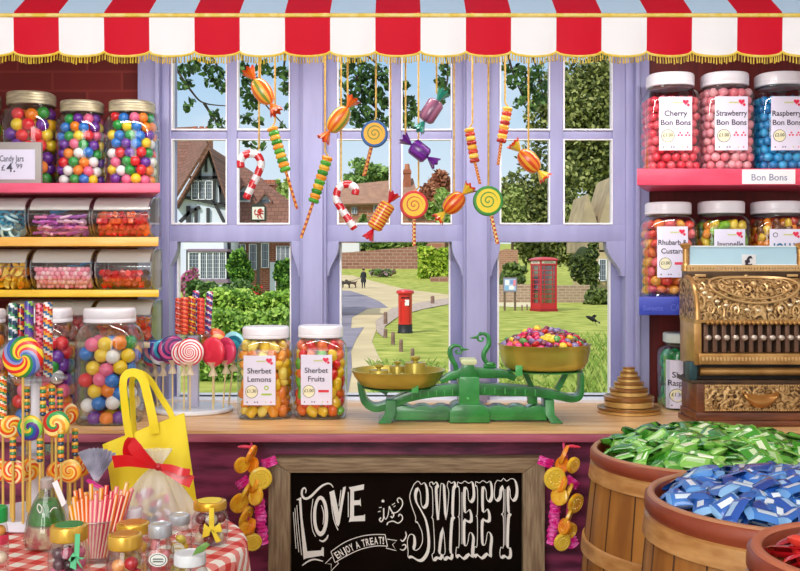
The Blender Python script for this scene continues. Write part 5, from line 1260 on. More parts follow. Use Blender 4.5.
for (lab, px, py, r, Y, cols, arms, tw, turn) in (
        ('orange swirl lollipop below the largest rainbow lollipop, by the picture edge', 11, 427, 12, 1.69, OS, 2, 1.4, .6), ('blue and green swirl lollipop in the middle row of the tiered stand', 30, 428, 13, 1.672, BG, 1, 1.0, 0),
        ('orange and cream striped lollipop behind the blue and green one', 40, 415, 12.5, 1.76, OS, 3, 1.2, -.3), ('green, yellow and red swirl lollipop in the middle row, beside the gumball jar', 56, 424, 14, 1.68, GY, 1, 1.0, 0),
        ('edge-on orange lollipop behind the green, yellow and red one', 68, 414, 11, 1.79, OR2, 2, 1.3, .7), ('orange swirl lollipop in the lowest row, cut by the picture edge', -3, 470, 12, 1.70, OR2, 2, 1.5, .4),
        ('orange and cream rose swirl lollipop in the lowest row above the bare sticks', 14, 472, 12.5, 1.673, ['#e8541a', '#f8c85a', '#d8402a', '#fbe6b0'], 2, 1.6, 0), ('edge-on orange lollipop in the lowest row beside the rose swirl', 29, 470, 11.5, 1.70, OS, 2, 1.3, .75),
        ('edge-on red-orange lollipop in the lowest row, next to the bottle neck', 57, 472, 11, 1.725, OR2, 2, 1.3, .6), ('yellow and orange swirl lollipop in the lowest row above the straws', 70, 471, 12, 1.69, ['#f6a82a', '#f8dc7a', '#e8641a', '#f8c04a'], 1, 1.9, 0),
        ('edge-on orange lollipop at the end of the lowest row by the cellophane fan', 82, 466, 11, 1.745, OR2, 2, 1.2, .8)):
    lolly(lab, px, py, r, Y, ZB if abs(px - sxp) < 34 else TT, cols, arms, tw, turn, GS)
for i, (px, y0, cols, lean, w_) in enumerate(((13, 303, ['#1f4a6a', '#e8eef0', '#2a8a5a', '#16304a'], 0, 'navy, white and green'), (21, 304, ['#c8281e', '#16304a', '#f4d24a', '#8a1a4a'], 0, 'red, navy and yellow'), (29, 301, ['#5a3a9a', '#2a4a8a', '#8ac04a', '#7a4aa0'], 0, 'purple and green'), (40, 303, ['#d8284a', '#f07a9a', '#8a1f3a', '#f4a0a8'], 0, 'red and pink'), (48, 302, ['#d8381e', '#f0f0e8', '#2a6a9a', '#e8a02a'], 0, 'red, white and blue'))):
    rod('tall %s candy stick standing on top of the tiered stand' % w_, px, y0, None, 1.73 + .012 * (i % 2), ZU + .0008, cols, 4.6, GS, lean)
rod('orange and white candy stick beside the picture edge, left of the bare post', 3, 376, 428, 1.70, TT, ['#e8541a', '#f8e8d0', '#2a8a4a', '#f2a02a'], 3.8, GS)
NY = ['#2f8a4a', '#f2b83a', '#16405a', '#f08a2a']
for (px, y0, y1, Y, w_) in ((27, 386, 412, 1.74, 'under the largest rainbow lollipop'), (43, 386, 416, 1.70, 'above the orange striped lollipop'), (52, 385, 412, 1.72, 'third along, above the green and yellow swirl'), (60, 388, 411, 1.74, 'nearest the gumball jar, upper row'),
                             (13, 437, 461, 1.665, 'between the orange lollipops'), (40, 438, 462, 1.675, 'under the blue and green lollipop'), (61, 430, 462, 1.665, 'in front of the green, yellow and red swirl'), (75, 428, 456, 1.72, 'lower row, nearest the gumball jar')):
    beads('green and yellow twisted lollipop ' + w_, px, y0, y1, Y, ZB if abs(px - sxp) < 32 else TT, NY, 3.4, GS)
# small stand on the counter
YL2 = 2.49; LX = xr(193.5, YL2)
ls = thing('lollipop_stand', 'round white lollipop stand on the counter beside the Sherbet Lemons jar', 'stand', (LX, YL2, CT + .0005))
b = MB(); b.lathe([(.098, 0), (.101, .003), (.101, .008), (.097, .011), (0, .011)], seg=44); b.build('base_plate', mat('#e9edf5', .3, coat=.3), ls)
b = MB(); b.box(-.013, .013, -.012, .012, .011, zr(336, YL2) - CT); b.build('post', mat('#c9c7e2', .35), ls, bevel=.002)
zq = zr(334, YL2); b = MB(); b.lathe([(0, zq - CT - .01), (.044, zq - CT - .01), (.046, zq - CT - .005), (.044, zq - CT), (0, zq - CT)], seg=32, cap=False); b.build('upper_plate', glass('#f2f2f8', .15, 'acrylic', .05, .6), ls)
GL2 = 'lollipops on the round white counter stand'; ZL2 = CT + .012
RW = ['#e0404a', '#f8eef0', '#d8283a', '#fbf4f4']
for (lab, px, py, r, dy, cols, arms, tw, turn) in (
        ('rainbow lollipop seen edge-on at the gumball jar end of the counter stand', 147, 353, 14, .0, ['#e84a2a', '#f4d23a', '#2a9a6a', '#3a6ac0', '#c03a8a'], 2, 1.3, .85), ('blue and pink lollipop seen edge-on, second from the gumball jar', 155, 353.5, 14, -.02, ['#c03a6a', '#2a4a9a', '#e89ab0', '#2a8ab0'], 2, 1.3, .75),
        ('navy and turquoise lollipop seen edge-on, third from the gumball jar', 163, 353, 14, -.04, ['#2a3a7a', '#3aa0c0', '#7a3a8a', '#e0e4f0'], 2, 1.3, .65), ('purple swirl lollipop behind the red and white swirl', 172.5, 350, 14.5, -.062, ['#5a2a6a', '#a83a7a', '#3a2a6a', '#c8508a'], 2, 1.5, .5),
        ('red and white spiral lollipop, front of a pair on the counter stand', 190, 352, 14, -.078, RW, 1, 3.2, 0), ('red and white spiral lollipop half behind its twin', 184, 353.5, 13, -.068, RW, 1, 3.0, .1),
        ('plain strawberry red lollipop right of the white post', 213, 352, 15, -.06, ['#e0304a', '#e83e56', '#d82a44'], 1, .3, -.5), ('plain rose pink lollipop between the red one and the blue one', 226, 351, 14, -.035, ['#d83a62', '#e0466e', '#c83258'], 1, .3, -.65),
        ('turquoise lollipop nearest the Sherbet Lemons jar', 233.5, 347, 15.5, .01, ['#1f8fa8', '#3ab0c4', '#17708a', '#9adbe4'], 1, 1.2, -.5), ('orange lollipop at the back of the counter stand', 214, 341, 13, .04, ['#f0761e', '#f8b44a', '#e8541a'], 2, 1.2, 0)):
    x_ = P(px, py, YL2 + dy).x; inside = math.hypot(x_ - LX, dy) < .09
    k_ = .088 / max(math.hypot(x_ - LX, dy), .088); lolly(lab, px, py, r, YL2 + dy, ZL2, cols, arms, tw, turn, GL2, wrap=True, stick='#e2cf9a', dx=(x_ - LX) * (k_ - 1))
RS = ['#c8281e', '#e85a3a', '#8a1a1a', '#f0a09a']
for i, (px, y0, cols, w_) in enumerate(((179, 298, RS, 'red twisted candy stick at the shelf end of the bundle'), (184.5, 297, ['#d8301e', '#f07a4a', '#a81f1a'], 'orange red candy stick, second in the bundle'), (192, 296, ['#b8241e', '#f4d23a', '#7a2a6a', '#e8642a'], 'red candy stick with yellow and purple bands in the middle of the bundle'),
        (201, 298, ['#d8281e', '#e8543a', '#9a1a1e'], 'plain red twisted candy stick, fourth in the bundle'), (196, 290.5, ['#3a3f8a', '#d8486a', '#e8e8f4', '#3a3f8a'], 'blue, white and pink candy stick standing up behind the bundle'), (207.5, 291.5, ['#3a3a8a', '#f0e8f0', '#c83a5a', '#5a3a8a'], 'blue, white and pink candy stick leaning out towards the window'))):
    rod(w_, px, y0, None, YL2 + (-.022 if i < 4 and i % 2 else (.022 if i > 3 else .0)), zq + .0005, cols, 3.9 if i < 4 else 3.4, GL2, lean=2.5 if i == 5 else 0)

# ------------------------------------------------------------------ small jars and bottles on the table
goldm = mat('#d9a52e', .25, metal=.6, h2='#f0c860', scale=20); silv = mat('#c6ccd4', .25, metal=.5, coat=.3)
SPROF = [(.80, 0, 2.2), (.95, .03, 2.2), (1, .10, 2.2), (1, .56, 2.2), (.96, .66, 2.2), (.84, .75, 2), (.80, .78, 2), (.80, .85, 2)]
def small_jar(label, px, w, ytop, Y, lidm, topm, kind, cols, r, cat='jar', where='', names='sweet', lidr=.92, lidz=.80, prof=SPROF, fillto=.78, gold=True):
    cx = xr(px, Y); rx = S(w, Y) / 2; h = zr(ytop, Y) - TT; t = thing('sweet_jar' if 'bottle' not in label else 'sweet_bottle', label, cat, (cx, Y, TT), 'small jars on the gingham table')
    b = MB(); b.lathe([(q_[0] * rx, q_[1] * h, 2.2) for q_ in prof], seg=36); b.f = b.f[:-1]; b.mi = b.mi[:-1]; b.build('glass_body', gl_jar, t)
    lr = rx * lidr; b = MB(); b.lathe([(lr * .97, h * lidz), (lr, h * (lidz + .01)), (lr, h * .955), (lr * .96, h * .985), (lr * .80, h), (lr * .78, h * .99), (0, h * .99)], seg=32, cap=False); lo_ = b.build('lid', lidm, t)
    if topm: 
        b = MB(); b.lathe([(0, h * .995), (lr * .74, h * .995), (lr * .72, h * 1.004), (0, h * 1.006)], seg=28, cap=False); b.build('lid_disc', topm, lo_)
    J = dict(zb=TT, h=h, rx=rx, ry=rx, cx=cx, cy=Y, prof=prof, lab=None, sy=1.0, n=2.0)
    if kind:
        radf = lambda z: max(interp_r(prof, min(max((z - TT) / h, .03), .85)) * rx - .0015, .004)
        fill(kind, cols, cx, Y, TT + .002, TT + h * fillto, radf, 1.0, 2.0, r, where, 'sweet', names, tight=.95)
    return t, cx, rx, h
t, cx, rx, h = small_jar('small jar with a green lid and a pale green clover bow', 69, 40, 524, 1.33, goldm, mat('#1f8a4a', .4), 'ball', {'#5a2a3a': 'plum', '#e8709a': 'pink', '#3a1f24': 'dark', '#a83a5a': 'berry'}, .0085, where='green-lidded jar')
b = MB(); Y_ = 1.33 - rx - .002
clover = mat('#5fc08a', .45)
def pl_(px, py, d=0): return P(px, py, Y_ - d)
b.prism([pl_(75, 534), pl_(80, 534), pl_(79, 560), pl_(74, 560)], (0, .0015, 0))
for (ox, oy) in ((-6, 1), (6, -1), (-3.5, 7), (4, 6)):
    b.prism([pl_(76.5, 557, .001), pl_(76.5 + ox * .5 - oy * .5, 557 + oy * .5 + ox * .5 - 2, .001), pl_(76.5 + ox * 1.3 - oy * .3, 557 + oy * 1.2 + 2, .001), pl_(76.5 + ox * .9 + oy * .4, 557 + oy * 1.3 + 4, .001)], (0, .0015, 0))
b.wbuild('clover_bow', clover, t)
small_jar('small jar with a gold lid and bright round sweets, nearest to the straws', 125, 37, 533, 1.31, goldm, mat('#c8893a', .3, metal=.4), 'ball', {'#e84a6a': 'pink', '#c8202e': 'red', '#2f9a5a': 'green', '#f4a05a': 'peach', '#7ab0d8': 'blue'}, .0092, where='gold-lidded jar near the straws')
small_jar('small jar with a gold lid, behind the other gold-lidded jar', 133, 36, 522, 1.44, goldm, mat('#c8893a', .3, metal=.4), 'ball', {'#b8863a': 'amber', '#e8b04a': 'gold', '#8a4a2a': 'brown'}, .0095, where='gold-lidded jar at the back')
def oval_label(t, px, py, rx_, ry_, Y, face, edge, lines):
    b = MB(); fn = lambda x, y: P(x, y, Y); disc2d(b, fn, px, py, rx_, 0, 24, ry_); 
    b2 = [P(px + rx_ * .86 * math.cos(a), py + ry_ * .84 * math.sin(a), Y - .0003) for a in [2 * PI * i / 24 for i in range(24)]]; b.add(b2, [tuple(range(24))], 1)
    b3 = [P(px + rx_ * .78 * math.cos(a), py + ry_ * .74 * math.sin(a), Y - .0006) for a in [2 * PI * i / 24 for i in range(24)]]; b.add(b3, [tuple(range(24))], 0)
    for k in range(lines):
        pp = [P(px - rx_ * .55 + rx_ * 1.1 * i / 16, py - ry_ * .12 + k * ry_ * .36 + ry_ * .10 * math.sin(i * 2.1 + k), Y - .0012) for i in range(17)]
        b.tube(pp, S(.45, Y), 4, m=1)
    b.wbuild('paper_label', [mat(face, .5), mat(edge, .5)], t, smooth=0)
BOT = [(.86, 0, 2.2), (.97, .02, 2.2), (1, .06, 2.2), (1, .62, 2.2), (.92, .70, 2.2), (.74, .76, 2), (.70, .80, 2), (.70, .86, 2)]
t, cx, rx, h = small_jar('pink bottle of sweets with a silver cap and an oval label', 160, 28, 523, 1.335, silv, None, 'boiled', {'#e88a92': 'pink', '#d8606e': 'rose', '#f4b8b8': 'pale pink'}, .0095, where='pink bottle', prof=BOT, lidr=.84, lidz=.83)
oval_label(t, 158, 560, 9.5, 7, 1.335 - rx - .001, '#e6e8e2', '#3a4a48', 2)
t, cx, rx, h = small_jar('yellow bottle of sweets with a silver cap, behind the pink one', 179, 26, 514, 1.43, silv, None, 'boiled', {'#f0c81e': 'yellow', '#f8dc4a': 'lemon', '#e8b41a': 'gold'}, .0092, where='yellow bottle', prof=BOT, lidr=.84, lidz=.85)
oval_label(t, 178, 549, 6.5, 6, 1.43 - rx - .001, '#f4f2e8', '#d8c04a', 1)
small_jar('small jar with a plain white lid, behind the straws', 133, 19, 508, 1.545, mat('#d8d6de', .35), None, 'ball', {'#e88a9a': 'pink', '#f4c0b8': 'pale pink'}, .008, where='white-lidded jar behind the straws', lidr=.95)
t, cx, rx, h = small_jar('small jar with a yellow lid and a yellow bow, at the table edge', 210, 36, 500, 1.61, goldm, mat('#e8d21e', .4), 'ball', {'#7a2a2e': 'dark red', '#e8d8b8': 'cream', '#a83a3e': 'red', '#4a1f22': 'brown'}, .0095, where='yellow-lidded jar')
Y_ = 1.61 - rx - .002; yel = mat('#f2da3a', .4); b = MB()
b.prism([P(209, 508, Y_), P(214, 508, Y_), P(214, 530, Y_), P(209, 530, Y_)], (0, .0015, 0)); b.wbuild('ribbon', yel, t)
for pts in ([(211, 529), (204, 524), (202, 538), (209, 536)], [(212, 529), (220, 523), (222, 532), (213, 533)], [(211, 531), (216, 543), (221, 541), (214, 530)]):
    b = MB(); b.prism([P(x, y, Y_ - .001) for x, y in pts], (0, .004, 0)); b.wbuild('bow_loop', yel, t, bevel=.0006)
t, cx, rx, h = small_jar('small jar with a green lid cut by the picture edge, in front of the stand', -2, 20, 506, 1.40, mat('#1f9a4a', .4), None, 'ball', {'#f0a04a': 'orange', '#f4dcc0': 'cream', '#e83a5a': 'pink'}, .008, where='jar cut by the picture edge')
b = MB(); b.lathe([(rx * 1.005, h * .52), (rx * 1.01, h * .53), (rx * 1.01, h * .63), (rx * 1.005, h * .64)], seg=24, cap=False); b.build('pink_band', mat('#e03a5a', .4), t)
# striped humbug jar with a leaf
t, cx, rx, h = small_jar('low jar of black and white humbugs tied with a green leaf', 190, 36, 552, 1.29, mat('#d8dde0', .35), None, 'boiled', {'#1c1c1e': 'black', '#e8ecea': 'white', '#3a4440': 'dark grey'}, .0088, where='humbug jar', names='humbug', lidr=.88)
b = MB(); b.prism([P(x, y, 1.29 - rx) for x, y in ((192, 556), (196, 548), (206, 542), (210, 545), (203, 552))], (0, .003, 0)); b.wbuild('leaf', mat('#7a9a4a', .5, h2='#5a8a3a', scale=60), t, bevel=.0006)
# milk bottle
Yb_ = 1.585; bx = xr(47, Yb_); bz = lambda y: zr(y, Yb_) - TT
t = thing('sweet_bottle', 'cone-shaped clear bottle with green and pink sweets beside the lollipop stand', 'bottle', (bx, Yb_, TT), 'small jars on the gingham table')
hb_ = bz(479); pb = [(.028, 0), (.034, .004), (.036, .012), (.036, bz(533)), (.030, bz(515)), (.021, bz(501)), (.011, bz(490)), (.0085, bz(482)), (.0085, hb_)]
b = MB(); b.lathe([(r_ , z_) for r_, z_ in pb], seg=32, cap=False); b.build('glass_body', glass('#e2efe0', .07, 'green_glass', .03, .8), t)
b = MB(); b.lathe([(0, .003), (.030, .004), (.033, .012), (.033, bz(533)), (.030, bz(524)), (0, bz(521))], seg=28, cap=False); b.build('pink_filling', mat('#d86a7a', .4, h2='#f2c8b8', scale=50, lo=.45, hi=.6), t)
b = MB(); b.lathe([(0, bz(523)), (.029, bz(522)), (.0275, bz(515)), (.0215, bz(503)), (.015, bz(499)), (0, bz(498))], seg=28, cap=False); b.build('green_filling', mat('#4a9a3a', .4, h2='#2a6a24', scale=60), t)
b = MB(); b.lathe([(.0092, bz(489)), (.0105, bz(487)), (.0105, hb_), (.007, hb_ + .003), (0, hb_ + .003)], seg=18, cap=False); b.build('cap', mat('#b8aea8', .4, metal=.3), t)
b = MB(); yq = Yb_ - .036; b.prism([P(52, 483, yq), P(57, 480, yq), P(66, 503, yq), P(62, 507, yq)], (0, .0012, 0)); b.wbuild('paper_tag', mat('#f0eef2', .5), t)
b = MB(); yq = Yb_ - .0375; pts = smooth_path([P(37, 508, yq), P(38.5, 504, yq), P(42, 508, yq), P(40, 513, yq), P(37, 508, yq)], 4); b.tube(pts, .0008, 5, m=0)
b.tube(smooth_path([P(50, 512, yq), P(53, 508, yq), P(57, 508, yq)], 4), .0008, 5, m=0); b.wbuild('white_scroll', mat('#f6f6f0', .5), t)
# straws in a tumbler
Ys = 1.525; gx = xr(98, Ys); gr = S(26, Ys); gh = zr(517, Ys) - TT
t = thing('glass_tumbler', 'clear glass tumbler packed with candy straws', 'glass', (gx, Ys, TT)); b = MB(); b.lathe([(gr * .80, 0), (gr * .86, .003), (gr, gh), (gr * .97, gh), (gr * .84, .006), (0, .006)], seg=36); b.build('glass_body', gl_jar, t)
MB().tube([(math.cos(a) * gr * .985, math.sin(a) * gr * .985, gh) for a in [2 * PI * i / 36 for i in range(36)]], .0012, 6, closed=True).build('rim', glass('#eef4f4', .3, 'rim_glass', .05, .9), t)
SC = {'#f5b01e': 'yellow', '#f07a2a': 'orange', '#ee4a6a': 'pink', '#f4859a': 'pale pink', '#e8343a': 'red', '#f7c85a': 'pale yellow'}; sh_ = list(SC)
for row in range(2):
    n = 13 if row == 0 else 12
    for i in range(n):
        u = (i + .5) / n * 2 - 1; a0 = gr * .62 * u; dy = (-.62 if row == 0 else .1) * gr * math.sqrt(max(0.05, 1 - u * u * .8))
        tx = xr(103 + 31 * u, Ys); ty = zr(R.uniform(486, 497) - row * 4 + 6 * (u < -.7), Ys)
        hh = sh_[R.randrange(2) if u < -.4 and R.random() < .7 else R.randrange(6)]
        bot_ = Vector((gx + a0, Ys + dy, TT + .0075)); top_ = Vector((tx, Ys + dy * 1.35, ty)); t = MB()
        d = top_ - bot_; n2 = 20
        t.tube([bot_ + d * k / n2 for k in range(n2 + 1)], .0036, 10, cf=lambda i_, j: 1 if j == 2 else 0); o = t.build('candy_straw', [mat(hh, .3, coat=.3), mat('#f8dcc0', .3, coat=.3)], at=bot_, smooth=60)  # pale strip is a painted highlight along the straw
        tag(o, '%s candy straw standing in the glass tumbler' % SC[hh], 'straw', 'candy straws in the glass tumbler')
# yellow bag
Yy = 1.80
yb = thing('tote_bag', 'bright yellow cloth tote bag standing behind the tied cellophane bag', 'bag', (xr(158, Yy), Yy, TT))
ym = mat('#f2d90f', .65, h2='#f7e23a', scale=6); 
def bag(u, v, s):
    bl_, br_, tl_, tr_ = (116, 513.5), (198, 513.5), (103.5, 444), (184, 413)
    lx = bl_[0] + (tl_[0] - bl_[0]) * v, bl_[1] + (tl_[1] - bl_[1]) * v; rx_ = br_[0] + (tr_[0] - br_[0]) * v, br_[1] + (tr_[1] - br_[1]) * v
    px, py = lx[0] + (rx_[0] - lx[0]) * u, lx[1] + (rx_[1] - lx[1]) * u
    p = P(px, py, Yy); k = math.sin(PI * u) ** .5; wv = .0035 * math.sin(u * 17 + v * 5) * v + .004 * math.sin(u * 9 - v * 7) * (1 - v * .5)
    p.y += s * (.026 * k * (1 - .55 * v) + .002) + wv * (1 if s < 0 else .3); p.z = max(p.z, TT + .003); return p
b = MB(); b.grid(lambda u, v: bag(u, v, -1), 26, 18); b.wbuild('front_panel', ym, yb, smooth=70, solid=.0012); b = MB(); b.grid(lambda u, v: bag(u, v, 1), 26, 18); b.wbuild('back_panel', ym, yb, smooth=70, solid=.0012)
for sx in (0, 1):
    b = MB(); b.grid(lambda u, v: bag(sx, v, -1 + 2 * u), 6, 18); b.wbuild('side_gusset', ym, yb, smooth=70)
b = MB(); b.grid(lambda u, v: bag(u, 0, -1 + 2 * v) + Vector((0, 0, .0003)), 20, 4); b.wbuild('bag_base', ym, yb, solid=.0008)
def strap(ptsx, y0, w_):
    pp = smooth_path([P(x, y, y0 + d) for x, y, d in ptsx], 5); b = MB(); n = len(pp); vs = []
    for i, p in enumerate(pp):
        d = (pp[min(i + 1, n - 1)] - pp[max(i - 1, 0)]).normalized(); nn = Vector((-d.z, .35, d.x)).normalized(); ww = S(w_, Yy) / 2
        vs += [p + nn * ww, p - nn * ww]
    b.add(vs, [(2 * i, 2 * i + 1, 2 * i + 3, 2 * i + 2) for i in range(n - 1)]); b.wbuild('handle', ym, yb, smooth=70, solid=.0016)
strap([(131, 445, 0), (127, 425, -.004), (124, 400, -.006), (123, 382, -.004), (127, 374, 0), (136, 373, 0), (143, 380, 0), (148, 398, -.003), (153, 420, -.004), (155, 434, 0)], Yy - .024, 8.5)
strap([(134, 434, .02), (132, 400, .01), (132, 380, .01), (139, 372.5, .01), (150, 380, .012), (160, 396, .016), (170, 412, .02), (174, 424, .02)], Yy + .004, 6)
# tied cellophane bag with red bow
Yc_ = 1.715; cbx = xr(158, Yc_)
cg = thing('cellophane_bag', 'clear white cellophane bag of sweets tied with a red bow', 'bag', (cbx, Yc_, TT)); ztie = zr(467, Yc_) - TT
def cello(u, v):
    a = 2 * PI * u; 
    if v < .8: f = v / .8; z_ = ztie * f; r_ = .066 * (1 - f) ** .62 + .004; 
    else: f = (v - .8) / .2; z_ = ztie + .03 * f; r_ = .004 + .02 * f
    k = 1 + .10 * math.sin(a * 6 + v * 4) + .05 * math.sin(a * 11)
    return Vector((math.cos(a) * r_ * k * 1.05, math.sin(a) * r_ * k * .62, z_ + .001))
b = MB(); b.grid(cello, 72, 22); b.build('cellophane', film('#eaf2fa', .34, .12), cg, smooth=50)
red = mat('#d3141f', .3, coat=.3)
def band(ptsx, ws, y0, name='bow_loop', m=red):
    pp = smooth_path([P(x, y, y0 + d) for x, y, d in ptsx], 4); n = len(pp); vs = []
    for i, p in enumerate(pp):
        d = (pp[min(i + 1, n - 1)] - pp[max(i - 1, 0)]).normalized(); nn = Vector((-d.z, .25, d.x)).normalized(); q_ = i / (n - 1) * (len(ws) - 1); j = min(int(q_), len(ws) - 2); ww = S(ws[j] + (ws[j + 1] - ws[j]) * (q_ - j), Yc_) / 2
        vs += [p + nn * ww, p - nn * ww]
    b = MB(); b.add(vs, [(2 * i, 2 * i + 1, 2 * i + 3, 2 * i + 2) for i in range(n - 1)]); b.wbuild(name, m, cg, smooth=70, solid=.0014)
y0 = Yc_ - .03
band([(158, 467, 0), (147, 459, -.012), (136, 449, -.014), (131, 441, -.006), (130, 452, .004), (138, 462, .008), (157, 468, .002)], [3, 9, 15, 10, 14, 8, 3], y0)
band([(158, 467, 0), (145, 464, -.008), (128, 461, -.01), (113, 462, -.004)], [4, 9, 12, 13], y0, 'ribbon_tail'); band([(158, 467, 0), (170, 472, -.006), (182, 478, -.008), (192, 482, -.006)], [4, 8, 11, 12], y0, 'ribbon_tail'); band([(158, 466, 0), (170, 468, -.012), (182, 472, -.016), (190, 472, -.01)], [4, 7, 8, 6], y0 - .004)
MB().sph(P(158.5, 467, y0 - .004), .0075, 12, 8, (1, .8, .9)).wbuild('knot', mat('#b01020', .35), cg)
CB = {'#c8202e': 'red', '#f2d21e': 'yellow', '#1f2238': 'dark blue', '#e84a6a': 'pink', '#e8e0e4': 'white'}; ch_ = list(CB)
for i in range(26):
    a = R.uniform(0, 2 * PI); f = R.uniform(.10, .62); rr_ = .052 * (1 - f) ** .6 * math.sqrt(R.uniform(.3, .9)); hh = ch_[i % 5]
    kind = 'stick' if hh == '#f2d21e' else 'boiled'
    o = inst('cellophane_sweet', proto(kind, hh), (cbx - .010 + math.cos(a) * rr_ * .9, Yc_ - abs(math.sin(a)) * rr_ * .45, TT + ztie * f), (R.uniform(0, 6), R.uniform(0, 6), R.uniform(0, 6)), .0085 if kind == 'boiled' else .006)
    tag(o, '%s sweet inside the clear bag tied with the red bow' % CB[hh], 'sweet', 'sweets in the clear bag with the red bow')
# silver fan topped bag
Yf_ = 1.70; fb = thing('gift_bag', 'small cellophane bag with a silver pleated fan top and a pink tie, behind the straws', 'bag', (xr(96, Yf_), Yf_, TT))
b = MB()
def fan(u, v):
    a = math.radians(118 - 62 * u); r_ = S(4 + 33 * v, Yf_); c = P(96, 485, Yf_) ; return Vector((c.x + math.cos(a) * r_, Yf_ + (.006 * v) * (1 if int(u * 18 + .01) % 2 else -1), c.z + math.sin(a) * r_))
b.grid(fan, 18, 3); b.wbuild('pleated_fan', mat('#b4b4c2', .25, metal=.55, h2='#e4e4ee', scale=40), fb, smooth=0, solid=.0008)
b = MB(); b.grid(lambda u, v: Vector((math.cos(2 * PI * u) * (.005 + .026 * math.sin(PI * min(v * .62 + .0, 1)) ) , math.sin(2 * PI * u) * (.005 + .02 * math.sin(PI * min(v * .62, 1))), (zr(485, Yf_) - TT) * (1 - v) + .001)), 24, 10); b.build('cellophane', film('#f4e0e6', .6, .15), fb, smooth=60)
b = MB(); pk = mat('#d8288a', .35); b.tube(smooth_path([P(88, 480, Yf_ - .008), P(94, 484, Yf_ - .014), P(101, 488, Yf_ - .016), P(106, 492, Yf_ - .012)], 4), [.004, .0055, .006, .0065, .006, .006, .006, .006, .006, .006, .0065, .007, .006][:13], 8, flat=.5); b.wbuild('pink_tie', pk, fb)
# ------------------------------------------------------------------ the village green outside the window
GP = [(3, -.55), (40, -.55), (87, -.37), (110, .7), (125, 1.75), (150, 3.0), (230, 7.5)]
def zg(Y):
    for a, c in zip(GP, GP[1:]):
        if a[0] <= Y <= c[0]: return a[1] + (c[1] - a[1]) * (Y - a[0]) / (c[0] - a[0])
    return GP[-1][1]
def G(px, py, e=0.0):
    Y = 3.5
    while Y < 229:
        if P(px, py, Y).z <= zg(Y): break
        Y += .1 if Y < 60 else .3
    return Vector((xr(px, Y), Y, zg(Y) + e))
grass = mat('#7f9038', .9, h2='#c2c268', scale=1.6, detail=8, spec=.1, lo=.3, hi=.72); grassd = mat('#5d7a2c', .9)
b = MB(); ys = [3.2, 8, 14, 20, 26, 32, 40, 50, 60, 72, 87, 98, 110, 117, 125, 150, 190, 230]
b.add([(x, Y, zg(Y) if x > -20 else min(zg(Y), -.37)) for Y in ys for x in (-160, -60, -25, -13, 8, 25, 60, 160)], [(i * 8 + j, i * 8 + j + 1, i * 8 + j + 9, i * 8 + j + 8) for i in range(len(ys) - 1) for j in range(7)])
struct(b.build('lawn', grass, smooth=0))
def patch(name, pts, m, e):
    v = [G(x, y, e) for x, y in pts]; b = MB(); b.add(v, [tuple(range(len(v)))])
    me = b.mesh(name, m, smooth=0); bm = bmesh.new(); bm.from_mesh(me); bmesh.ops.triangulate(bm, faces=bm.faces)
    for _ in range(5):
        es = [k for k in bm.edges if k.calc_length() > 3]
        if es: bmesh.ops.subdivide_edges(bm, edges=es, cuts=1); bmesh.ops.triangulate(bm, faces=bm.faces)
    for k in bm.verts: k.co.z = zg(k.co.y) + e
    bm.to_mesh(me); bm.free(); o = bpy.data.objects.new(name, me); COL.objects.link(o); return struct(o)
patch('path', [(318, 275), (340, 275), (352, 275.5), (372, 281), (400, 288), (452, 295), (476, 299), (476, 306), (452, 303), (424, 307), (394, 312), (378, 326), (372, 342), (379, 358), (392, 378), (402, 404), (312, 404), (312, 300)], mat('#d6c39c', .9, h2='#c4b28e', scale=.6, spec=.1), .012)
patch('road', [(318, 290), (350, 291), (366, 296), (380, 302), (388, 308), (368, 309), (352, 318), (351, 329), (364, 328), (356, 340), (351, 352), (352, 372), (346, 404), (312, 404), (312, 300)], mat('#958f9c', .9, h2='#857f8e', scale=.8, spec=.1), .022)  # grey is cast shade on the path put into colour; notch stays sunlit
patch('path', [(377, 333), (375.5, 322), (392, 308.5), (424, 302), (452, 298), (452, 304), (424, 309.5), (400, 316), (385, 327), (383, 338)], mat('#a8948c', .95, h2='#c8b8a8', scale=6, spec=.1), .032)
patch('path', [(490, 300), (512, 302), (545, 300.5), (552, 299), (552, 303.5), (535, 307), (512, 307.5), (490, 306)], mat('#d6caa8', .9, spec=.1), .02)
GRN = ['#3f6a22', '#5a8a2e', '#7aa63c', '#2f5220']
def leafmats(cols): return [mat(h, .6, spec=.25) for h in cols]
def leaves(mb, pts, size, nm=3, flat=None):
    for p in pts:
        a = Vector((R.gauss(0, 1), R.gauss(0, 1) - .6, R.gauss(0, 1) + .3)).normalized(); u = a.orthogonal().normalized(); v = a.cross(u); th = R.uniform(0, 6.28)
        u, v = u * math.cos(th) + v * math.sin(th), v * math.cos(th) - u * math.sin(th); s = size * R.uniform(.6, 1.25)
        mb.add([p - u * s, p - u * s * .3 + v * s * .52 + a * s * .08, p + u * s * .45 + v * s * .42, p + u * s, p + u * s * .45 - v * s * .42, p - u * s * .3 - v * s * .52 + a * s * .08], [(0, 1, 2, 3, 4, 5)], R.randrange(nm))
def blob_pts(c, rx, ry, rz_, n, clumps=14, front=True):
    cs = []
    for _ in range(clumps):
        d = Vector((R.gauss(0, 1), R.gauss(0, 1), R.gauss(0, 1))).normalized() * R.uniform(.35, .86)
        if front and d.y > .3: d.y *= -1
        cs.append(d)
    out = []
    for i in range(n):
        k = cs[R.randrange(clumps)]; d = Vector((R.gauss(0, 1), R.gauss(0, 1), R.gauss(0, 1))).normalized() * (R.random() ** .5) * .36
        q_ = k + d; out.append(Vector((c[0] + q_.x * rx, c[1] + q_.y * ry, c[2] + q_.z * rz_)))
    return out
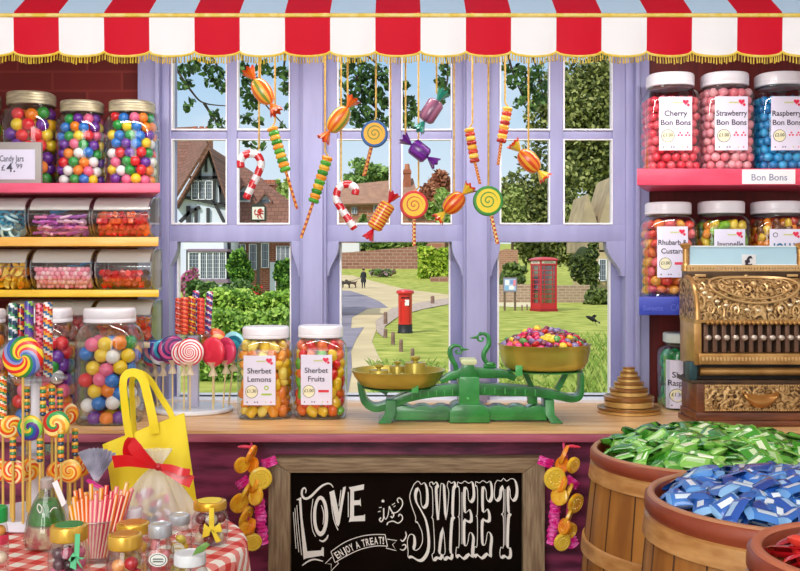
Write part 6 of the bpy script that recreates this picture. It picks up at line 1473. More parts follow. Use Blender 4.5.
def tree(name, label, px, py, rpx, rpy, Y, n, size, cols, trunk=True, clumps=16, tz=None, cat='tree', group=None, core=None):
    c = P(px, py, Y); g0 = zg(Y); t = thing(name, label, cat, (c.x, Y, g0), group); rx, rz_ = S(rpx, Y), S(rpy, Y)
    b = MB(); leaves(b, blob_pts(c, rx, rx * .7, rz_, n, clumps), size, len(cols)); b.wbuild('foliage', leafmats(cols), t, smooth=0)
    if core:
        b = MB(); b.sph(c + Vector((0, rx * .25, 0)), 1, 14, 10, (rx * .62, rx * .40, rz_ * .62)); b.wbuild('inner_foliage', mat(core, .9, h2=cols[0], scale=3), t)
    if trunk:
        b = MB(); b.tube([(c.x, Y + .2, g0), (c.x + rx * .03, Y + .1, (g0 + c.z) / 2), (c.x, Y, c.z)], [rx * .09, rx * .07, rx * .04], 10)
        for k in range(5):
            a = k * 1.9; b.tube([(c.x, Y, c.z - rz_ * .5), (c.x + math.cos(a) * rx * .35, Y + math.sin(a) * rx * .3, c.z + rz_ * .1), (c.x + math.cos(a) * rx * .7, Y + math.sin(a) * rx * .45, c.z + rz_ * .45)], [rx * .035, rx * .02, rx * .006], 6)
        b.wbuild('trunk', mat('#4a3a2a', .85, h2='#5e4c38', scale=3), t)
    return t
def hedge(label, x0, x1, y0, y1, Y, dep, n, size, cols, name='hedge', core='#2a4018', slope=0):
    X0, X1 = xr(x0, Y), xr(x1, Y); z1 = zr(y0, Y); z0 = max(zg(Y), zr(y1, Y)) if y1 else zg(Y); z0 = zg(Y)
    t = thing(name, label, 'hedge' if name == 'hedge' else 'shrub', ((X0 + X1) / 2, Y + dep / 2, z0))
    def top(u): return z1 + slope * u + (z1 - z0) * .05 * math.sin(u * 9) + (z1 - z0) * .03 * math.sin(u * 23)
    b = MB(); nx = 16
    pr = [(X0 + (X1 - X0) * i / nx) for i in range(nx + 1)]
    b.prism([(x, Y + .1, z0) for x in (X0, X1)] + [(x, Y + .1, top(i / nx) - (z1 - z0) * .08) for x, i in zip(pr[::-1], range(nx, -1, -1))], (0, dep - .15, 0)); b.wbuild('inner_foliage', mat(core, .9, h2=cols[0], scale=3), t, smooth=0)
    b = MB(); pts = []
    for i in range(n):
        u = R.random(); x = X0 + (X1 - X0) * u
        if R.random() < .7: pts.append(Vector((x, Y + R.uniform(-.10, .12) * dep, z0 + (top(u) - z0) * R.random())))
        else: pts.append(Vector((x, Y + R.uniform(0, 1) * dep, top(u) + R.uniform(-.06, .02) * (z1 - z0))))
    leaves(b, pts, size, len(cols)); b.wbuild('foliage', leafmats(cols), t, smooth=0); return t

# ---- pillar box, telephone kiosk, notice board, bollards
Yp = 29.1; g0 = zg(Yp); px_ = lambda n: S(n, Yp)
t = thing('pillar_box', 'red pillar post box with a black foot on the green', 'post box', (xr(405.2, Yp), Yp, g0)); pr = mat('#d2261c', .35, coat=.4)
H_ = zr(289, Yp) - g0; r_ = px_(6.9)
b = MB(); b.lathe([(r_ * 1.12, 0), (r_ * 1.12, H_ * .03), (r_ * 1.04, H_ * .05), (r_ * 1.04, H_ * .20)], seg=28); b.build('foot', mat('#1d1c1e', .5), t)
b = MB(); b.lathe([(r_, H_ * .20), (r_, H_ * .86), (r_ * 1.06, H_ * .865), (r_ * 1.06, H_ * .885), (r_ * 1.02, H_ * .89)], seg=28, cap=False); b.build('body', pr, t)
b = MB(); b.lathe([(r_ * 1.02, H_ * .885), (r_ * 1.28, H_ * .90), (r_ * 1.30, H_ * .935), (r_ * 1.2, H_ * .965), (r_ * .7, H_ * .99), (0, H_)], seg=28, cap=False); b.build('cap', pr, t)
b = MB(); b.box(-r_ * .62, r_ * .62, -r_ * 1.03, -r_ * .8, H_ * .795, H_ * .82); b.build('letter_slot', mat('#2a0a08', .6), t)
b = MB(); b.box(-r_ * .05, r_ * .55, -r_ * 1.03, -r_ * .7, H_ * .63, H_ * .76); b.build('notice_plate', mat('#f0eeea', .5), t)
b = MB(); b.tube([(-r_ * .62, -r_ * .80, H_ * .25), (-r_ * .62, -r_ * .80, H_ * .72)], .012, 6); b.tube([(r_ * .62, -r_ * .80, H_ * .25), (r_ * .62, -r_ * .80, H_ * .72)], .012, 6); b.tube([(-r_ * .62, -r_ * .80, H_ * .72), (0, -r_ * 1.01, H_ * .72), (r_ * .62, -r_ * .80, H_ * .72)], .012, 6); b.build('door_edge', mat('#a81a14', .4), t)
Yk = 43.6; t = thing('telephone_box', 'red telephone kiosk with glazed sides on the green', 'phone box', (xr(545.5, Yk), Yk + .55, zg(Yk)), rz=math.radians(23)); s_ = .43; Hk = 2.46; kr_ = mat('#c4202c', .35, coat=.3); kd = mat('#9a1620', .4)
b = MB(); b.box(-s_ - .03, s_ + .03, -s_ - .03, s_ + .03, 0, .12); b.build('plinth', kd, t)
for sx in (-1, 1):
    for sy in (-1, 1): MB().box(sx * s_ - (.075 if sx > 0 else 0), sx * s_ + (.075 if sx < 0 else 0), sy * s_ - (.075 if sy > 0 else 0), sy * s_ + (.075 if sy < 0 else 0), .12, Hk * .86).build('corner_post', kr_, t)
def side(M, nm):
    b = MB(); x0, x1, z0, z1 = -s_ + .075, s_ - .075, .36, Hk * .84
    b.box(x0, x1, -s_ + .02, -s_ + .05, .12, z0); 
    for i in range(9): zz = z0 + (z1 - z0) * i / 8; b.box(x0, x1, -s_ + .015, -s_ + .045, zz - .018, zz + .018)
    for fx in (.0, .2, .8, 1.0): xx = x0 + (x1 - x0) * fx; b.box(xx - .015, xx + .015, -s_ + .015, -s_ + .045, z0, z1)
    b.v = [M @ v for v in b.v]; o = b.build(nm, kr_, t)
    g = MB(); g.add([M @ Vector(v) for v in ((x0, -s_ + .03, z0), (x1, -s_ + .03, z0), (x1, -s_ + .03, z1), (x0, -s_ + .03, z1))], [(0, 1, 2, 3)]); g.build('glazing', glass('#b8c0c4', .16, 'kiosk_glass', .1, .5), o)
for k in range(4): side(Matrix.Rotation(PI / 2 * k, 3, 'Z'), 'door' if k == 3 else 'glazed_side')
b = MB(); b.box(-s_ + .1, s_ - .2, s_ - .22, s_ - .08, .9, 1.7); b.build('telephone', mat('#3a3a40', .5), t)
b = MB(); b.box(-s_ - .02, s_ + .02, -s_ - .02, s_ + .02, Hk * .85, Hk * .87); b.box(-s_, s_, -s_, s_, Hk * .87, Hk * .93); b.box(-s_ - .04, s_ + .04, -s_ - .04, s_ + .04, Hk * .93, Hk * .945); b.build('entablature', kr_, t)
for k in range(4):
    M = Matrix.Rotation(PI / 2 * k, 3, 'Z'); b = MB(); b.box(-s_ * .82, s_ * .82, -s_ - .012, -s_ - .001, Hk * .877, Hk * .922); b.v = [M @ v for v in b.v]; o = b.build('name_panel', mat('#f2ece0', .5), t)
    b = MB(); put_text(b, 'TELEPHONE', lambda x, y: M @ Vector((x, -s_ - .014, y)), 0, Hk * .888, .062, s_ * 1.5); b.build('lettering', mat('#2a1a1a', .5), o, smooth=0)
b = MB(); b.lathe([(s_ * 1.30, Hk * .945, 6), (s_ * 1.25, Hk * .955, 6), (s_ * 1.1, Hk * .975, 4), (s_ * .7, Hk * .993, 3), (0, Hk)], seg=32, n=4, cap=False); b.v = [Matrix.Rotation(0, 3, 'Z') @ v for v in b.v]; b.build('domed_roof', kr_, t)
Yn = 44.7; t = thing('notice_board', 'small wooden village notice board on two posts beside the telephone kiosk', 'notice board', (xr(510, Yn), Yn, zg(Yn))); wn = mat('#6e5a48', .7)
for px in (504.8, 515.2): MB().box(xr(px - 1, Yn), xr(px + 1, Yn), Yn, Yn + .09, zg(Yn), zr(277.5, Yn)).wbuild('post', wn, t)
MB().box(xr(503, Yn), xr(517, Yn), Yn - .05, Yn + .0, zr(292, Yn), zr(277.5, Yn)).wbuild('frame', mat('#8a8492', .6), t)
MB().box(xr(504.3, Yn), xr(515.8, Yn), Yn - .07, Yn - .05, zr(290.5, Yn), zr(279, Yn)).wbuild('board', mat('#a9c0e4', .5), t)
for (x0, x1, y0, y1, h) in ((505, 509, 280, 285, '#f0f2f6'), (510, 513, 280, 284, '#7a9ad8'), (513, 515.5, 280, 286, '#e88aa0'), (505, 508, 286, 290, '#88b8e0'), (509, 514, 285.5, 289.5, '#eef0f4')): MB().box(xr(x0, Yn), xr(x1, Yn), Yn - .075, Yn - .07, zr(y1, Yn), zr(y0, Yn)).wbuild('notice', mat(h, .6), t)
for i, (px, y0, y1) in enumerate(((385.5, 312, 325), (432.5, 296, 304), (385.5, 329, 338), (393, 332, 345), (401, 339.5, 352), (412.5, 348.5, 363), (522, 305, 311), (527, 304.5, 310.5))):
    v = G(px, y1); h = zr(y0, v.y) - v.z; r_ = S(1.9 if px < 500 else .7, v.y)
    b = MB(); b.lathe([(r_ * 1.05, -.02), (r_, h * .85), (r_ * .85, h), (0, h * 1.02)], v, 12, cap=False)
    o = b.build('wooden_bollard', mat('#7a5e50', .85, h2='#94786a', scale=8), at=v); w_ = ['first, beside the pillar box nearest the road', 'short, alone on the far side of the pillar box', 'second in the row going towards the shop', 'third in the row', 'fourth in the row', 'nearest the shop window', 'thin, nearer the notice board', 'thin, nearer the telephone kiosk'][i]
    tag(o, 'weathered wooden bollard, ' + w_, 'bollard', 'bollards along the green')

# ---- person walking two dogs, crow
def skin(name, verts, edges, radii, m, parent, sub=2):
    me = bpy.data.meshes.new(name); me.from_pydata(verts, edges, []); o = bpy.data.objects.new(name, me); COL.objects.link(o)
    o.modifiers.new('skin', 'SKIN'); s = o.modifiers.new('sub', 'SUBSURF'); s.levels = s.render_levels = sub
    for v, r in zip(me.skin_vertices[0].data, radii): v.radius = (r, r) if not isinstance(r, tuple) else r
    me.skin_vertices[0].data[0].use_root = True
    me2 = bpy.data.meshes.new_from_object(o.evaluated_get(bpy.context.evaluated_depsgraph_get())); bpy.data.objects.remove(o); me2.name = name
    me2.materials.clear(); 
    for mm in (m if isinstance(m, list) else [m]): me2.materials.append(mm)
    me2.polygons.foreach_set('use_smooth', [True] * len(me2.polygons)); o = bpy.data.objects.new(name, me2); COL.objects.link(o); o.parent = parent; return o
v = G(363.5, 288.5); Yq = v.y
t = thing('person', 'distant person in a long dark coat walking two dogs along the path', 'person', v); sk = mat('#c89a80', .6); dark = mat('#26262e', .8)
o = skin('body', [(0, 0, .92), (0, 0, 1.15), (0, -.01, 1.40), (0, 0, 1.50), (0, -.02, 1.63), (0, -.03, 1.73), (.17, 0, 1.38), (.22, .04, 1.12), (.20, -.04, .88), (-.17, 0, 1.38), (-.23, -.02, 1.12), (-.30, -.14, .93), (.09, 0, .88), (.10, .10, .48), (.10, .20, .08), (.12, .08, .03), (-.09, 0, .88), (-.10, -.06, .48), (-.10, -.12, .06), (-.12, -.24, .03)],
     [(0, 1), (1, 2), (2, 3), (3, 4), (4, 5), (2, 6), (6, 7), (7, 8), (2, 9), (9, 10), (10, 11), (0, 12), (12, 13), (13, 14), (14, 15), (0, 16), (16, 17), (17, 18), (18, 19)], [.17, .16, .17, .065, .105, .08, .075, .055, .04, .075, .055, .04, .10, .075, .045, .04, .10, .075, .045, .04], [sk, dark], t)
for p in o.data.polygons: p.material_index = 0 if p.center.z > 1.53 or (p.center.z < .96 and abs(p.center.x) > .185 and p.center.z > .8) else 1
b = MB(); b.lathe([(.245, .55), (.235, .8), (.20, 1.02), (.205, 1.25), (.21, 1.38), (.12, 1.48), (.075, 1.50)], seg=20, sy=.72, cap=False); b.build('coat', dark, t)
b = MB(); b.lathe([(.118, 1.64), (.125, 1.70), (.10, 1.77), (0, 1.80)], seg=16, cap=False); b.build('hair', mat('#2a1f1a', .8), t)
leadm = mat('#3a3028', .7)
for k, (px, h, w_) in enumerate(((346, '#3a3230', 'dark dog on a lead further from the walker'), (351, '#57483e', 'brown dog on a lead nearer the walker'))):
    v2 = v + Vector((-1.62 + .55 * k, .35 * k, 0)); d = thing('dog', w_, 'dog', v2, None)
    skin('body', [(.30, 0, .48), (.02, 0, .50), (-.26, 0, .50), (-.40, 0, .64), (-.50, 0, .70), (-.64, 0, .66), (.40, 0, .56), (.50, 0, .72), (-.24, .08, .34), (-.26, .08, .16), (-.27, .08, .03), (-.24, -.08, .34), (-.20, -.08, .16), (-.26, -.08, .03), (.30, .08, .34), (.38, .08, .18), (.33, .08, .03), (.30, -.08, .34), (.36, -.08, .18), (.30, -.08, .03), (-.47, .06, .80), (-.47, -.06, .80)],
         [(0, 1), (1, 2), (2, 3), (3, 4), (4, 5), (0, 6), (6, 7), (2, 8), (8, 9), (9, 10), (2, 11), (11, 12), (12, 13), (0, 14), (14, 15), (15, 16), (0, 17), (17, 18), (18, 19), (4, 20), (4, 21)], [.13, .12, .15, .09, .095, .05, .04, .02, .06, .04, .035, .06, .04, .035, .08, .045, .035, .08, .045, .035, .03, .03], mat(h, .8), d)
    hand = v + Vector((-.30, -.14, .93)); nk = v2 + Vector((-.36, 0, .66))
    b = MB(); b.tube([nk, (nk + hand) / 2 + Vector((0, 0, -.12)), hand], .012, 5); b.wbuild('lead', leadm, d)
Yb = 20.0; v = P(592, 319, Yb); t = thing('crow', 'black crow flying low over the green', 'bird', v); t.scale = (1.15, 1.15, 1.3); t.rotation_euler = (.5, .25, 0); bk = mat('#101114', .6)
skin('body', [(0, 0, 0), (-.05, 0, .012), (-.095, 0, .020), (-.125, 0, .016), (.06, 0, -.012), (.10, 0, -.022)], [(0, 1), (1, 2), (2, 3), (0, 4), (4, 5)], [.034, .032, .022, .005, .025, .012], bk, t)
for sgn in (1, -1):
    b = MB(); b.prism([(-.03, 0, .015), (.0, sgn * .06, .05), (.03, sgn * .14, .045), (.09, sgn * .2, .02), (.06, sgn * .12, .0), (.05, sgn * .06, -.01), (.03, 0, -.01)], (0, 0, .004)); b.v = [Vector((p.x, p.y * .6, p.z)) if sgn > 0 else Vector((p.x + .03, p.y * .5, p.z - .0 - abs(p.y) * .45)) for p in b.v]; b.build('wing', bk, t, smooth=0)
b = MB(); b.prism([(.09, -.01, -.02), (.16, -.03, -.035), (.165, .03, -.035), (.09, .01, -.02)], (0, 0, .004)); b.build('tail', bk, t, smooth=0)

# ---- timbered house beyond the bay nearest the shelves
YHo = 36.0; hp_ = lambda x, y, d=0: P(x, y, YHo + d) ; 
h_t = thing('timbered_house', 'black and white timbered house with brown tiled roofs and red brick chimneys', 'house', (xr(215, YHo), YHo + 2, zg(YHo)))
plaster = mat('#dfe6f0', .85); timber = mat('#3c3a3e', .8); tile = brick('#8a5f50', '#75503f', '#5e4034', 1, .28, .16, .012, 'roof_tiles'); redb = brick('#a85a3c', '#94492f', '#b8a090', 1, .22, .075, .008, 'red_bricks'); whitep = mat('#f0f0f4', .6); pane = mat('#5c6470', .15, spec=.6)
b = MB(); yb_ = zg(YHo); zb = lambda px: Vector((xr(px, YHo), YHo, yb_))
b.prism([hp_(209, 150), hp_(230, 216), zb(230), zb(187), hp_(187, 222), hp_(177, 208)], (0, 5, 0)); b.wbuild('gable_wall', plaster, h_t, smooth=0)
b = MB(); b.prism([hp_(209, 146, -.5), hp_(233, 218, -.5), hp_(231.5, 219, -.5), hp_(209, 149.5, -.5)], (0, 6, 0)); b.wbuild('gable_roof', tile, h_t, smooth=0)
b = MB(); b.prism([hp_(209, 146, -.5), hp_(174.5, 206, -.5), hp_(176, 208, -.5), hp_(209, 149.5, -.5)], (0, 6, 0)); b.wbuild('gable_roof', tile, h_t, smooth=0)
b = MB(); b.add([hp_(209, 146.5, -.5), hp_(172, 206, -.5), P(165, 206, YHo + 1), P(160, 130, YHo + 6), P(198, 128, YHo + 6)], [(0, 1, 2, 3, 4)]); b.wbuild('roof', tile, h_t, smooth=0, solid=.1)
b = MB()
for (p, q_, w_) in (((209, 151), (177, 207), .16), ((209, 151), (229.5, 214), .16), ((184, 197), (227, 206), .12), ((192, 180), (192, 199), .10), ((200, 168), (200, 199), .09), ((214, 168), (214, 203), .09), ((220, 186), (221, 204), .09), ((206, 158), (206, 172), .08), ((190, 177.5), (217.5, 177.5), .10), ((180, 222), (190, 212), .12), ((190, 212), (200, 207), .12), ((188.5, 206), (188.5, 300), .14), ((229, 212), (229, 300), .12), ((187, 240), (230, 240), .12), ((215, 204), (224, 222), .1), ((196, 208), (196, 240), .1), ((208, 208), (208, 240), .1)):
    b.beam(hp_(*p, -.06), hp_(*q_, -.06), w_, .14)
b.wbuild('timber_frame', timber, h_t, smooth=0)
def window(px0, px1, py0, py1, Y, nx, ny, root, name='window', d=.16, fm=whitep):
    b = MB(); X0, X1, Z0, Z1 = xr(px0, Y), xr(px1, Y), zr(py1, Y), zr(py0, Y); w_ = (X1 - X0) / nx * .07
    b.box(X0, X1, Y - d, Y - d + .05, Z0, Z0 + w_ * 1.3); b.box(X0, X1, Y - d, Y - d + .05, Z1 - w_ * 1.3, Z1)
    for i in range(nx + 1): xx = X0 + (X1 - X0) * i / nx; b.box(xx - w_, xx + w_, Y - d, Y - d + .05, Z0, Z1)
    f = b.wbuild(name, fm, root, smooth=0)
    g = MB(); g.box(X0, X1, Y - d + .05, Y - d + .10, Z0, Z1); g.wbuild('pane', pane, f, smooth=0)
    g = MB()
    for i in range(nx):
        for k in range(1, 3): xx = X0 + (X1 - X0) * (i + k / 3) / nx; g.box(xx - .008, xx + .008, Y - d + .03, Y - d + .05, Z0, Z1)
    for k in range(1, ny): zz = Z0 + (Z1 - Z0) * k / ny; g.box(X0, X1, Y - d + .03, Y - d + .05, zz - .008, zz + .008)
    g.wbuild('lattice', mat('#b8bcc6', .6), f, smooth=0)
window(192.5, 213, 181, 200, YHo, 3, 5, h_t)
b = MB(); b.box(xr(189, YHo), xr(228, YHo), YHo - .9, YHo, zr(250, YHo), zr(241, YHo)); b.box(xr(189, YHo), xr(227, YHo), YHo - .9, YHo, zg(YHo), zr(281, YHo)); b.wbuild('bay_base', mat('#e6e9f2', .8), h_t, smooth=0)
b = MB(); b.box(xr(188, YHo - .9), xr(228, YHo - .9), YHo - 1.0, YHo, zr(282.5, YHo), zr(279, YHo)); b.box(xr(188, YHo - .9), xr(228, YHo - .9), YHo - 1.0, YHo, zr(252, YHo), zr(249.5, YHo)); b.wbuild('bay_sill', mat('#8a7488', .7), h_t, smooth=0)
window(189.5, 200, 252, 279, YHo - .8, 1, 7, h_t, 'bay_window'); window(201, 226.5, 252, 279, YHo - .8, 4, 7, h_t, 'bay_window')
YM = 38.0
b = MB(); b.prism([P(226, 226, YM), P(316, 226, YM), Vector((xr(316, YM), YM, zg(YM))), Vector((xr(226, YM), YM, zg(YM)))], (0, 5, 0)); b.wbuild('wall', redb, h_t, smooth=0)
b = MB(); b.box(xr(228, YM), xr(252, YM), YM - .05, YM, zr(240, YM), zr(226, YM)); b.box(xr(270, YM), xr(276, YM), YM - .05, YM, zr(300, YM), zr(262, YM)); b.wbuild('render_band', plaster, h_t, smooth=0)
b = MB(); b.add([P(218, 228, YM - .7), P(322, 228, YM - .7), P(312, 222, YM + 1), P(291, 212, YM + 1.6), P(262, 181, YM + 3), P(238, 165, YM + 3), P(205, 158, YM + 3)], [(0, 1, 2, 3, 4, 5, 6)]); b.wbuild('roof', tile, h_t, smooth=0, solid=.12)
b = MB(); b.box(xr(218, YM - .8), xr(322, YM - .8), YM - .8, YM - .65, zr(231.5, YM), zr(228, YM)); b.wbuild('gutter', whitep, h_t, smooth=0)
window(250, 257, 244, 270, YM, 1, 3, h_t); window(262, 269, 243, 268, YM, 1, 3, h_t); window(277, 290, 246, 262, YM, 3, 2, h_t); window(232, 246, 244, 252, YM, 3, 1, h_t)
for (px, py, w_, hh) in ((244, 196, 6, 16), (265, 204, 5.5, 15)):
    Yd = YM + .4; dm = MB(); dm.prism([P(px - w_, py + 7, Yd), P(px - w_, py - hh * .25, Yd), P(px, py - hh * .72, Yd), P(px + w_, py - hh * .25, Yd), P(px + w_, py + 7, Yd)], (0, 2.4, 0)); d_ = dm.wbuild('dormer', plaster, h_t, smooth=0)
    for sg_ in (-1, 1):
        r2 = MB(); r2.prism([P(px, py - hh * .85, Yd - .2), P(px + sg_ * (w_ + 1.4), py - hh * .2, Yd - .2), P(px + sg_ * (w_ + 1.2), py - hh * .08, Yd - .2), P(px, py - hh * .68, Yd - .2)], (0, 2.6, 0)); r2.wbuild('dormer_roof', tile, d_, smooth=0)
    r2 = MB(); r2.box(xr(px - w_ * .7, Yd), xr(px + w_ * .7, Yd), Yd - .06, Yd - .02, zr(py + 4, Yd), zr(py - 4, Yd)); r2.wbuild('pane', pane, d_, smooth=0)
for (x0, x1, y0, y1, Y) in ((190, 209, 127, 160, YHo + 5.5), (261, 274, 181, 215, YM + 4)):
    b = MB(); b.box(xr(x0, Y), xr(x1, Y), Y, Y + .9, zr(y1, Y), zr(y0 + 2, Y)); b.box(xr(x0 - 1, Y), xr(x1 + 1, Y), Y - .08, Y + .98, zr(y0 + 4, Y), zr(y0 + 1.5, Y)); c_ = b.wbuild('chimney', redb, h_t, smooth=0)
    for k in range(3): xx = xr(x0 + (x1 - x0) * (k + .5) / 3, Y); b = MB(); b.lathe([(.13, zr(y0 + 2, Y)), (.10, zr(y0 - 2, Y))], (xx, Y + .45, 0), 12); b.wbuild('chimney_pot', mat('#b0684a', .8), c_)
# pub sign
Ysg = 30.0; t = thing('hanging_sign', 'inn sign with a red lion on a tall dark post by the timbered house', 'sign', (xr(258, Ysg), Ysg, zg(Ysg))); sm = mat('#2e2f26', .6)
MB().box(xr(256.6, Ysg), xr(259.4, Ysg), Ysg, Ysg + .1, zg(Ysg), zr(221, Ysg)).wbuild('post', sm, t)
b = MB(); L_ = [(251, 221), (251, 207), (253.5, 204), (256, 203.5), (258.5, 201.5), (261, 203.5), (263.5, 204), (266, 207), (266, 221)]; b.prism([P(x, y, Ysg - .03) for x, y in L_], (0, .12, 0)); b.wbuild('frame', sm, t, smooth=0)
b = MB(); b.box(xr(252.5, Ysg), xr(264.5, Ysg), Ysg - .06, Ysg - .03, zr(219.5, Ysg), zr(207, Ysg)); bo = b.wbuild('sign_board', mat('#e6e0d4', .6), t, smooth=0)
b = MB(); f2 = lambda x, y: P(x, y, Ysg - .065)
b.add([f2(x, y) for x, y in ((257, 212), (258, 209.5), (260, 208.2), (261.8, 208.8), (261.6, 210.4), (260.6, 211), (261.5, 213), (260.6, 215), (259, 214.6))], [tuple(range(9))])
for seg_ in (((260, 211.5), (262.5, 210.8), (263.5, 211.6)), ((260.2, 213), (262.6, 213.4), (263.4, 214.4)), ((259.8, 214.5), (260.8, 216.6), (262.6, 218.4)), ((258.6, 214.4), (257.6, 216.6), (258.8, 218.6)), ((257.8, 214.2), (255.2, 214.6), (254.4, 211.8), (255.6, 209.6))): b.tube([f2(*p) for p in seg_], [.022, .02, .014] + ([.02] if len(seg_) == 4 else []), 6)
b.wbuild('red_lion', mat('#b8261e', .6), bo, smooth=0)
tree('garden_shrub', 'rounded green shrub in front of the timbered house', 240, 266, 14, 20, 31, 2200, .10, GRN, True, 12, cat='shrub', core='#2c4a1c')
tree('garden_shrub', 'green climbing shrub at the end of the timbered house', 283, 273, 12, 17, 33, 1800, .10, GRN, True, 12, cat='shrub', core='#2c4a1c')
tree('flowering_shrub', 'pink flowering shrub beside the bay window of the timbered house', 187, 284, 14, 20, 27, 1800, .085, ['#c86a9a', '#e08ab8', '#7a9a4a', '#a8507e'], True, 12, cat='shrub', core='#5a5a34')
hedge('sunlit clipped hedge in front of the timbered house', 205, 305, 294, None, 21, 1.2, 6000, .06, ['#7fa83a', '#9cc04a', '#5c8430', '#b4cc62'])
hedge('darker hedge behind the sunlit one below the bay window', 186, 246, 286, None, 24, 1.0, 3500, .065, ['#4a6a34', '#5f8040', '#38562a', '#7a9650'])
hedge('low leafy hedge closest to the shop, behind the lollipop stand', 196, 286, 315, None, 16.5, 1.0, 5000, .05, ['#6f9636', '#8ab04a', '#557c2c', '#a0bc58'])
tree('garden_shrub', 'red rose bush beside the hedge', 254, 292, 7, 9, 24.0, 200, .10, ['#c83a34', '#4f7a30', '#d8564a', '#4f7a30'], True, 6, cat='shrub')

# ---- farmhouse, walls, hedge and trees beyond the path
YF = 140.0; f_t = thing('farmhouse', 'distant brick farmhouse with a long brown roof and one tall chimney', 'house', (xr(385, YF), YF + 4, zg(YF)))
b = MB(); b.prism([P(330, 202, YF), P(470, 202, YF), Vector((xr(470, YF), YF, zg(YF))), Vector((xr(330, YF), YF, zg(YF)))], (0, 9, 0)); b.wbuild('wall', brick('#b0765a', '#a06a50', '#b89a84', .3, .5, .2, .02, 'far_brick'), f_t, smooth=0)
b = MB(); b.add([P(325, 206, YF - 1), P(420, 204, YF - 1), P(413, 180, YF + 4), P(340, 187, YF + 4)], [(0, 1, 2, 3)]); b.wbuild('roof', mat('#a8806a', .85, h2='#94705e', scale=1.2), f_t, smooth=0, solid=.3)
b = MB(); b.add([P(400, 206, YF - 2), P(425, 206, YF - 2), P(413, 184, YF + 3), P(402, 186, YF + 3)], [(0, 1, 2, 3)]); b.wbuild('roof', mat('#b08a72', .85), f_t, smooth=0, solid=.3)
b = MB(); b.box(xr(403.5, YF), xr(411, YF), YF + 2, YF + 3.2, zr(190, YF), zr(168, YF)); b.box(xr(403, YF), xr(411.5, YF), YF + 1.9, YF + 3.3, zr(172, YF), zr(169.5, YF)); c_ = b.wbuild('chimney', mat('#a8644a', .85, h2='#94543c', scale=2), f_t, smooth=0)
b = MB(); b.lathe([(.45, zr(168, YF)), (.32, zr(162, YF))], (xr(407.3, YF), YF + 2.6, 0), 10); b.wbuild('chimney_pot', mat('#b87454', .8), c_)
window(374, 378, 205, 213, YF, 1, 2, f_t, d=.3); window(352, 357, 207, 214, YF, 2, 2, f_t, d=.3)
b = MB(); b.box(xr(338, 128), xr(359, 128), 128, 132, zg(128), zr(243, 128)); o = b.build('cottage', mat('#e2e0e4', .8), at=(xr(348, 128), 130, zg(128))); tag(o, 'low white cottage wall beyond the brick wall', 'building')
Yw = 121.0
def wall(name, label, pts, Y, th, m, cat='wall'):
    b = MB(); b.prism([P(x, y, Y) for x, y in pts], (0, th, 0)); b2 = P(sum(p[0] for p in pts) / len(pts), 0, Y); o = b.build(name, m, at=(b2.x, Y, zg(Y)), smooth=0); return tag(o, label, cat)
fb_ = brick('#9a6a5a', '#86584a', '#b09484', .55, .5, .22, .02, 'garden_brick')
wall('garden_wall', 'long brick garden wall along the top of the grass bank', [(320, 253.5), (352, 252), (420, 246), (424, 270), (320, 270)], Yw, .6, fb_)
wall('garden_wall', 'short brick wall under the square hedge', [(430, 277), (456, 276), (456, 294), (444, 292), (432, 288)], 98.0, .5, fb_)
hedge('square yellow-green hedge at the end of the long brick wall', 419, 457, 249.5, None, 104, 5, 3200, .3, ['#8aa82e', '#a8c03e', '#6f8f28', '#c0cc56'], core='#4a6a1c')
tree('garden_shrub', 'low mauve and green rockery shrub on the grass bank', 383, 272.5, 15, 4.2, 107, 260, .38, ['#a88a9a', '#6f8a4a', '#c8a8b0', '#58743a'], False, 8, cat='shrub')
hedge('dark shrubbery showing over the long brick wall', 357, 425, 243, None, 134, 4, 700, .6, ['#55702e', '#6f8a3a', '#3f5a24', '#8a9a4a'], name='shrubbery')
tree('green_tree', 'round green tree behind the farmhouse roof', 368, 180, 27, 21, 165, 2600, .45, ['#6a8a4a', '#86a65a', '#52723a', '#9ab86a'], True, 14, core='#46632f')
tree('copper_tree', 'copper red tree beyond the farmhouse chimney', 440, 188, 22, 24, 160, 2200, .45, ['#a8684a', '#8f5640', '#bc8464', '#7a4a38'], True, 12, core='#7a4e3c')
tree('green_tree', 'light green tree in front of the copper tree', 446, 212, 20, 26, 135, 2200, .38, ['#7f9a4a', '#9ab45c', '#64823a', '#b4c878'], True, 12, core='#5a7636')
tree('green_tree', 'light green tree beyond the end of the timbered house', 286, 195, 13, 22, 60, 1500, .2, ['#9ab45a', '#b8cc7a', '#7f9c48', '#c8d88e'], True, 10)
tree('dark_tree', 'small dark tree by the farmhouse door', 366, 222, 8, 14, 132, 260, .5, ['#6f8a4a', '#58723a', '#88a05a'], False, 6)

# ---- trees, wall and stone building beyond the telephone kiosk
DK = ['#55602e', '#717a3c', '#8c9250', '#444f26', '#a4a868']
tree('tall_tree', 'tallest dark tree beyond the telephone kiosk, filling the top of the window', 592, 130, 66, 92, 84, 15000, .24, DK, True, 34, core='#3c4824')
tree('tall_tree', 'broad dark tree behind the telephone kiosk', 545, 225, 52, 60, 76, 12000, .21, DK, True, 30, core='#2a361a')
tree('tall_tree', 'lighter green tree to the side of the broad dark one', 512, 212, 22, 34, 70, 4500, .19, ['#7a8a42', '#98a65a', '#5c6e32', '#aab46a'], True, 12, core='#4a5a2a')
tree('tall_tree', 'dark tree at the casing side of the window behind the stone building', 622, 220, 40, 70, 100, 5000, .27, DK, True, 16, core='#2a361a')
wall('garden_wall', 'low stone wall behind the telephone kiosk and the notice board', [(488, 285), (520, 284), (560, 285.5), (590, 285), (590, 306), (488, 306)], 54.5, .45, brick('#a08670', '#8a705c', '#b8a48c', 1, .42, .16, .02, 'stone_wall'))
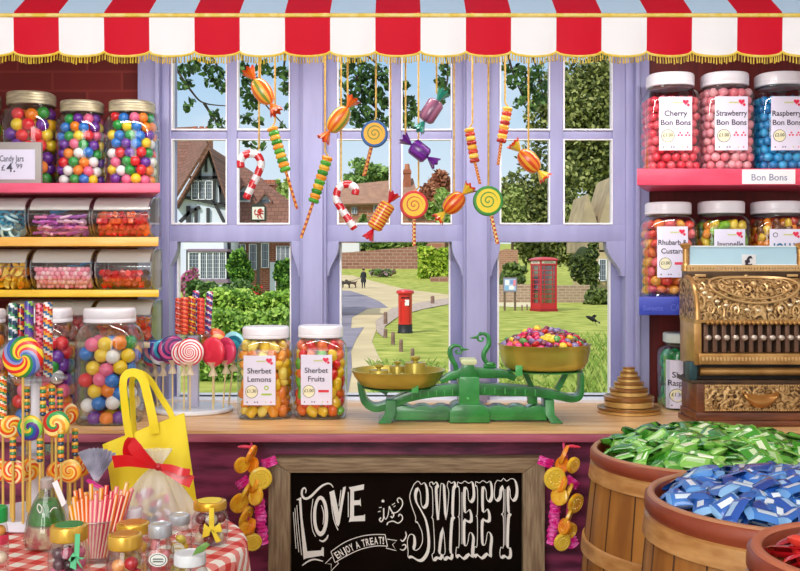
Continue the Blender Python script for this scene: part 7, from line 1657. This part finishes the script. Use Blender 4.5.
wall('brick_shed', 'ruddy brick shed end among the trees beyond the notice board', [(496, 252), (506, 249), (518, 250), (518, 290), (496, 290)], 60.0, 3, brick('#a8785c', '#946648', '#b89c84', 1, .3, .12, .012, 'shed_brick'), 'building')
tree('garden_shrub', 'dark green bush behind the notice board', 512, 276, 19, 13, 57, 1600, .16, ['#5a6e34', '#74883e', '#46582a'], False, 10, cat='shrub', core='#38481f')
YX = 60.0; s_t = thing('stone_building', 'pale stone building with two steep gables at the edge of the green', 'building', (xr(606, YX), YX + 2, zg(YX))); stn = mat('#c9b58a', .85, h2='#b39e76', scale=1.2)
b = MB(); b.box(xr(590, YX), xr(660, YX), YX, YX + 6, zg(YX), zr(250, YX)); b.wbuild('wall', stn, s_t, smooth=0)
for (a, c, d_) in (((580.5, 225), (588, 194), (598, 225)), ((599, 225), (613, 176), (627, 225))):
    b = MB(); b.prism([P(a[0], 252, YX), P(*a, YX), P(*c, YX), P(*d_, YX), P(d_[0], 252, YX)], (0, 5, 0)); b.wbuild('gable', mat('#b8a482', .85, h2='#9a8a70', scale=1), s_t, smooth=0)
window(599, 606, 259, 281, YX, 1, 4, s_t, d=.1)
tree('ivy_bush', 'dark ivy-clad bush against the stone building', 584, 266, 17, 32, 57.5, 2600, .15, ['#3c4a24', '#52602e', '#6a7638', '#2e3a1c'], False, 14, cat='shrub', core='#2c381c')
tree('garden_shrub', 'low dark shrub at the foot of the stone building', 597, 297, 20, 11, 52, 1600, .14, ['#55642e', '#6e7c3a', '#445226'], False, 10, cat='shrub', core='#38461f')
# tufts of long grass near the window
b = MB()
for i in range(2600):
    px = R.uniform(500, 612) if R.random() < .62 else R.uniform(372, 452); py = R.uniform(340, 404) if px > 500 else R.uniform(365, 404); v = G(px, py)
    h = R.uniform(.10, .34) * (1 if px > 570 else .55); lean = R.uniform(-.2, .2); w_ = .008
    b.add([v + Vector((-w_, 0, 0)), v + Vector((w_, 0, 0)), v + Vector((lean * .5 + w_ * .6, 0, h * .7)), v + Vector((lean, 0, h))], [(0, 1, 2, 3)], R.randrange(3))
stuff(b.build('long_grass', [mat('#8aa444', .8), mat('#a8b85e', .8), mat('#6f8c38', .8)], smooth=0), 'long grass growing on the green close to the window', 'grass')

# ---- tree whose boughs hang across the top of the window
YO = 9.5; t = thing('overhanging_tree', 'tree whose leafy boughs hang down across the top of the window', 'tree', (xr(70, YO), YO + .3, zg(YO))); bark = mat('#3a2c22', .85, h2='#4c3b2e', scale=6)
MB().tube([(xr(70, YO), YO + .3, zg(YO)), (xr(72, YO), YO + .3, 1.2), (xr(80, YO), YO + .2, 3.1), (xr(100, YO), YO + .1, 4.2)], [.22, .18, .14, .08], 12).wbuild('trunk', bark, t)
BR = [[(80, 55), (150, 40), (300, 30), (450, 34), (560, 38)], [(165, 42), (176, 68), (192, 92), (204, 103), (228, 106)], [(204, 103), (214, 118), (228, 132)], [(235, 34), (246, 70), (262, 100), (290, 132)], [(200, 38), (215, 62), (226, 82)], [(290, 32), (284, 66), (286, 96)], [(340, 32), (352, 66), (362, 95), (350, 122)], [(362, 95), (380, 112), (388, 126)], [(330, 32), (375, 62), (390, 90)], [(395, 34), (402, 90), (410, 125)], [(440, 34), (448, 72), (441, 105)], [(505, 36), (512, 70), (526, 104)], [(525, 36), (536, 66), (544, 100)]]
for k, L_ in enumerate(BR):
    d = -.1 + .05 * (k % 5); pp = smooth_path([P(x, y, YO + d) for x, y in L_], 5); n = len(pp); r0 = .055 if k == 0 else .016
    MB().tube(pp, [r0 * (1 - .75 * i / n) for i in range(n)], 7).wbuild('bough', bark, t)
CLU = [(185, 70, 7, 26), (194, 66, 7, 22), (181, 84, 6, 14), (189, 84, 5, 12), (205, 66, 9, 34), (216, 74, 8, 36), (222, 86, 6, 22), (210, 82, 6, 16), (186, 107, 5, 12), (192, 103, 4, 8), (216, 116, 7, 20), (222, 124, 6, 20), (212, 126, 5, 10), (242, 68, 7, 30), (250, 80, 8, 40), (244, 92, 7, 30), (252, 102, 8, 40), (246, 118, 6, 20), (258, 122, 6, 20), (262, 66, 7, 26), (272, 72, 6, 14), (284, 72, 7, 32), (286, 88, 6, 22), (288, 108, 4, 10), (280, 128, 6, 14), (250, 144, 7, 14), (262, 146, 5, 10),
       (345, 70, 7, 30), (356, 66, 9, 50), (368, 74, 10, 60), (380, 72, 8, 46), (388, 84, 6, 30), (352, 86, 9, 44), (362, 96, 10, 60), (374, 94, 10, 60), (386, 104, 6, 30), (346, 102, 6, 20), (352, 116, 8, 40), (364, 114, 9, 46), (376, 118, 8, 40), (386, 122, 5, 20), (358, 126, 5, 16), (340, 84, 4, 8), (405, 86, 5, 16), (409, 104, 7, 32), (406, 118, 6, 28), (414, 112, 5, 18), (410, 126, 5, 14), (446, 70, 6, 24), (441, 82, 6, 24), (448, 90, 6, 26), (442, 100, 4, 12), (338, 140, 3, 4),
       (507, 68, 6, 24), (512, 82, 7, 32), (520, 72, 8, 40), (528, 86, 8, 40), (522, 98, 7, 30), (536, 72, 7, 34), (544, 84, 6, 26), (540, 98, 7, 30), (516, 104, 4, 10), (532, 108, 5, 14)]
b = MB()
for (px, py, r_, n) in CLU:
    pts = []
    for i in range(int(n * 1.5)):
        a = R.uniform(0, 6.28); q_ = math.sqrt(R.random()) * r_; pts.append(P(px + math.cos(a) * q_, py + math.sin(a) * q_, YO + R.uniform(-.25, .15)))
    leaves(b, pts, .034, 4)
b.wbuild('foliage', leafmats(['#2f4a22', '#3f5e2a', '#56753a', '#24381c']), t, smooth=0)
